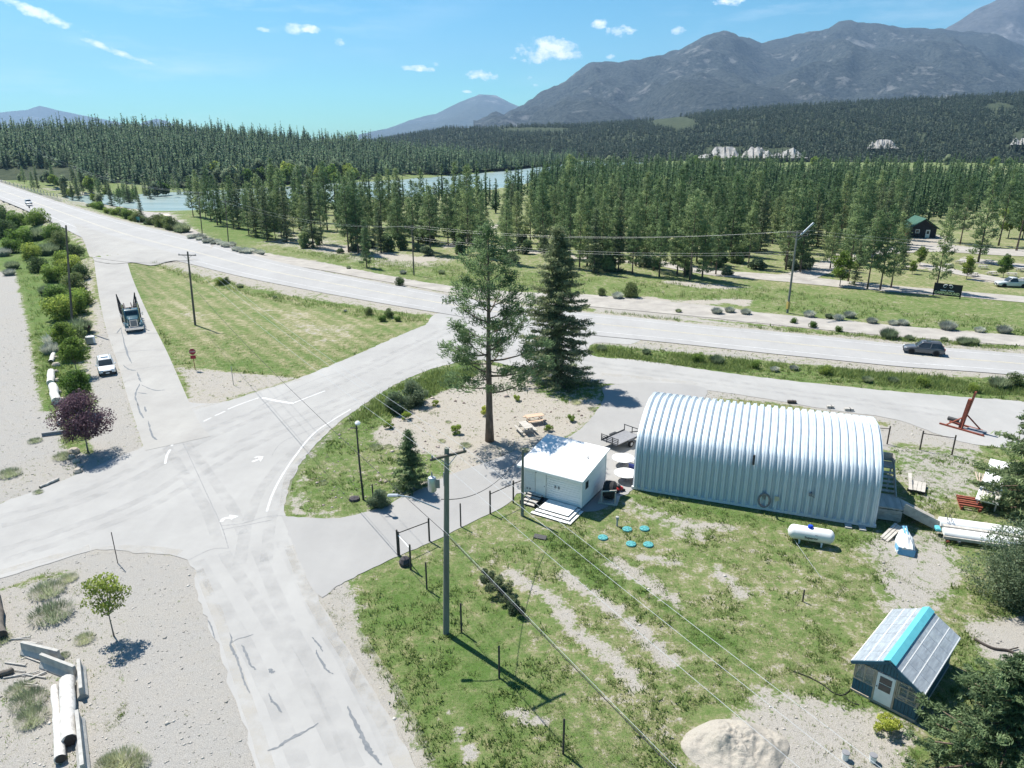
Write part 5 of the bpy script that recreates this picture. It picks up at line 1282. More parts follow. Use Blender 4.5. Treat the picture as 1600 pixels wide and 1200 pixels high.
MB().prism([(y, z + .2) for y, z in endp] + [(QW, 0), (0, 0)], .03, .12, 'X').build('end_wall', M_SID, quon)
MB().prism([(y, z + .2) for y, z in endp] + [(QW, 0), (0, 0)], qL - .12, qL - .03, 'X').build('end_wall', M_SID, quon)
BOX('door', (-.02, QW / 2, 1.9), (.08, 3.6, 3.6), M_WHITE, quon)
BOX('door', (qL + .02, 3.2, 2.1), (.08, 1.0, 2.1), M_WHITE, quon)
BOX('base_channel', (qL / 2, -.06, .14), (qL + .1, .24, .2), M_WHITE, quon)
BOX('base_channel', (qL / 2, QW + .06, .14), (qL + .1, .24, .2), M_WHITE, quon)
BOX('foundation', (qL / 2, QW / 2, .02), (qL + .06, QW - .1, .16), M_CONC, quon)
MB().tube([(9.0, .1, 3.6), (9.0, -.25, 3.75), (9.0, -.25, 4.5)], .09, 8).build('vent_pipe', M_DARK, quon)
fx_ = MB().box((13.25, -.12, 1.95), (.22, .3, .25)).tube([(13.25, -.15, 1.9), (13.55, -.28, 1.75)], .03, 6).build('wall_lamp', M_GREY, quon)
mt = MB().box((10.95, -.14, 1.2), (.3, .2, .36)).tube([(10.95, -.15, 1.05), (10.7, -.15, .4), (10.6, -.15, .2)], .03, 6).build('electric_meter', M_GALV, quon)
MB().tube([(14.55, -.05, 1.7), (14.5, -.1, .9), (14.52, -.1, .05)], .02, 5).build('conduit', M_WHITE, quon)
for x in (16.05, 17.0): BOX('stepping_block', (x, -.55, .06), (.45, .7, .1), M_CONC, thing('concrete_slab', 'small concrete slab at the quonset foot near the ramp' if x < 16.5 else 'small concrete slab at the very corner of the quonset', 'slab', q0, qrz))
# hose coil hung on the wall
hc = thing('garden_hose', 'coiled red and white hose hanging on the quonset wall', 'hose', G(1192, 797), qrz)
for i in range(5):
    MB().tube([(math.cos(a) * (.34 + .03 * i), -.05 - .03 * (i % 3), .88 + math.sin(a) * (.5 + .025 * i)) for a in np.linspace(0, 2 * PI, 20)], .035, 6, False).build('hose_loop', mat('red_hose', (.45, .14, .12), (.5, .45, .42), scale=6, rough=.6) if i % 2 else M_GREY, hc)
BOX('hanger', (0, .05, 1.2), (.12, .25, .5), M_GREY, hc)
# --- stair, landing and ramp at the quonset end
ldg = thing('entry_ramp', 'grey wooden landing, stair and plank ramp at the quonset end', 'ramp', q0, qrz)
BOX('landing', (qL + .95, 2.2, 1.12), (1.7, 2.0, .1), M_WOOD, ldg)
for x in (qL + .25, qL + 1.65):
    for y in (1.3, 3.1): BOX('landing_post', (x, y, .55), (.12, .12, 1.06), M_WOOD, ldg)
for k in range(3): BOX('skirt_board', (qL + .95, 1.17, .3 + k * .29), (1.7, .05, .27), M_WOOD, ldg)
for k in range(6):
    BOX('stair_tread', (qL + .95, 3.45 + k * .42, 1.1 - .0 + k * .2), (1.2, .34, .06), M_WOOD, ldg)
for x in (qL + .3, qL + 1.6): BOX('stringer', (x, 4.6, 1.72), (.06, 3.2, .5), M_WOOD, ldg, rx=math.atan2(.2, .42))
BOX('stair_top', (qL + .95, 6.6, 2.3), (1.4, 1.2, .1), M_WOOD, ldg)
for x in (qL + .3, qL + 1.6):
    BOX('landing_post', (x, 7.1, 1.1), (.12, .12, 2.28), M_WOOD, ldg)
    BOX('guard_panel', (x, 6.6, 2.75), (.05, 1.2, .7), M_WOOD, ldg)
BOX('guard_panel', (qL + .95, 7.2, 2.75), (1.25, .05, .7), M_WOOD, ldg)
ra, rb_ = Vector((qL + 1.85, 1.2, 1.1)), Vector((qL + 4.3, 1.2, .1))
for k in range(5): 
    c = (ra + rb_) / 2 + Vector((0, .2 + k * .4, 0)); BOX('ramp_plank', c, ((rb_ - ra).length, .37, .05), M_WOOD, ldg, ry=math.atan2(1.0, 2.45))
for k in range(3): BOX('ramp_side', (ra + rb_) / 2 + Vector((0, -.05, -.05 + .27 * k)), ((rb_ - ra).length, .05, .24), M_WOOD, ldg, ry=math.atan2(1.0, 2.45))
# --- white shed
s_near, s_left = G(908, 799), G(820, 774)
s0, srz, sL = frame2(s_left, s_near)
sD = 4.3
shed = thing('utility_shed', 'small white sided shed with flat white sloping roof by the drive', 'shed', s0, srz)
BOX('floor_skirt', (sL / 2, sD / 2, .17), (sL - .1, sD - .1, .34), M_GREY, shed)
zf = lambda y: 2.62 + .72 * y / sD
MB().add([(0, 0, .3), (sL, 0, .3), (sL, sD, .3), (0, sD, .3), (0, 0, zf(0)), (sL, 0, zf(0)), (sL, sD, zf(sD)), (0, sD, zf(sD))], [(0, 1, 5, 4), (1, 2, 6, 5), (2, 3, 7, 6), (3, 0, 4, 7), (3, 2, 1, 0), (4, 5, 6, 7)]).build('wall', M_SID, shed)
for k in range(12):
    z = .32 + k * .19
    for x0_, x1_ in ((0, .95), (1.95, sL)): BOX('siding_board', ((x0_ + x1_) / 2, -.02, z + .09), (x1_ - x0_, .03, .178), M_SID, shed, rx=.07)
for k in range(15):
    z = .32 + k * .19; yend0 = max(.02, (z + .19 - 2.62) / .72 * sD)
    if yend0 < sD - .3: BOX('siding_board', (sL + .02, (yend0 + sD) / 2, z + .09), (.03, sD - yend0, .178), M_SID, shed, ry=-.07)
d_ = BOX('door', (1.45, -.02, 1.38), (.92, .05, 2.05), M_WHITE, shed)
MB().lathe([(.02, 0), (.035, .03), (.02, .06)], 8, (1.8, -.12, 1.3), 'Y').build('handle', M_DARK, d_)
for x in (.97, 1.93): BOX('door_trim', (x, -.035, 1.4), (.05, .05, 2.1), M_GALV, shed)
for x, y in ((0, -.02), (sL + .0, -.02)): BOX('corner_trim', (x, y, 1.46), (.1, .1, 2.3), M_WHITE, shed)
BOX('corner_trim', (sL + .01, sD, 1.8), (.1, .1, 3.0), M_WHITE, shed)
th_ = math.atan2(.72, sD)
BOX('roof', (sL / 2 - .15, sD / 2, zf(sD / 2) + .09), (sL + .75, sD + .7, .12), M_ROOFW, shed, rx=th_)
BOX('fascia', (sL / 2 - .15, -.37, zf(-.37) + .06), (sL + .73, .05, .16), M_WHITE, shed)
MB().tube([(4.2, 2.6, zf(2.6)), (4.2, 2.6, zf(2.6) + .35)], .05, 8).build('roof_vent', M_DARK, shed)
w_ = BOX('window', (sL + .03, .75, 1.95), (.06, .62, .75), M_WHITE, shed)
BOX('pane', (sL + .065, .75, 1.95), (.02, .5, .62), M_GLASS, w_)
for x in (2.75, 3.05): BOX('wall_vent', (x, -.06, 1.5), (.12, .08, .2), M_GREY, shed)
for x in (.25, .5): BOX('outlet_box', (x, -.05, .75), (.1, .06, .14), M_GREY, shed)
MB().lathe([(.05, 0), (.09, -.12)], 10, (1.1, -.06, 2.45), 'Y').build('wall_lamp', M_DARK, shed)
# steps and deck
stp = thing('entry_steps', 'dark framed steps leading up to the shed door', 'steps', s0, srz)
for k in range(4):
    BOX('tread', (1.05, -.2 - .34 * (3 - k) - .0, .12 + .12 * k - .0), (1.25, .34, .05), M_WOOD, stp)
    BOX('riser', (1.05, -.05 - .34 * (3 - k) - .34, .06 + .12 * k), (1.25, .03, .12), M_DARK, stp)
for x in (.4, 1.7): BOX('side_stringer', (x, -.75, .18), (.05, 1.4, .3), M_DARK, stp)
dk = thing('tiered_deck', 'low tiered white deck with dark edges against the shed', 'deck', s0, srz)
for k, (inset, z) in enumerate(((0, .1), (.32, .22), (.64, .34))):
    x0_, x1_, y0_ = 1.85 + inset * .6, sL + .25 - inset * .8, -2.35 + inset
    BOX('deck_edge', ((x0_ + x1_) / 2, (y0_ - .1) / 2, z - .065), (x1_ - x0_ - .04, -y0_ - .12, .11), M_DARK, dk)
    if k < 2: BOX('deck_board', ((x0_ + x1_) / 2, y0_ + .16, z), (x1_ - x0_, .31, .035), M_WHITE, dk)
    else:
        n = 8; yw = (-y0_ - .12) / n
        for j in range(n): BOX('deck_board', ((x0_ + x1_) / 2, y0_ + yw * (j + .5), z), (x1_ - x0_, yw - .015, .035), M_WHITE, dk)
    if k < 2: BOX('deck_board', (x1_ - .14, (y0_ - .1) / 2 + .18, z), (.26, -y0_ - .45, .035), M_WHITE, dk)
# black covered round tank on a stand at the shed's right wall
ac = thing('covered_tank', 'black rounded covered tank on a wooden stand beside the shed', 'tank', G(952, 782), srz + .25)
MB().lathe([(.02, -.5), (.55, -.48), (.7, -.34), (.72, .3), (.6, .46), (.02, .5)], 18, (0, 0, .95), 'X').build('tank_cover', M_BLACK, ac, True)
for x in (-.5, .55): BOX('stand_post', (x, -.72, .6), (.09, .09, 1.1), M_WOOD, ac)
BOX('stand_rail', (.05, -.72, 1.2), (1.2, .08, .09), M_WOOD, ac, ry=-.2); BOX('stand_base', (0, -.1, .12), (1.5, 1.5, .12), M_WOOD, ac)
# standpipe, lids, black lid on the grass
vp = thing('standpipe', 'short white vent standpipe near the green lids', 'pipe', G(964, 822), 0)
MB().lathe([(.07, -.1), (.07, .6), (.13, .62), (.13, .78), (.05, .82)], 12).build('pipe', M_CONC, vp)
for i, (x, y, lb) in enumerate([(942, 841, 'teal round lid set apart on the side towards the shed'), (980, 828, 'faded teal round lid nearest the standpipe'), (1007, 827, 'teal round lid closest to the quonset'), (986, 851, 'teal round lid with dark rim, middle of the lower pair'), (1013, 852, 'teal round lid at the end of the lower pair')]):
    p = thing('access_lid', lb, 'lid', G(x, y), i)
    MB().lathe([(.36, -.05), (.36, .09), (.33, .12), (.02, .15)], 18).build('cover', M_TEAL, p, True)
    for a in range(6): BOX('lid_rib', (.2 * math.cos(a * PI / 3), .2 * math.sin(a * PI / 3), .145), (.2, .03, .02), M_TEAL, p, rz=a * PI / 3)
bl = thing('folded_panel', 'small black panel lying on the grass in front of the deck', 'panel', G(844, 841), -.35)
MB().box((0, 0, .12), (.95, .4, .05), rx=.35, bev=.02).build('panel', M_DARK, bl); BOX('leg', (-.4, 0, .05), (.05, .35, .1), M_DARK, bl)
# --- propane tank
tk0, trz, _ = frame2(G(1248, 846), G(1284, 852))
ptk = thing('propane_tank', 'white horizontal propane tank with a blue dome on short legs', 'tank', tk0, trz)
tl, tr_ = 3.05, .5
pr_ = [(tr_ * math.sin(a), -tl / 2 + .36 - .36 * math.cos(a)) for a in np.linspace(.05, PI / 2, 7)]
pr_ = pr_ + [(r, -z) for r, z in pr_[::-1]]
MB().lathe(pr_, 24, (.72, 0, .75), 'X').build('shell', M_WHITE, ptk, True)
MB().lathe([(.19, 0), (.19, .12), (.14, .2), (.02, .23)], 14, (.62, 0, 1.22)).build('valve_dome', M_BLUE, ptk, True)
for x in (0, 1.45):
    lg = MB().box((x, 0, .27), (.12, .7, .16)).build('saddle', M_WHITE, ptk)
    for y in (-.3, .3): BOX('leg', (x, y, .1), (.1, .1, .26), M_WHITE, lg)
text_part('Superior', .25, M_INK, ptk, (.72, -.5 * math.cos(.12) - .012, .75 - .06), (rad(90) - .12, 0, 0), bold=.004)
MB().tube([(.95, -.47, .92), (1.0, -.465, .97), (1.06, -.47, .90), (1.12, -.465, .96)], .012, 5).build('swoosh', M_INK, ptk)
# --- greenhouse
g0, grz, gL = frame2(G(1330, 1078), G(1428, 1128))
gD = 5.5; eh, ph = 1.92, 2.78
gh_ = thing('greenhouse', 'navy blue greenhouse shed with clear corrugated roof and turquoise ridge', 'greenhouse', g0, grz)
M_FRW = mat('bare_frame_wood', (.5, .42, .33), (.36, .29, .22), scale=4, rough=.85)
BOX('floor', (gL / 2, gD / 2, .06), (gL + .1, gD + .1, .12), M_WOOD, gh_)
def boards(axis_, fixed, a, b, z0, z1, w=.16, top=None, nm='siding_board'):
    n = max(1, round((b - a) / w)); w = (b - a) / n
    for i in range(n):
        c = a + w * (i + .5); zt = top(c) if top else z1
        if zt - z0 < .05: continue
        cc_ = (c, fixed, (z0 + zt) / 2) if axis_ == 'x' else (fixed, c, (z0 + zt) / 2)
        dd_ = (w - .014, .04, zt - z0) if axis_ == 'x' else (.04, w - .014, zt - z0)
        BOX(nm, cc_, dd_, M_NAVY, gh_)
dx0, dx1 = 1.02, 1.92
gable = lambda x: eh + (ph - eh) * (1 - abs(x - gL / 2) / (gL / 2)) - .03
for y, f in ((0, True), (gD, False)):
    boards('x', y, 0, dx0 - .06 if f else gL, .12, .82)
    if f: boards('x', y, dx1 + .06, gL, .12, .82)
    boards('x', y, 0, gL, eh - .02, 0, top=gable)
for x in (0, gL): boards('y', x, 0, gD, .12, .95, .2)
for x in (0, gL):
    BOX('wall_plate', (x, gD / 2, eh - .06), (.09, gD, .12), M_NAVY, gh_); BOX('sill_rail', (x, gD / 2, .97), (.08, gD, .06), M_FRW, gh_)
    for k in range(7): BOX('stud', (x, k * gD / 6, 1.4), (.07, .07, .92), M_FRW, gh_)
    for k in range(6): BOX('side_pane', (x, (k + .5) * gD / 6, 1.42), (.012, gD / 6 - .08, .84), mat('window_glass', (.62, .68, .68), (.5, .56, .56), rough=.08, trans=.75, spec=.6), gh_)
M_WG = MATS['window_glass']
for a, b in ((0, dx0 - .06), (dx1 + .06, gL)):
    w_ = BOX('window', ((a + b) / 2, 0, 1.36), (b - a - .08, .012, 1.02), M_WG, gh_)
    for x in (a + .04, (a + b) / 2, b - .04): BOX('frame', (x, -.0, 1.36), (.06, .07, 1.04), M_FRW, w_)
    for z in (.85, 1.84): BOX('frame', ((a + b) / 2, 0, z), (b - a, .075, .05), M_FRW, w_)
wi = BOX('window_sash', (2.48, -.05, 1.38), (.62, .03, .02), M_FRW, gh_)
for z in (1.12, 1.62): BOX('sash_rail', (2.48, -.05, z), (.72, .05, .06), M_FRW, wi)
for x in (2.12, 2.84): BOX('sash_rail', (x, -.05, 1.37), (.06, .05, .56), M_FRW, wi)
dr = BOX('door', ((dx0 + dx1) / 2, -.03, .98), (dx1 - dx0 - .06, .05, 1.74), M_WHITE, gh_)
for z in (1.08, 1.5): BOX('glass_panel', ((dx0 + dx1) / 2, -.06, z), (.56, .015, .38), M_GLASS, dr)
MB().lathe([(.02, 0), (.03, -.06)], 8, (dx0 + .1, -.06, 1.05), 'Y').build('handle', M_DARK, dr)
for x in (dx0 - .02, dx1 + .02): BOX('door_jamb', (x, -.02, 1.0), (.07, .09, 1.8), M_FRW, gh_)
BOX('bottom_trim', (gL / 2, -.04, .1), (gL + .08, .05, .08), M_FRW, gh_)
sl_ = math.atan2(ph - eh, gL / 2); ov = .2; slen = (gL / 2 + ov) / math.cos(sl_)
for side in (-1, 1):
    for r in range(6):
        for c in range(3):
            s_ = (c + .5) / 3 * slen; x = gL / 2 + side * math.cos(sl_) * s_; z = ph + .06 - math.sin(sl_) * s_
            yl, yw = -.18 + (gD + .4) * (r + .5) / 6, (gD + .4) / 6
            BOX('roof_panel', (x, yl, z), (slen / 3 - .006, yw - .006, .014), M_POLYC, gh_, ry=side * sl_)
    for c in range(4):
        s_ = c / 3 * slen * .985 + .01; x = gL / 2 + side * math.cos(sl_) * s_; z = ph + .02 - math.sin(sl_) * s_
        BOX('purlin', (x, gD / 2, z), (.07, gD + .36, .05), M_WHITE, gh_, ry=side * sl_)
    for c in range(1, 4):
        s_ = c / 3 * slen * .995; BOX('batten', (gL / 2 + side * math.cos(sl_) * s_, gD / 2, ph + .072 - math.sin(sl_) * s_), (.045, gD + .38, .012), M_WHITE, gh_, ry=side * sl_)
    for r in range(1, 6):
        s_ = slen / 2; BOX('seam_strip', (gL / 2 + side * math.cos(sl_) * s_, -.18 + (gD + .4) * r / 6, ph + .069 - math.sin(sl_) * s_), (slen * .98, .035, .01), M_GALV, gh_, ry=side * sl_)
    for r in range(7):
        s_ = slen / 2; BOX('rafter', (gL / 2 + side * math.cos(sl_) * s_, -.14 + (gD + .3) * r / 6, ph - .06 - math.sin(sl_) * s_), (slen * .98, .06, .1), M_WHITE if r % 2 else M_FRW, gh_, ry=side * sl_)
    for y in (-.2, gD + .2):
        s_ = slen / 2; BOX('barge_board', (gL / 2 + side * math.cos(sl_) * s_, y, ph - .05 - math.sin(sl_) * s_), (slen * 1.0, .04, .16), M_NAVY, gh_, ry=side * sl_)
    BOX('ridge_cap', (gL / 2 + side * .14, gD / 2, ph + .05), (.34, gD + .46, .03), M_TURQ, gh_, ry=side * sl_)
for x in (.4, gL - .5): BOX('inner_bench', (x, gD / 2, .75), (.7, gD - .6, .06), M_FRW, gh_)
# --- gravel pile
M_PILE = mat('sandy_gravel', (.42, .385, .33), (.34, .31, .265), scale=14, rough=1, bump=1.0, bscale=22)
pc = G(1150, 1172); nr, na = 40, 110; V = []
for i in range(nr + 1):
    for j in range(na):
        t = i / nr; a = j * 2 * PI / na
        rx_, ry_ = 2.3 * (1 + .12 * math.sin(2 * a + 1) + .1 * math.sin(3 * a)), 1.9
        x, y = math.cos(a) * rx_ * t, math.sin(a) * ry_ * t
        z = .9 * (1 - t ** 1.3) + (vnoise(np.array([x * 1.3 + 9]), np.array([y * 1.3 + 4]), 3)[0] - .5) * .62 * (1 - t) ** .5 + (vnoise(np.array([x * 5 + 9]), np.array([y * 5 + 4]), 5)[0] - .5) * .2 * (1 - t) ** .4 + (vnoise(np.array([x * 11 + 9]), np.array([y * 11 + 4]), 7)[0] - .5) * .09 * (1 - t) ** .3
        V.append((pc.x + x, pc.y + y, max(z, -.05) if i < nr else -.05))
ii = [(i * na + j, i * na + (j + 1) % na, (i + 1) * na + (j + 1) % na, (i + 1) * na + j) for i in range(nr) for j in range(na)]
tag(obj('gravel_pile', np_mesh('gravel_pile', V, np.array(ii), M_PILE, True)), 'pale heap of sandy gravel on the grass', 'gravel pile')
# --- boats, panels and scrap right of the quonset
M_TARP = mat('white_tarp', (.74, .75, .75), (.62, .64, .66), scale=1.2, rough=.6, bump=.5, bscale=3)
M_TARPB = mat('blue_stripe', (.12, .34, .55), (.2, .42, .6), scale=3, rough=.6)
b0, brz, bL = frame2(G(1415, 868), G(1405, 808))
bt = thing('tarped_boat', 'small boat under a crumpled white and blue tarp beside the ramp', 'boat', b0, brz)
rings = []
for i in range(9):
    t = i / 8; w = .62 * (1 - .25 * t ** 3) * (.85 + .15 * math.sin(5 * t)); hgt = .55 + .35 * math.sin(PI * min(1, t * 1.15 + .05))
    rings.append([(t * 3.3, math.cos(a) * w * (1 + R.normal(0, .05)), max(.0, math.sin(a)) * hgt * (1 + R.normal(0, .08)) + .03) for a in np.linspace(PI, 0, 11)] + [(t * 3.3, .3, .0), (t * 3.3, -.3, 0)])
MB().loft(rings).build('tarp', M_TARP, bt)
BOX('blue_strap', (1.9, .1, .95), (1.2, .12, .05), M_TARPB, bt, ry=.05); BOX('blue_strap', (1.9, -.08, .95), (1.3, .08, .05), M_TARPB, bt, ry=.03)
MB().add([(.02, .55, .1), (.02, -.1, .05), (.9, .64, .1), (.7, .62, .5), (.2, .5, .5)], [(0, 1, 4), (0, 4, 3, 2)]).build('blue_flap', M_TARPB, bt)
MB().add([(-.06, .5, .02), (-.1, -.5, .02), (.0, -.55, .5), (.02, .5, .55)], [(0, 1, 2, 3)]).build('blue_flap', M_TARPB, bt)
pk0 = thing('plank_bundle', 'three weathered planks leaning across the tarped boat', 'planks', G(1385, 842), rad(35))
for k in range(3): BOX('plank', (.55, (k - 1) * .2, .3 + .05 * k), (1.9, .18, .05), M_WOOD, pk0, ry=-.28)
lm_ = thing('lumber_pile', 'grey plank stack with one long board propped on top', 'lumber', G(1432, 766), rad(58))
for k in range(4): BOX('plank', (.2, (k - 1.5) * .3, .3 + .0 * k), (1.9, .28, .05), M_WOOD, lm_)
BOX('plank', (.4, .55, .48), (2.9, .26, .06), M_WOOD, lm_, rz=.1, ry=-.06)
for x in (-.5, .9): BOX('bearer', (x, 0, .13), (.12, 1.3, .26), M_POST, lm_)
pn0, pnrz, pnL = frame2(G(1472, 842), G(1575, 857))
pan = thing('boat_trailer', 'long white and grey boat hulls stacked on a low trailer', 'boat trailer', pn0, pnrz)
def hull(y, z, w, L_, m, nm, hh):
    rg = []
    for i in range(8):
        t = i / 7; ww = w * (1 - .55 * max(0, t - .65) / .35) * (.9 if i == 0 else 1)
        rg.append([(t * L_, y + math.cos(a) * ww, z + max(0, math.sin(a)) * hh - (0 if math.sin(a) >= 0 else 0)) for a in np.linspace(PI, 0, 9)] + [(t * L_, y + ww * .6, z - .12), (t * L_, y - ww * .6, z - .12)])
    return MB().loft(rg).build(nm, m, pan, True)
hull(1.35, .55, .55, 6.2, M_WHITE, 'hull', .45); hull(.12, .5, .48, 5.6, M_WHITE, 'hull', .3)
BOX('centre_plank', (2.6, .76, .72), (5.0, .34, .06), M_WOOD, pan)
BOX('side_beam', (2.7, -.5, .42), (5.6, .12, .2), M_WOOD, pan); BOX('side_beam', (2.7, 1.95, .42), (5.6, .12, .2), M_WOOD, pan)
for x in (.9, 4.4): BOX('cross_bar', (x, .7, .26), (.14, 2.7, .14), M_GREY, pan)
for x in (.9, 4.4):
    for y in (-.35, 1.75): BOX('support', (x, y, .1), (.2, .2, .22), M_POST, pan)
for x in (.35, .62): MB().tube([(x, 1.0, .95), (x, 1.0, 1.2), (x, 1.55, 1.25), (x, 1.55, 1.0)], .025, 6).build('grab_rail', M_DARK, pan)
MB().box((-.25, .55, .5), (.35, .6, .25), bev=.06).build('blue_bin', M_TURQ, pan)
MB().lathe([(.13, -.1), (.13, .1)], 10, (.2, -.6, .14), 'Y').build('marker_buoy', M_RED, pan)
tb0, tbrz, tbL = frame2(G(1538, 800), G(1560, 735))
tb = thing('plank_table', 'long white topped table piled with thin boards under the spruce', 'table', tb0, tbrz)
BOX('table_top', (tbL / 2, 0, .85), (tbL, 1.5, .1), M_WHITE, tb)
for k in range(6): BOX('thin_board', (1.3 + R.uniform(-.1, .1), -.55 + k * .2, .92 + .012 * (k % 2)), (2.2, .12, .025), M_WOOD, tb, rz=R.uniform(-.04, .04))
for k in range(2):
    f_ = BOX('dark_frame', (2.6, -.35 + .5 * k, .93), (.06, .42, .05), M_DARK, tb); BOX('frame_bar', (2.35, -.35 + .5 * k, .93), (.5, .05, .05), M_DARK, f_)
for x in (.3, tbL - .3):
    for y in (-.6, .6): BOX('leg', (x, y, .4), (.1, .1, .8), M_WOOD, tb)
rk = thing('steel_rack', 'stack of short red steel bars beside the white table', 'rack', G(1513, 790), qrz - .05)
for k in range(5): BOX('steel_bar', (0, -.75 + k * .38, .34 + .03 * (k % 2)), (1.55, .16, .12), M_RED, rk)
for x in (-.6, .6): BOX('bearer', (x, 0, .14), (.14, 2.0, .28), M_RED, rk)
lg_ = thing('fence_rail_pile', 'small fan of peeled poles leaning near the white table', 'poles', G(1530, 752), tbrz)
for k in range(4): MB().tube([(-.7, -.2 + .05 * k, .08), (1.1, -.45 + .3 * k, .28)], .055, 7).build('pole', M_FRW, lg_)
# --- red steel A-frame stand
rs0 = G(1500, 672)
rs = thing('steel_stand', 'red steel mast with braces on a flat base by the frontage road', 'stand', rs0, math.atan2(G(1535, 684).y - G(1472, 666).y, G(1535, 684).x - G(1472, 666).x))
BOX('base_beam', (.1, 0, .1), (4.0, .16, .16), M_RED, rs); BOX('base_beam', (.0, 1.3, .1), (3.0, .16, .16), M_RED, rs)
MB().box((0, .5, 1.6), (.30, .42, 3.1), ry=.1).build('mast', M_RED, rs)
MB().box((.22, .5, 2.35), (.14, .3, 3.3), ry=.14).build('mast_strap', M_RED, rs)
for a, b in (((-1.3, 0, .15), (0, .4, 1.3)), ((-1.2, 1.3, .15), (0, .6, 1.3)), ((1.3, 1.3, .15), (.1, .6, 1.5)), ((.1, 0, .15), (.05, .4, 1.2))): MB().tube([a, b], .07, 4).build('brace', M_RED, rs)
BOX('base_plate', (1.1, .72, .14), (1.5, 1.25, .04), M_GREY, rs)
MB().tube([(-1.9, 1.9, .2), (-.9, 1.9, .2)], .2, 10).build('winch_drum', M_DARK, rs)
for i, (x, y, lb) in enumerate([(1297, 638, 'weathered wooden block on the verge, smaller of the two'), (1326, 642, 'longer weathered wooden block on the verge'), (1237, 630, 'dark short block at the verge behind the quonset')]):
    t_ = thing('timber_block', lb, 'block', G(x, y), -.12); MB().box((0, 0, .16), (.9 if i else .7, .38, .3), bev=.03).build('block', M_POST if i == 2 else M_WOOD, t_); BOX('strap', (.1, 0, .17), (.06, .4, .33), M_DARK, t_)
# --- utility trailer
tr0 = thing('utility_trailer', 'black flatbed utility trailer with slatted tailgate on the drive', 'trailer', G(968, 695), math.atan2(G(985, 683).y - G(945, 694).y, G(985, 683).x - G(945, 694).x) + rad(12))
BOX('bed', (.2, 0, .62), (3.3, 1.85, .08), M_GREY, tr0)
for y in (-.95, .95): BOX('side_rail', (.2, y, .68), (3.4, .07, .14), M_DARK, tr0)
for z in (.75, .92, 1.09, 1.26): BOX('gate_bar', (-1.52, 0, z), (.05, 1.95, .05), M_DARK, tr0)
for y in (-.95, -.32, .32, .95): BOX('gate_post', (-1.52, y, .95), (.06, .06, .72), M_DARK, tr0)
for y in (-.9, 0, .9): BOX('front_post', (1.85, y, .95), (.06, .06, .6), M_DARK, tr0)
BOX('front_rail', (1.85, 0, 1.25), (.05, 1.95, .06), M_DARK, tr0)
for y in (-1.06, 1.06):
    w_ = MB().lathe([(.12, -.09), (.3, -.1), (.33, 0), (.3, .1), (.12, .09)], 16, (.3, y, .34), 'Y').build('wheel', M_BLACK, tr0, True); MB().lathe([(.02, -.1), (.17, -.1), (.17, .1), (.02, .1)], 10, (.3, y, .34), 'Y').build('rim', M_GALV, w_)
    BOX('fender', (.3, y, .75), (.9, .24, .05), M_DARK, tr0)
MB().tube([(1.9, -.6, .5), (3.1, 0, .48), (1.9, .6, .5)], .05, 6).build('drawbar', M_DARK, tr0); BOX('jack', (2.9, 0, .25), (.08, .08, .5), M_DARK, tr0)
# --- things by the quonset's left end
tb_ = []
for i, (x, y, lb) in enumerate([(973, 727, 'round white table by the quonset end, the farther one'), (977, 751, 'round white table by the quonset end, next to the mower')]):
    t_ = thing('garden_table', lb, 'table', G(x, y), i); MB().lathe([(.02, .68), (.95, .68), (.97, .73), (.02, .76)], 20).build('top', M_WHITE, t_); MB().lathe([(.4, -.02), (.36, .06), (.07, .1), (.07, .69)], 10).build('pedestal', M_GREY, t_)
mw = thing('lawn_mower', 'red push mower parked between shed and quonset', 'mower', G(966, 767), .5)
MB().box((0, 0, .25), (.75, .52, .22), bev=.08).build('deck', mat('mower_red', (.5, .04, .04), (.4, .03, .03), rough=.4), mw); MB().lathe([(.16, .0), (.18, .16), (.1, .22)], 10, (0, 0, .35)).build('engine', M_DARK, mw)
for x in (-.32, .32):
    for y in (-.3, .3): MB().lathe([(.05, -.04), (.13, -.04), (.13, .04), (.05, .04)], 12, (x, y, .13), 'Y').build('wheel', M_BLACK, mw)
for y in (-.2, .2): MB().tube([(-.3, y, .35), (-1.0, y * 1.05, 1.0)], .018, 5).build('handle', M_DARK, mw)
MB().tube([(-1.0, -.2, 1.0), (-1.0, .2, 1.0)], .02, 5).build('handle_bar', M_DARK, mw)
cb = thing('camp_chair', 'red and blue folding chair beside the round white tables', 'chair', G(988, 741), 1.0)
BOX('seat', (0, 0, .45), (.5, .5, .05), mat('red_cloth', (.45, .1, .08), (.36, .07, .06), rough=.9), cb); BOX('backrest', (-.26, 0, .78), (.05, .5, .6), mat('blue_cloth', (.05, .07, .25), (.04, .05, .18), rough=.9), cb, ry=-.15)
for a in ((-.22, -.22), (.22, -.22), (-.22, .22), (.22, .22)): MB().tube([(a[0], a[1], .45), (a[0] * 1.1, a[1] * 1.1, 0)], .02, 5).build('leg', M_GALV, cb)
# --- picnic tables
for i, (x, y, rz, m_, lb) in enumerate([(835, 660, .35, M_NEWW, 'newer orange-toned picnic table farther into the island'), (821, 675, .35 + PI / 2, M_WOOD, 'weathered pale picnic table nearer the shed on the island')]):
    t_ = thing('picnic_table', lb, 'picnic table', G(x, y), rz)
    for k in range(5): BOX('top_plank', (0, -.32 + .16 * k, .76), (1.85, .145, .045), m_, t_)
    for s_ in (-1, 1):
        for k in range(2): BOX('seat_plank', (0, s_ * (.66 + .14 * k), .45), (1.85, .13, .045), m_, t_)
    for x_ in (-.65, .65):
        BOX('seat_beam', (x_, 0, .38), (.05, 1.6, .1), m_, t_); BOX('top_beam', (x_, 0, .7), (.05, .75, .08), m_, t_)
        for s_ in (-1, 1): BOX('leg', (x_ + .05, s_ * .4, .36), (.05, .1, .84), m_, t_, rx=s_ * .55)
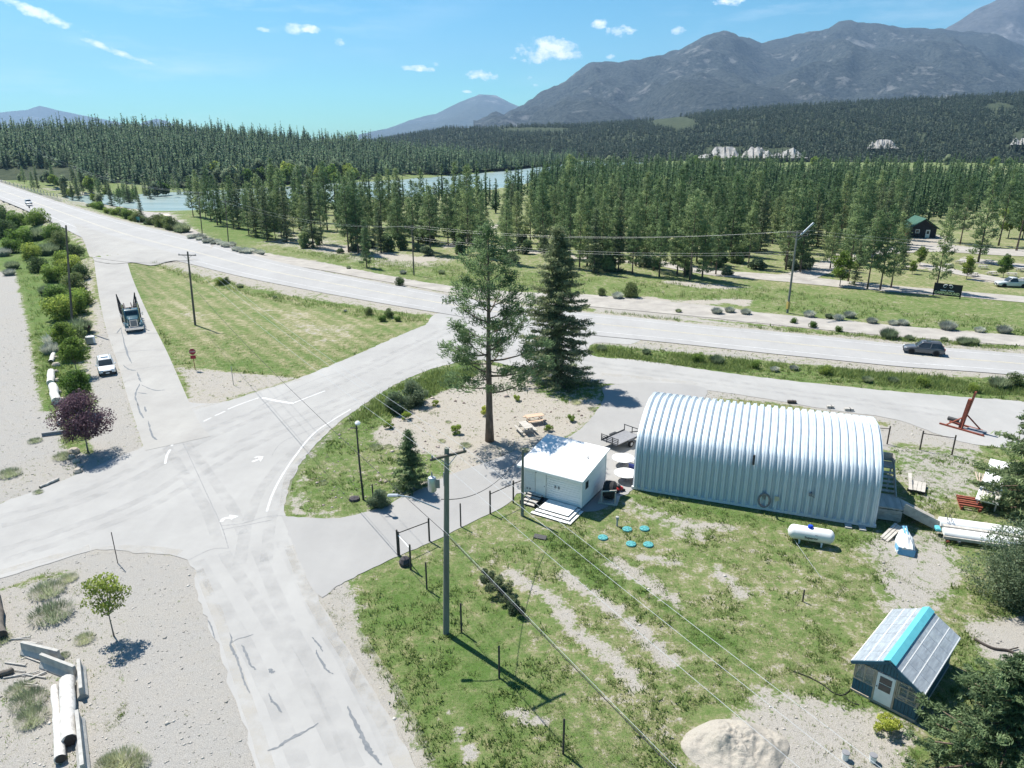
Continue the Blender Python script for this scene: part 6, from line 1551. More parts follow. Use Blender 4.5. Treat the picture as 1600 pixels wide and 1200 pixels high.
for i, (x, y) in enumerate([(1510, 424), (1535, 420), (1500, 412), (1550, 430), (1520, 432), (1580, 432), (1545, 412), (1595, 424), (1570, 415), (1480, 418), (1600, 440)]):
    c_ = copy_tree(t_); p = D(x, y); c_.location = p; c_.rotation_euler = (0, 0, R.uniform(-.3, .3)); tag(c_, 'small pale picnic table on the campground lawn beyond the highway', 'picnic table', 'campground picnic tables')
# --- fences and posts
def px_h(base, top):  # height in metres of an upright whose foot and head are at these pixels
    b = G(*base); return max(.3, atY(top[0], top[1], b.y).z), b
def post(name, base, top, w, m, label, cat, group=None, round_=False):
    h, b = px_h(base, top); t_ = thing(name, label, cat, b, R.uniform(0, 1), group)
    (MB().tube([(0, 0, -.1), (0, 0, h)], w / 2, 8) if round_ else MB().box((0, 0, h / 2 - .05), (w, w, h + .1))).build('post', m, t_)
    MB().lathe([(w * .55, 0), (w * .4, .04), (.005, .06)], 6, (0, 0, h - .02)).build('cap', m, t_)
    return t_
FGRP = 'thin dark posts standing alone on the lawn'
for b, t_, lb in (((720, 823), (720, 787), 'lone dark post at the drive edge between the two rail frames'), ((667, 921), (665, 879), 'lone dark post on the lawn nearest the tyre-like boulder'), ((721, 988), (720, 943), 'lone dark post just right of the tall utility pole'), ((780, 1059), (780, 1010), 'lone dark post touched by the utility pole shadow'), ((880, 1178), (882, 1124), 'lone dark post far down the lawn below the pole'), ((583, 780), (581, 757), 'short dark bollard by the bush at the drive entrance')):
    post('fence_post', b, t_, .11, M_POST, lb, 'post', None, True)
post('marker_stake', (184, 880), (171, 832), .05, M_POST, 'thin leaning stake at the gravel corner of the junction', 'stake')
post('marker_stake', (365, 602), (364, 572), .06, M_WOOD, 'thin wooden stake at the tip of the mown triangle', 'stake')
post('marker_stake', (1254, 940), (1255, 922), .07, M_POST, 'short brown stake in a bare patch of the yard', 'stake')
def rail_frame(bases, tops, label, extra=None, m=M_POST):
    t_ = thing('rail_fence', label, 'fence', G(*bases[0]), 0); o0 = G(*bases[0]); heads = []
    for b, tp in zip(bases, tops):
        h, p = px_h(b, tp); q = p - o0; MB().tube([(q.x, q.y, -.1), (q.x, q.y, h)], .065, 8).build('post', m, t_); heads.append(Vector((q.x, q.y, h * .86)))
    for a, b in zip(heads[:-1], heads[1:]): MB().tube([a, b], .035, 6).build('rail', m if extra is None else extra, t_)
rail_frame([(622, 868), (671, 846)], [(621, 828), (669, 810)], 'two dark posts joined by a top rail at the drive corner')
rail_frame([(642, 890), (624, 868)], [(641, 851), (622, 831)], 'dark post with a white rail sloping back to the drive corner', M_WHITE)
rail_frame([(766, 803), (802, 786), (816, 779)], [(764, 767), (800, 751), (814, 746)], 'dark posts and top rail along the drive beside the shed')
rail_frame([(1437, 703), (1487, 711)], [(1442, 673), (1492, 680)], 'two dark posts with a top rail between quonset and steel stand')
rail_frame([(1340, 689), (1386, 694)], [(1344, 663), (1388, 666)], 'dark rail fence end showing just past the quonset corner')
bd = thing('boulder', 'dark rounded boulder at the foot of the white rail', 'boulder', G(633, 882), .4)
MB().lathe([(.02, -.05), (.38, .0), (.42, .25), (.28, .5), (.03, .62)], 9).build('rock', mat('dark_rock', (.09, .08, .085), (.05, .045, .05), scale=5, rough=.95, bump=.5), bd)
bd = thing('boulder', 'dark flat rock on the grass by the lamp post', 'boulder', G(554, 781), .4)
MB().lathe([(.02, -.05), (.45, .0), (.4, .18), (.03, .28)], 9).build('rock', MATS['dark_rock'], bd)
# --- left gravel: barriers, logs, boulders
def barrier(a, b, label, h=.8, m=M_CONC, w=.5):
    p0, rz, L_ = frame2(G(*a), G(*b)); t_ = thing('concrete_barrier', label, 'barrier', p0, rz)
    MB().prism([(-w / 2, -.03), (w / 2, -.03), (w / 2, .1), (w * .22, h * .42), (w * .16, h), (-w * .16, h), (-w * .22, h * .42), (-w / 2, .1)], 0, L_, 'X').build('body', m, t_)
    for x in (L_ * .25, L_ * .75): BOX('lift_slot', (x, 0, .02), (.22, w + .02, .09), M_GREY, t_)
barrier((38, 1020), (95, 1034), 'grey concrete barrier lying farthest from the birch logs', .75)
barrier((68, 1040), (120, 1060), 'grey concrete barrier meeting the upright one at a corner', .8)
barrier((126, 1046), (130, 1092), 'pale concrete barrier standing in line beside the logs, upper', .7)
barrier((124, 1128), (133, 1215), 'pale concrete barrier with a notch, lower of the two beside the logs', .75)
M_LOG = mat('birch_log', (.72, .70, .66), (.45, .43, .40), scale=4, rough=.9, bump=.4)
def log(a, b, r0, r1, label, m=M_LOG):
    p0, rz, L_ = frame2(G(*a), G(*b)); t_ = thing('log', label, 'log', p0, rz)
    MB().tube([(L_ * k / 6, R.normal(0, .03), (r0 + (r1 - r0) * k / 6) + R.normal(0, .01)) for k in range(7)], [(r0 + (r1 - r0) * k / 6) * (1 + R.normal(0, .03)) for k in range(7)], 12).build('trunk', m, t_, True)
    MB().lathe([(r0 * .97, -.015), (.01, -.02)], 12, (0, 0, r0), 'X').build('cut_end', M_POST, t_)
log((97, 1192), (85, 1078), .24, .17, 'thin white birch log on the gravel')
log((110, 1166), (107, 1072), .34, .36, 'thick white birch log resting beside the barrier')
log((4, 1000), (-6, 930), .3, .25, 'dark standing stump log at the gravel edge', M_POLEB)
log((0, 1058), (20, 1050), .16, .14, 'short brown log among scattered sticks', M_POLEB)
log((63, 763), (92, 750), .1, .12, 'thin pale log on the gravel by the purple tree', M_WOOD)
for i, (a, b, r, lb) in enumerate([((81, 586), (80, 604), .42, 'white round log in the roadside row, by the second green tree'), ((85, 609), (89, 633), .46, 'longest white log of the roadside row'), ((80, 569), (85, 555), .28, 'pale narrow log at the upper end of the roadside row'), ((93, 648), (94, 664), .26, 'white squared log at the lower end of the row')]): log(a, b, r, r * .95, lb)
barrier((66, 682), (104, 677), 'dark low timber beam across the gravel entrance', .35, M_GREY, .4)
bpos = [(88, 572), (87, 582), (90, 596), (96, 628), (97, 640), (100, 652), (116, 708), (119, 722), (122, 738), (112, 716), (88, 560), (92, 614)]
for i, (x, y) in enumerate(bpos):
    t_ = thing('boulder', 'beige boulder in the roadside row below the young trees', 'boulder', G(x, y), R.uniform(0, 6), 'beige boulders of the roadside row'); s_ = R.uniform(.3, .5)
    MB().lathe([(.02, -.05), (s_, .02), (s_ * 1.05, s_ * .5), (s_ * .7, s_ * .95), (.03, s_ * 1.1)], 8).build('rock', mat('beige_rock', (.48, .42, .35), (.34, .30, .25), scale=3, rough=.95, bump=.4), t_)
for i in range(16):
    x, y = R.uniform(0, 48), R.uniform(1000, 1075); p = G(x, y); a = R.uniform(-.4, .9)
    t_ = thing('stick', 'grey driftwood stick scattered beside the barriers', 'stick', p, a, 'sticks scattered by the barriers'); MB().tube([(0, 0, .05), (R.uniform(.6, 1.6), R.normal(0, .08), .08)], R.uniform(.02, .05), 6).build('wood', M_WOOD, t_)
BX = thing('utility_cabinet', 'small grey-white utility cabinet at the roadside above the parked car', 'cabinet', G(142, 537), .3)
MB().box((0, 0, .55), (1.1, .8, 1.0), bev=.05).build('body', M_SID, BX); BOX('door', (0, -.41, .55), (.9, .03, .8), M_GALV, BX)
# --- cabin, campground sign, cylinder tank
cp = D(1447, 371)
cb0 = thing('log_cabin', 'dark log cabin with green roof among the campground pines', 'cabin', (cp.x - 5, cp.y, cp.z), -.18)
M_LOGD = mat('dark_logs', (.035, .035, .042), (.02, .02, .025), scale=2, rough=.8, stretch=(1, 1, 4)); M_LOGO = mat('orange_logs', (.40, .17, .07), (.3, .12, .05), scale=2, rough=.8, stretch=(1, 1, 4)); M_GROOF = mat('green_roof', (.05, .13, .09), (.035, .10, .07), scale=1, rough=.5)
MB().prism([(0, 0), (7, 0), (7, 2.6), (3.5, 5.0), (0, 2.6)], 0, .2, 'Y').build('gable_wall', M_LOGD, cb0)
BOX('side_wall', (7.0, 4.2, 1.3), (.2, 8, 2.6), M_LOGO, cb0); BOX('side_wall', (0, 4.2, 1.3), (.2, 8, 2.6), M_LOGO, cb0)
for s_ in (-1, 1): BOX('roof', (3.5 + s_ * 2.05, 3.9, 3.95), (5.1, 9.6, .2), M_GROOF, cb0, ry=s_ * math.atan2(2.4, 3.5))
dd = BOX('door', (4.8, -.06, 1.15), (1.1, .1, 2.2), M_WHITE, cb0); BOX('pane', (4.8, -.13, 1.5), (.6, .03, .8), M_GLASS, dd)
ww_ = BOX('window', (2.0, -.06, 1.8), (1.1, .1, 1.1), M_WHITE, cb0); BOX('pane', (2.0, -.13, 1.8), (.8, .03, .8), M_GLASS, ww_)
BOX('window', (7.12, 2, 1.6), (.06, 1.2, 1.1), M_GLASS, cb0)
sg0, sgrz, sgL = frame2(D(1457, 462), D(1500, 467))
sg = thing('campground_sign', 'black campground sign with white ram horns and yellow lettering', 'sign', (sg0.x, sg0.y, tz(sg0.x, sg0.y)), sgrz)
M_SIGN = mat('sign_black', (.012, .014, .02), (.02, .022, .028), rough=.5); M_SY = mat('sign_yellow', (.9, .82, .42), (.85, .75, .36), rough=.5)
BOX('board', (sgL / 2, 0, 1.35), (sgL, .12, 2.1), M_SIGN, sg)
for x in (.05, sgL - .05): BOX('post', (x, .1, 1.1), (.18, .18, 2.6), M_POST, sg)
tx = text_part('CAMPGROUND', .72, M_SY, sg, (sgL / 2, -.075, .72), (PI / 2, 0, 0), bold=.02)
wx = [v.co.x for v in tx.data.vertices]; kx = sgL * .9 / (max(wx) - min(wx)); tx.scale = (kx, max(kx, .95), 1)
for s_ in (-1, 1):
    pts = [(sgL / 2 + s_ * (.42 + .42 * (1 - k / 22) * math.cos(PI * .75 - k * .36)), -.09, 1.92 + .36 * (1 - k / 22) * math.sin(PI * .75 - k * .36)) for k in range(18)]
    MB().tube(pts, [.07 * (1 - k / 26) for k in range(18)], 6).build('ram_horn', M_WHITE, sg)
for x0_, w in ((-.62, .95), (.55, .95)): BOX('small_print_line', (sgL / 2 + x0_, -.07, 1.2), (w, .02, .12), M_WHITE, sg)

# --- small things in the near yard
for x, y, lb in ((1320, 1186, 'white bucket with a grey lid nearer the gravel pile'), (1363, 1190, 'white bucket with a grey lid nearer the spruces')):
    t_ = thing('bucket', lb, 'bucket', G(x, y), 0); MB().lathe([(.14, 0), (.17, .36), (.18, .38)], 14).build('pail', M_WHITE, t_); MB().lathe([(.18, .38), (.17, .41), (.02, .42)], 14).build('lid', M_GREY, t_)
hs_ = thing('garden_hose', 'black hose snaking over the ground to the greenhouse', 'hose', G(1325, 1082), 0); o0 = G(1325, 1082)
for pl in ([(1328, 1079), (1316, 1087), (1300, 1082), (1285, 1070), (1262, 1058), (1240, 1050)], [(1316, 1087), (1330, 1098), (1342, 1102)]):
    MB().tube([tuple(Vector((*q[:2], 0)) - Vector((o0.x, o0.y, -.04))) for q in smooth_line(W2(pl), 6)], .025, 6).build('hose_run', M_BLACK, hs_)
lg2 = thing('log', 'long grey branch lying at the edge of the bare patch by the spruces', 'log', G(1525, 1002), 0); o0 = G(1525, 1002)
MB().tube([tuple(Vector((*q[:2], 0)) - Vector((o0.x, o0.y, -.08))) for q in smooth_line(W2([(1522, 1000), (1550, 1014), (1575, 1018), (1592, 1028), (1600, 1040)]), 5)], .07, 7).build('trunk', M_POST, lg2)
MB().tube([tuple(Vector((*q[:2], 0)) - Vector((o0.x, o0.y, -.1))) for q in W2([(1575, 1018), (1590, 1014)])], .04, 6).build('twig', M_POST, lg2)
# ------------------------------------------------------------------ vehicles
def paint(name, c): return mat(name, c, tuple(q * .9 for q in c), scale=1, rough=.3, spec=.5, coat=.5)
M_LAMP = mat('lamp_glass', (.75, .77, .78), (.65, .67, .68), rough=.1, spec=.6); M_TAILL = mat('tail_lamp', (.4, .02, .02), (.3, .015, .015), rough=.2); M_CHROME = mat('chrome', (.72, .73, .74), (.6, .61, .62), rough=.15, metal=.9)
def rrect(hx, hy, cx=0, cy=0, r=.25, n=3):
    pts = []
    for qx, qy, a0 in ((1, 1, 0), (-1, 1, PI / 2), (-1, -1, PI), (1, -1, 1.5 * PI)):
        for k in range(n + 1):
            a = a0 + PI / 2 * k / n; pts.append((cx + qx * (hx - r) + r * math.cos(a), cy + qy * (hy - r) + r * math.sin(a)))
    return pts
def wheel(parent, x, y, r, w, rimm=None):
    t = MB().lathe([(r * .55, -w / 2), (r * .92, -w / 2), (r, -w * .3), (r, w * .3), (r * .92, w / 2), (r * .55, w / 2)], 18, (x, y, r), 'Y').build('wheel', M_BLACK, parent, True)
    MB().lathe([(.02, -w * .46), (r * .6, -w * .5), (r * .6, w * .5), (.02, w * .46)], 14, (x, y, r), 'Y').build('rim', rimm or M_CHROME, t)
    return t
def suv(name, label, loc, rz, pm, L=4.6, W=1.85, Ht=1.68, pickup=False):
    """local +x is the front"""
    c = thing(name, label, 'pickup' if pickup else 'car', loc, rz); hl, hw = L / 2, W / 2
    belt = Ht * .60
    st = [(-hl, .80, .42, belt * .90), (-hl + .1, .93, .32, belt), (-hl + .7, 1.0, .25, belt * 1.02), (-.2, 1.0, .24, belt), (hl * .42, 1.0, .24, belt * .98), (hl * .62, .99, .25, belt * .95), (hl * .86, .95, .28, belt * .86), (hl - .1, .86, .34, belt * .76), (hl, .74, .42, belt * .66)]
    rings = []
    for x, k, z0, z1 in st:
        rings.append([(x, y, z) for y, z in rrect(hw * k, (z1 - z0) / 2, 0, (z0 + z1) / 2, min(.16, (z1 - z0) * .3))])
    MB().loft(rings).build('body', pm, c, True)
    # cabin
    x0, x1 = (-hl + .12, hl * .44) if not pickup else (-.75, hl * .44)
    tx0, tx1 = (-hl + .55, .32) if not pickup else (-.45, .45)
    def ring(f, z):
        a, b = x0 + (tx0 - x0) * f, x1 + (tx1 - x1) * f; w_ = hw * (.94 - .2 * f)
        return [(x, y, z) for x, y in rrect((b - a) / 2, w_, (a + b) / 2, 0, .16)]
    MB().loft([ring(0, belt - .04), ring(.5, belt + (Ht - belt) * .5), ring(.93, Ht - .08)]).build('window_glass', M_GLASS, c, True)
    MB().loft([ring(.86, Ht - .1), ring(.94, Ht - .04), [(x * .97, y * .95, Ht) for x, y, z in ring(1.0, Ht)]]).build('roof', pm, c, True)
    for s in (-1, 1):
        for fx in ((1.0, .50, .02) if not pickup else (1.0, .02)):
            lo_x = x0 + (x1 - x0) * fx; hi_x = tx0 + (tx1 - tx0) * fx
            MB().tube([(lo_x - .03, s * hw * .945 * (1 if .1 < fx < .9 else .92), belt - .03), (hi_x - (.05 if fx > .9 else 0), s * hw * .77, Ht - .09)], .045, 4).build('pillar', pm, c)
        MB().box((x1 - .25, s * (hw + .08), belt + .1), (.16, .2, .15), bev=.04).build('mirror', pm, c)
        BOX('headlight', (hl - .13, s * hw * .66, belt * .72), (.16, .34, .14), M_LAMP, c, rz=-s * .25)
        BOX('taillight', (-hl + .05, s * hw * .78, belt * .86), (.1, .2, .3), M_TAILL, c)
        if not pickup: MB().tube([(tx0 + .1, s * hw * .62, Ht + .04), (tx1 - .1, s * hw * .62, Ht + .04)], .025, 5).build('roof_rail', M_DARK, c)
        for x in (-hl * .58, hl * .62):
            MB().lathe([(.30, -.02), (.42, -.02), (.42, .02), (.30, .02)], 14, (x, s * (hw - .005), .36), 'Y').build('wheel_arch', M_DARK, c)
            wheel(c, x, s * (hw - .1), .35, .23)
    BOX('grille', (hl - .03, 0, belt * .56), (.1, .95, .2), M_DARK, c); BOX('bumper', (hl - .06, 0, .38), (.2, W * .8, .16), M_DARK, c); BOX('bumper', (-hl + .05, 0, .42), (.16, W * .84, .2), M_DARK, c); BOX('licence_plate', (hl + .055, 0, .42), (.02, .4, .13), M_WHITE, c)
    if pickup:
        for s in (-1, 1): BOX('bed_side', (-hl * .62, s * (hw - .05), belt + .1), (hl * .75, .09, .32), pm, c)
        BOX('tailgate', (-hl + .07, 0, belt + .1), (.08, W - .1, .32), pm, c)
    else: BOX('sunroof', ((tx0 + tx1) / 2 + .35, 0, Ht + .004), (.55, .8, .012), M_GLASS, c)
    return c
def heading(a, b): return math.atan2(b.y - a.y, b.x - a.x)
suv('parked_car', 'white compact SUV with dark front parked on the side road shoulder', G(167, 580), heading(G(160, 550), G(176, 605)), paint('white_car_paint', (.78, .79, .8)))
p_ = G(1442, 552, .11); suv('passing_car', 'dark grey SUV driving along the highway', p_, heading(G(1500, 558), G(1400, 548)), paint('grey_car_paint', (.10, .105, .115)), 4.75, 1.87, 1.7)
p_ = D(45, 319); p_.z = 4.35; pp = G(45, 319, p_.z)
suv('distant_car', 'small white car coming off the bridge on the highway', pp, heading(G(20, 302, 4.5), G(70, 330, 3.9)), MATS['white_car_paint'])
p_ = D(1580, 448); suv('parked_pickup', 'silver pickup truck parked by the campground lane', p_, rad(172), paint('silver_paint', (.55, .57, .58)), 5.6, 1.95, 1.85, True)
# motorhome by the river
p_ = D(262, 350); mh = thing('motorhome', 'beige motorhome standing on the sandy lane near the river', 'motorhome', p_, rad(-58))
MB().box((0, 0, 1.75), (7.0, 2.4, 2.5), bev=.18).build('body', mat('beige_paint', (.62, .54, .43), (.55, .47, .37), rough=.5), mh); BOX('windscreen', (3.5, 0, 2.1), (.06, 2.1, 1.0), M_GLASS, mh); BOX('grille', (3.52, 0, .95), (.06, 1.6, .5), M_DARK, mh)
for x in (-1.8, .2, 1.9): BOX('window', (x, -1.21, 2.1), (.9, .03, .7), M_GLASS, mh)
for x in (-2.0, 2.3):
    for y in (-1.05, 1.05): wheel(mh, x, y, .45, .28)
gt = thing('road_sign', 'green highway guide sign seen from the side of the embankment', 'sign', D(216, 349), rad(-40)); BOX('panel', (0, 0, 1.6), (3.2, .08, 1.1), M_TEAL, gt)
for x in (-1.1, 1.1): BOX('post', (x, .08, .8), (.12, .12, 1.9), M_WOOD, gt)
# logging truck
lt0 = G(212, 521); lrz = heading(G(180, 440), G(213, 525))
lt_ = thing('logging_truck', 'teal logging truck with empty dark bunks and trailer carried on its back', 'truck', lt0 - Vector((math.cos(lrz), math.sin(lrz), 0)) * .3 + Vector((0, 0, .06)), lrz)
M_TRK = paint('truck_teal', (.04, .10, .125))
BOX('bumper', (0, 0, .62), (.25, 2.4, .42), M_CHROME, lt_, bev=.04)
MB().loft([[(x, y, z) for y, z in rrect(hw_, (z1 - z0) / 2, 0, (z0 + z1) / 2, .15)] for x, hw_, z0, z1 in ((-.15, .55, .85, 1.9), (-.25, .62, .8, 2.0), (-1.9, .8, .8, 2.2))]).build('hood', M_TRK, lt_, True)
gr = BOX('grille', (-.1, 0, 1.38), (.14, 1.0, 1.0), M_CHROME, lt_); BOX('grille_mesh', (-.015, 0, 1.38), (.04, .84, .86), M_GREY, gr)
for s in (-1, 1):
    MB().loft([[(x, y + s * .95, z) for x, z in ((-.3, .75), (-.35, 1.05), (-.6, 1.28), (-1.2, 1.3), (-1.5, 1.1), (-1.6, .75))] for y in (-.25, .25)]).build('fender', M_TRK, lt_)
    MB().lathe([(.02, .0), (.13, .01), (.11, -.16)], 10, (-.2, s * .82, 1.2), 'X').build('headlight', M_LAMP, lt_); wheel(lt_, -.95, s * 1.0, .52, .3)
    MB().tube([(-3.35, s * 1.02, 1.1), (-3.35, s * 1.02, 3.7)], .09, 8).build('exhaust_stack', M_CHROME, lt_); MB().tube([(-2.1, s * 1.0, 2.2), (-1.95, s * 1.4, 2.35)], .03, 5).build('mirror_arm', M_CHROME, lt_); BOX('mirror', (-1.95, s * 1.42, 2.3), (.1, .2, .5), M_CHROME, lt_)
    MB().lathe([(.02, -.5), (.3, -.48), (.3, .48), (.02, .5)], 12, (-2.7, s * 1.05, .8), 'X').build('fuel_tank', M_CHROME, lt_)
MB().loft([[(x, y, z) for x, y in rrect((x1 - x0) / 2, hw_, (x0 + x1) / 2, 0, .15)] for z, x0, x1, hw_ in ((1.0, -3.2, -1.85, .98), (2.2, -3.2, -1.85, .98), (2.8, -3.18, -2.15, .92), (2.95, -3.1, -2.3, .85))] if False else [[(x, y, z) for x, y in rrect((b - a) / 2, w_, (a + b) / 2, 0, .15)] for z, a, b, w_ in ((1.0, -3.2, -1.85, 1.0), (2.25, -3.2, -1.85, 1.0), (2.85, -3.2, -2.15, .95), (2.98, -3.1, -2.3, .86))]).build('cab', M_TRK, lt_, True)
BOX('windshield', (-1.975, 0, 2.53), (.04, 1.6, .55), M_GLASS, lt_, ry=-.46)
for s in (-1, 1): BOX('side_window', (-2.6, s * .985, 2.45), (.7, .04, .5), M_GLASS, lt_)
for k in range(5): BOX('marker_lamp', (-2.4, -.6 + .3 * k, 3.0), (.1, .1, .06), mat('amber_lamp', (.7, .35, .05), (.6, .3, .04), rough=.3), lt_)
for s in (-1, 1): BOX('frame_rail', (-6.9, s * .42, 1.0), (8.4, .14, .28), M_DARK, lt_)
M_BUNK = mat('dark_bunk_steel', (.05, .042, .045), (.085, .065, .06), rough=.7)
for x in (-6.2, -7.6):
    for s in (-1, 1): wheel(lt_, x, s * .98, .52, .52, M_GREY)
BOX('headache_rack', (-3.5, 0, 2.1), (.12, 2.3, 1.7), M_GREY, lt_)
for x, top in ((-4.3, 2.7), (-5.8, 2.9), (-7.3, 3.1), (-9.0, 3.5), (-10.6, 3.9)):
    bk = BOX('log_bunk', (x, 0, 1.5), (.3, 2.6, .3), M_BUNK, lt_)
    for s in (-1, 1):
        MB().tube([(x, s * 1.2, 1.3), (x - .05, s * 1.26, top)], [.14, .09], 5).build('stake', M_BUNK, bk); MB().tube([(x, s * .75, 1.5), (x - .05, s * 1.22, top - .25)], [.1, .07], 5).build('stake_brace', M_BUNK, bk); MB().tube([(x + .7, s * 1.15, 1.6), (x - .05, s * 1.22, top - .5)], .07, 5).build('stake_brace', M_BUNK, bk)
for s in (-1, 1):
    BOX('trailer_side', (-7.4, s * 1.2, 2.3), (6.6, .12, .16), M_BUNK, lt_, ry=.03)
    BOX('trailer_frame', (-7.4, s * .5, 2.15), (6.4, .14, .24), M_BUNK, lt_, ry=.05)
    for x in (-6.6, -7.8): wheel(lt_, x, s * .9, .5, .45, M_GREY).location.z = 1.75
MB().tube([(-4.0, 0, 2.1), (-2.9, 0, 3.2)], .1, 6).build('trailer_reach', M_BUNK, lt_)
# ------------------------------------------------------------------ poles, lamps, wires, signs
M_WIRE = mat('bare_wire', (.55, .56, .56), (.48, .49, .49), rough=.4, metal=.3); M_WIREB = mat('black_cable', (.03, .03, .032), (.04, .04, .042), rough=.7); M_INS = mat('insulator', (.3, .32, .34), (.25, .26, .28), rough=.3)
def pole(base, top, label, arms, arm_dir, r=.15, m=M_POLE, drop=True, name='utility_pole'):
    b = D(*base) if drop else G(*base); h = atY(top[0], top[1], b.y).z - b.z; t = atY(top[0], top[1], b.y)
    p = thing(name, label, 'pole', b, arm_dir)
    M_ = Matrix.Rotation(-arm_dir, 3, 'Z'); lean = M_ @ Vector((t.x - b.x, 0, 0))
    MB().tube([(0, 0, -.3), (lean.x * .5, lean.y * .5, h * .5), (lean.x, lean.y, h)], [r, r * .85, r * .68], 10).build('shaft', m, p, True)
    ends = []
    for z, half in arms:
        f = (h - z) / h; a = BOX('crossarm', (lean.x * f, lean.y * f - r, h - z), (half * 2, .11, .13), M_POLEB, p)
        for x in (-half + .12, 0 if half > 1 else half * .3, half - .12): 
            if abs(x) > .05: MB().lathe([(.03, 0), (.055, .05), (.05, .14), (.02, .18)], 8, (lean.x * f + x, lean.y * f - r, h - z + .06)).build('insulator', M_INS, a)
        for s in (-1, 1):
            MB().tube([(lean.x * f + s * half * .55, lean.y * f - r, h - z), (lean.x * f, lean.y * f - r * .8, h - z - .6)], .025, 4).build('arm_brace', M_GALV, a)
        R3 = Matrix.Rotation(arm_dir, 3, 'Z')
        ends.append([b + R3 @ Vector((lean.x * f + x, lean.y * f - r, h - z + .25)) for x in (-half + .12, half - .12)])
    tip = b + Matrix.Rotation(arm_dir, 3, 'Z') @ Vector((lean.x, lean.y, h + .1))
    return p, ends, tip, h, lean
A_DIR = heading(G(669, 711), G(716, 699)) 
mp, mends, mtip, mh_, mlean = pole((697, 990), (698, 700), 'tall green-grey utility pole with transformer and street lamp on the lawn', [(.35, 1.05)], rad(32), .19, drop=False)
R3m = Matrix.Rotation(-rad(32), 3, 'Z')
def mloc(x, y, z): v = R3m @ Vector((x, y, 0)); return Vector((v.x, v.y, z))
tf = mloc(-.46, .1, mh_ - 2.1)
MB().lathe([(.2, -.45), (.23, -.4), (.23, .3), (.19, .36), (.02, .4)], 14, tuple(tf)).build('transformer', M_GALV, mp, True)
MB().lathe([(.03, 0), (.05, .1), (.03, .28)], 8, tuple(tf + Vector((0, 0, .38)))).build('bushing', M_INS, mp)
BOX('transformer_bracket', mloc(-.2, .05, mh_ - 2.1), (.3, .08, .5), M_GREY, mp, rz=-rad(32))
arm = MB().tube([mloc(-.1, 0, mh_ - 3.6), mloc(-1.6, .1, mh_ - 2.95), mloc(-2.3, .15, mh_ - 2.85)], .04, 6).build('lamp_arm', M_GALV, mp)
MB().box(mloc(-2.6, .17, mh_ - 2.87), (.62, .26, .14), rz=-rad(32), bev=.05).build('lamp_head', M_GALV, arm)
MB().tube([mloc(.2, 0, mh_ - 1.4), mloc(.2, 0, mh_ - 2.2)], .05, 6).build('fuse_cutout', M_INS, mp)
p2, e2, t2, *_ = pole((305, 508), (293, 393), 'brown utility pole with a single crossarm on the mown triangle', [(.5, 1.4)], rad(-8), .17, M_POLEB)
p3, e3, t3, *_ = pole((113, 512), (103, 352), 'tall brown utility pole rising from the bushes by the side road', [], 0, .17, M_POLEB)
p4, e4, t4, h4, l4 = pole((1230, 489), (1246, 362), 'grey roadside utility pole with braced double crossarms beyond the highway', [(.1, 2.2), (.7, 2.0)], rad(20), .19, M_POLE)
BOX('pole_band', (l4.x * .09, l4.y * .09, 1.3), (.42, .42, 1.2), mat('yellow_guard', (.5, .38, .12), (.42, .32, .1), rough=.6), p4)
MB().tube([(l4.x + .6, l4.y - .2, h4 - .5), (l4.x + 2.5, l4.y - .5, h4 + 1.3)], .16, 6).build('insulator_beam', M_GALV, p4)
p5, e5, t5, *_ = pole((647, 430), (643, 352), 'slim utility pole behind the gravel track before the pine wood', [(.4, 1.6)], rad(20), .15, M_POLEB)
p6, e6, t6, *_ = pole((357, 380), (352, 312), 'slim utility pole near the sandy lane, closer to the highway', [(.4, 1.2)], rad(35), .14, M_POLEB)
p7, e7, t7, *_ = pole((316, 366), (310, 300), 'slim utility pole near the sandy lane, closer to the river', [(.4, 1.2)], rad(35), .14, M_POLEB)
p8, e8, t8, *_ = pole((816, 806), (817, 702), 'short grey service pole standing at the shed steps', [], 0, .13, M_POLE, False)
lb_ = G(568, 781); lh_ = atY(556, 664, lb_.y).z
lp = thing('lamp_post', 'slim black lamp post with a pale round head on the island', 'lamp post', lb_, 0)
MB().tube([(0, 0, -.1), (-.1, 0, lh_ * .5), (-.12, 0, lh_)], [.09, .075, .06], 8).build('shaft', M_DARK, lp); MB().lathe([(.06, 0), (.2, .08), (.22, .2), (.12, .32), (.02, .36)], 12, (.0, 0, lh_ - .02)).build('lamp_head', M_SID, lp, True); BOX('bracket', (-.3, 0, lh_ - .25), (.6, .07, .07), M_DARK, lp)
gp = thing('garden_light', 'small path light on a thin stem by the island plants', 'light', G(851, 671), 0); MB().tube([(0, 0, 0), (0, 0, .95)], .025, 6).build('stem', M_DARK, gp); MB().lathe([(.02, .9), (.2, .92), (.16, 1.0), (.02, 1.05)], 10).build('cap', M_DARK, gp)
def wire(a, b, sag, label, r=.014, m=None, group=None, n=20):
    pts = [a + (b - a) * (k / n) - Vector((0, 0, sag * 4 * (k / n) * (1 - k / n))) for k in range(n + 1)]
    o = MB().tube([p - a for p in pts], r, 4).build('overhead_wire', m or M_WIRE); o.location = a
    return tag(o, label, 'wire', group)
nxt = Vector((41, -37, 0))
for i, e in enumerate((mends[0][0], mends[0][1], mtip)): wire(e, e + Vector((44.5, -70, .4)), .9, 'pale bare power wire strung from the tall pole over the yard', .009, None, 'bare wires over the yard', 40)
for i, (a, b) in enumerate(((e2[0][0], mends[0][0]), (e2[0][1], mends[0][1]), (t2, mtip))): wire(a, b, .9, 'pale power wire between the triangle pole and the tall pole', .009, None, 'wires between triangle pole and tall pole', 30)
mm = G(697, 990); c0 = Vector((mm.x, mm.y, mh_ - 4.9))
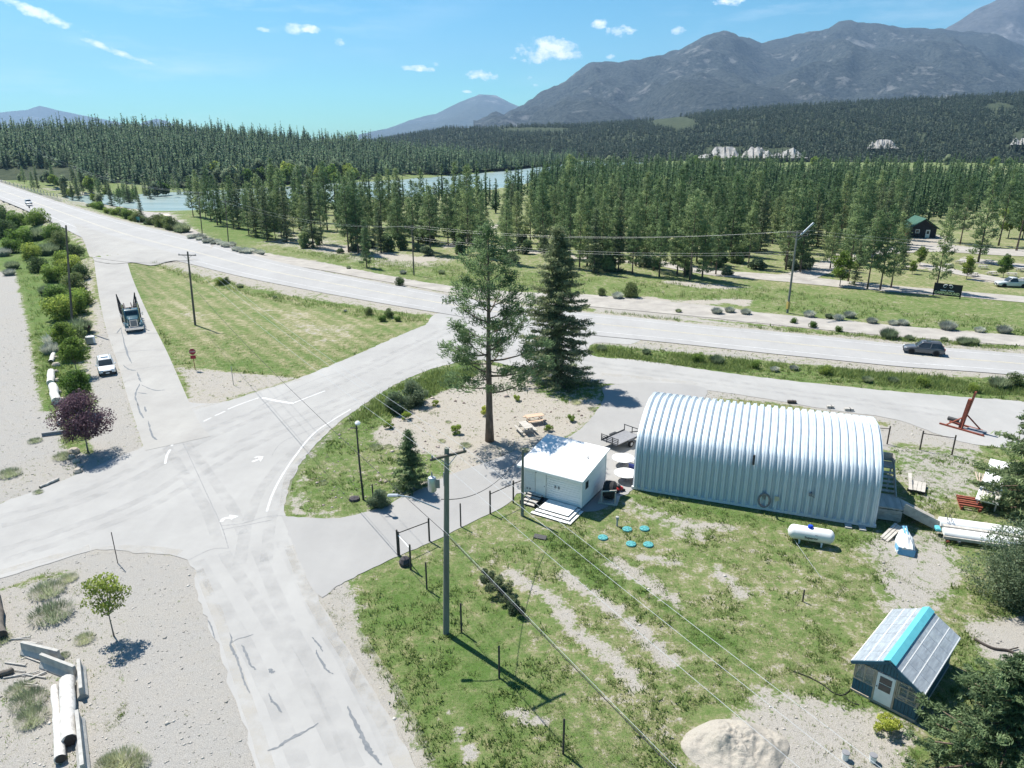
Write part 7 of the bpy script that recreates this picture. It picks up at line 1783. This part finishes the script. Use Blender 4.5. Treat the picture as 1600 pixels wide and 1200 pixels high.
wire(c0, c0 + Vector((44.5, -70, .3)), 1.1, 'thick black cable bundle running from the tall pole over the lawn', .024, M_WIREB, None, 40)
wire(c0 + Vector((0, 0, .12)), c0 + Vector((44.5, -70, .45)), 1.05, 'thin pale messenger wire just above the black cable bundle', .01, None, None, 40)
wire(Vector((e2[0][0].x, e2[0][0].y, e2[0][0].z - 3)), c0, 1.0, 'black cable between the triangle pole and the tall pole', .02, M_WIREB, None, 30)
wire(Vector((mm.x, mm.y, mh_ - 3.0)), t8 + Vector((0, 0, -.3)), 1.1, 'black service cable sagging from the tall pole to the short one', .022, M_WIREB)
wire(t3 + Vector((0, 0, -4)), Vector((t2.x, t2.y, t2.z - 1.5)), .8, 'dark wire crossing the side road between two brown poles', .016, M_WIREB)
gwz = G(1235, 842); wire(G(1228, 832) + Vector((0, 0, .35)), G(1284, 905) + Vector((0, 0, .05)), .05, 'thin pale guy line staked in the yard below the propane tank', .012)
for z, k in ((0, 0), (0, 1)): wire(e4[0][k], e5[0][k], 1.6, 'upper power wire along the gravel track before the pine wood', .008, None, 'upper wires along the track', 30)
for dz in (3.2, 3.6): wire(t4 - Vector((0, 0, dz)), t5 - Vector((0, 0, dz - .8)), 1.4, 'lower communication cable along the gravel track', .008, None, 'lower cables along the track', 30)
for k in (0, 1): wire(e5[0][k], e6[0][k], 2.2, 'power wire from the slim pole towards the sandy lane', .008, None, 'wires toward the sandy lane', 30)
for k in (0, 1): wire(e4[0][k], e4[0][k] + Vector((70, -22, 0)), 1.5, 'power wire leaving the braced pole along the highway', .008, None, 'wires leaving the braced pole', 20)
for k in (0, 1): wire(e7[0][k], e7[0][k] + Vector((-170, 190, 12)), 5, 'power wire crossing the river to the wooded hill', .016, M_WIRE, 'wires crossing the river', 20)
# stop sign (its back and a red plate), roadside markers
ss = thing('stop_sign', 'stop sign with red plate below on the triangle corner', 'sign', G(305, 578), rad(-70))
MB().tube([(0, 0, -.1), (0, 0, 2.6)], .04, 6).build('post', M_RED, ss)
octp = [(.4 * math.cos(PI / 8 + k * PI / 4), 2.35 + .4 * math.sin(PI / 8 + k * PI / 4)) for k in range(8)]
M_SRED = mat('sign_red', (.36, .03, .05), (.3, .025, .04), rough=.5)
MB().prism(octp, -.06, -.04, 'Y').build('octagon', mat('sign_dark_back', (.16, .11, .15), (.12, .08, .11), rough=.5), ss); MB().prism([(x * .92, 2.35 + (z - 2.35) * .92) for x, z in octp], -.075, -.061, 'Y').build('face', M_SRED, ss)
text_part('STOP', .26, M_WHITE, ss, (0, -.08, 2.35), (PI / 2, 0, 0)); ss.rotation_euler = (0, 0, rad(12)); BOX('plate', (0, -.05, 1.66), (.62, .03, .42), M_SRED, ss)
for x, y, lb in ((552 / 4, 0, ''),): pass
for (bx_, by_), lb in (((140, 521), 'small dark octagonal sign on a post among the left verge weeds'), ((134, 590), 'ring-shaped wire basket on a post by the parked car')):
    s_ = thing('verge_sign', lb, 'sign', G(bx_, by_), .2); MB().tube([(0, 0, 0), (0, 0, .9)], .03, 6).build('post', M_POST, s_)
    if by_ < 550: MB().prism([(.28 * math.cos(k * PI / 4 + PI / 8), 1.05 + .28 * math.sin(k * PI / 4 + PI / 8)) for k in range(8)], -.03, 0, 'Y').build('plate', mat('maroon', (.09, .03, .045), (.07, .025, .035), rough=.6), s_)
    else: MB().tube([(.42 * math.cos(a), .42 * math.sin(a), .85) for a in np.linspace(0, 2 * PI, 16)], .05, 6, False).build('ring', M_GREY, s_)
for x, y in ((48, 333), (67, 338)):
    p = D(x, y); s_ = thing('delineator_sign', 'small dark road sign on a post beside the bridge approach', 'sign', p, -.6, 'small signs by the bridge approach'); MB().tube([(0, 0, 0), (0, 0, 1.8)], .04, 6).build('post', M_GALV, s_); BOX('plate', (0, -.05, 1.9), (1.0, .04, .55), M_DARK, s_)
# bridge rails at the far left
def rail(A, i0, i1, label, out):
    pts = [Vector(tuple(p)) for p in A[i0:i1]]; t = thing('guard_rail', label, 'guard rail', pts[0], 0)
    for z in (.35, .75, 1.1): MB().tube([p - pts[0] + Vector((0, 0, z)) for p in pts], .07, 5).build('rail', M_GREY, t)
    for k in range(len(pts) - 1):
        for f in (0, .5): q = pts[k].lerp(pts[k + 1], f) - pts[0]; BOX('post', (q.x, q.y, .5), (.18, .18, 1.3), M_CONC, t)
rail(hw_up, 0, 13, 'bridge railing on the river side of the highway', 1); rail(hw_dn, 0, 10, 'bridge railing on the near side of the highway', -1)
# ------------------------------------------------------------------ the air
hz = MB().box((0, 8500, 985), (34000, 19400, 1980)).build('haze', None)
tag(hz, 'thin blue summer haze filling the valley', None, kind='stuff')
hm = bpy.data.materials.new('valley_haze'); hm.use_nodes = True
hn = hm.node_tree.nodes; hn.remove(hn['Principled BSDF'])
pv = hn.new('ShaderNodeVolumePrincipled'); pv.inputs['Color'].default_value = (.44, .67, 1.0, 1); pv.inputs['Density'].default_value = 5.4e-5; pv.inputs['Anisotropy'].default_value = .2
hm.node_tree.links.new(pv.outputs[0], hn['Material Output'].inputs['Volume'])
hz.data.materials.append(hm)
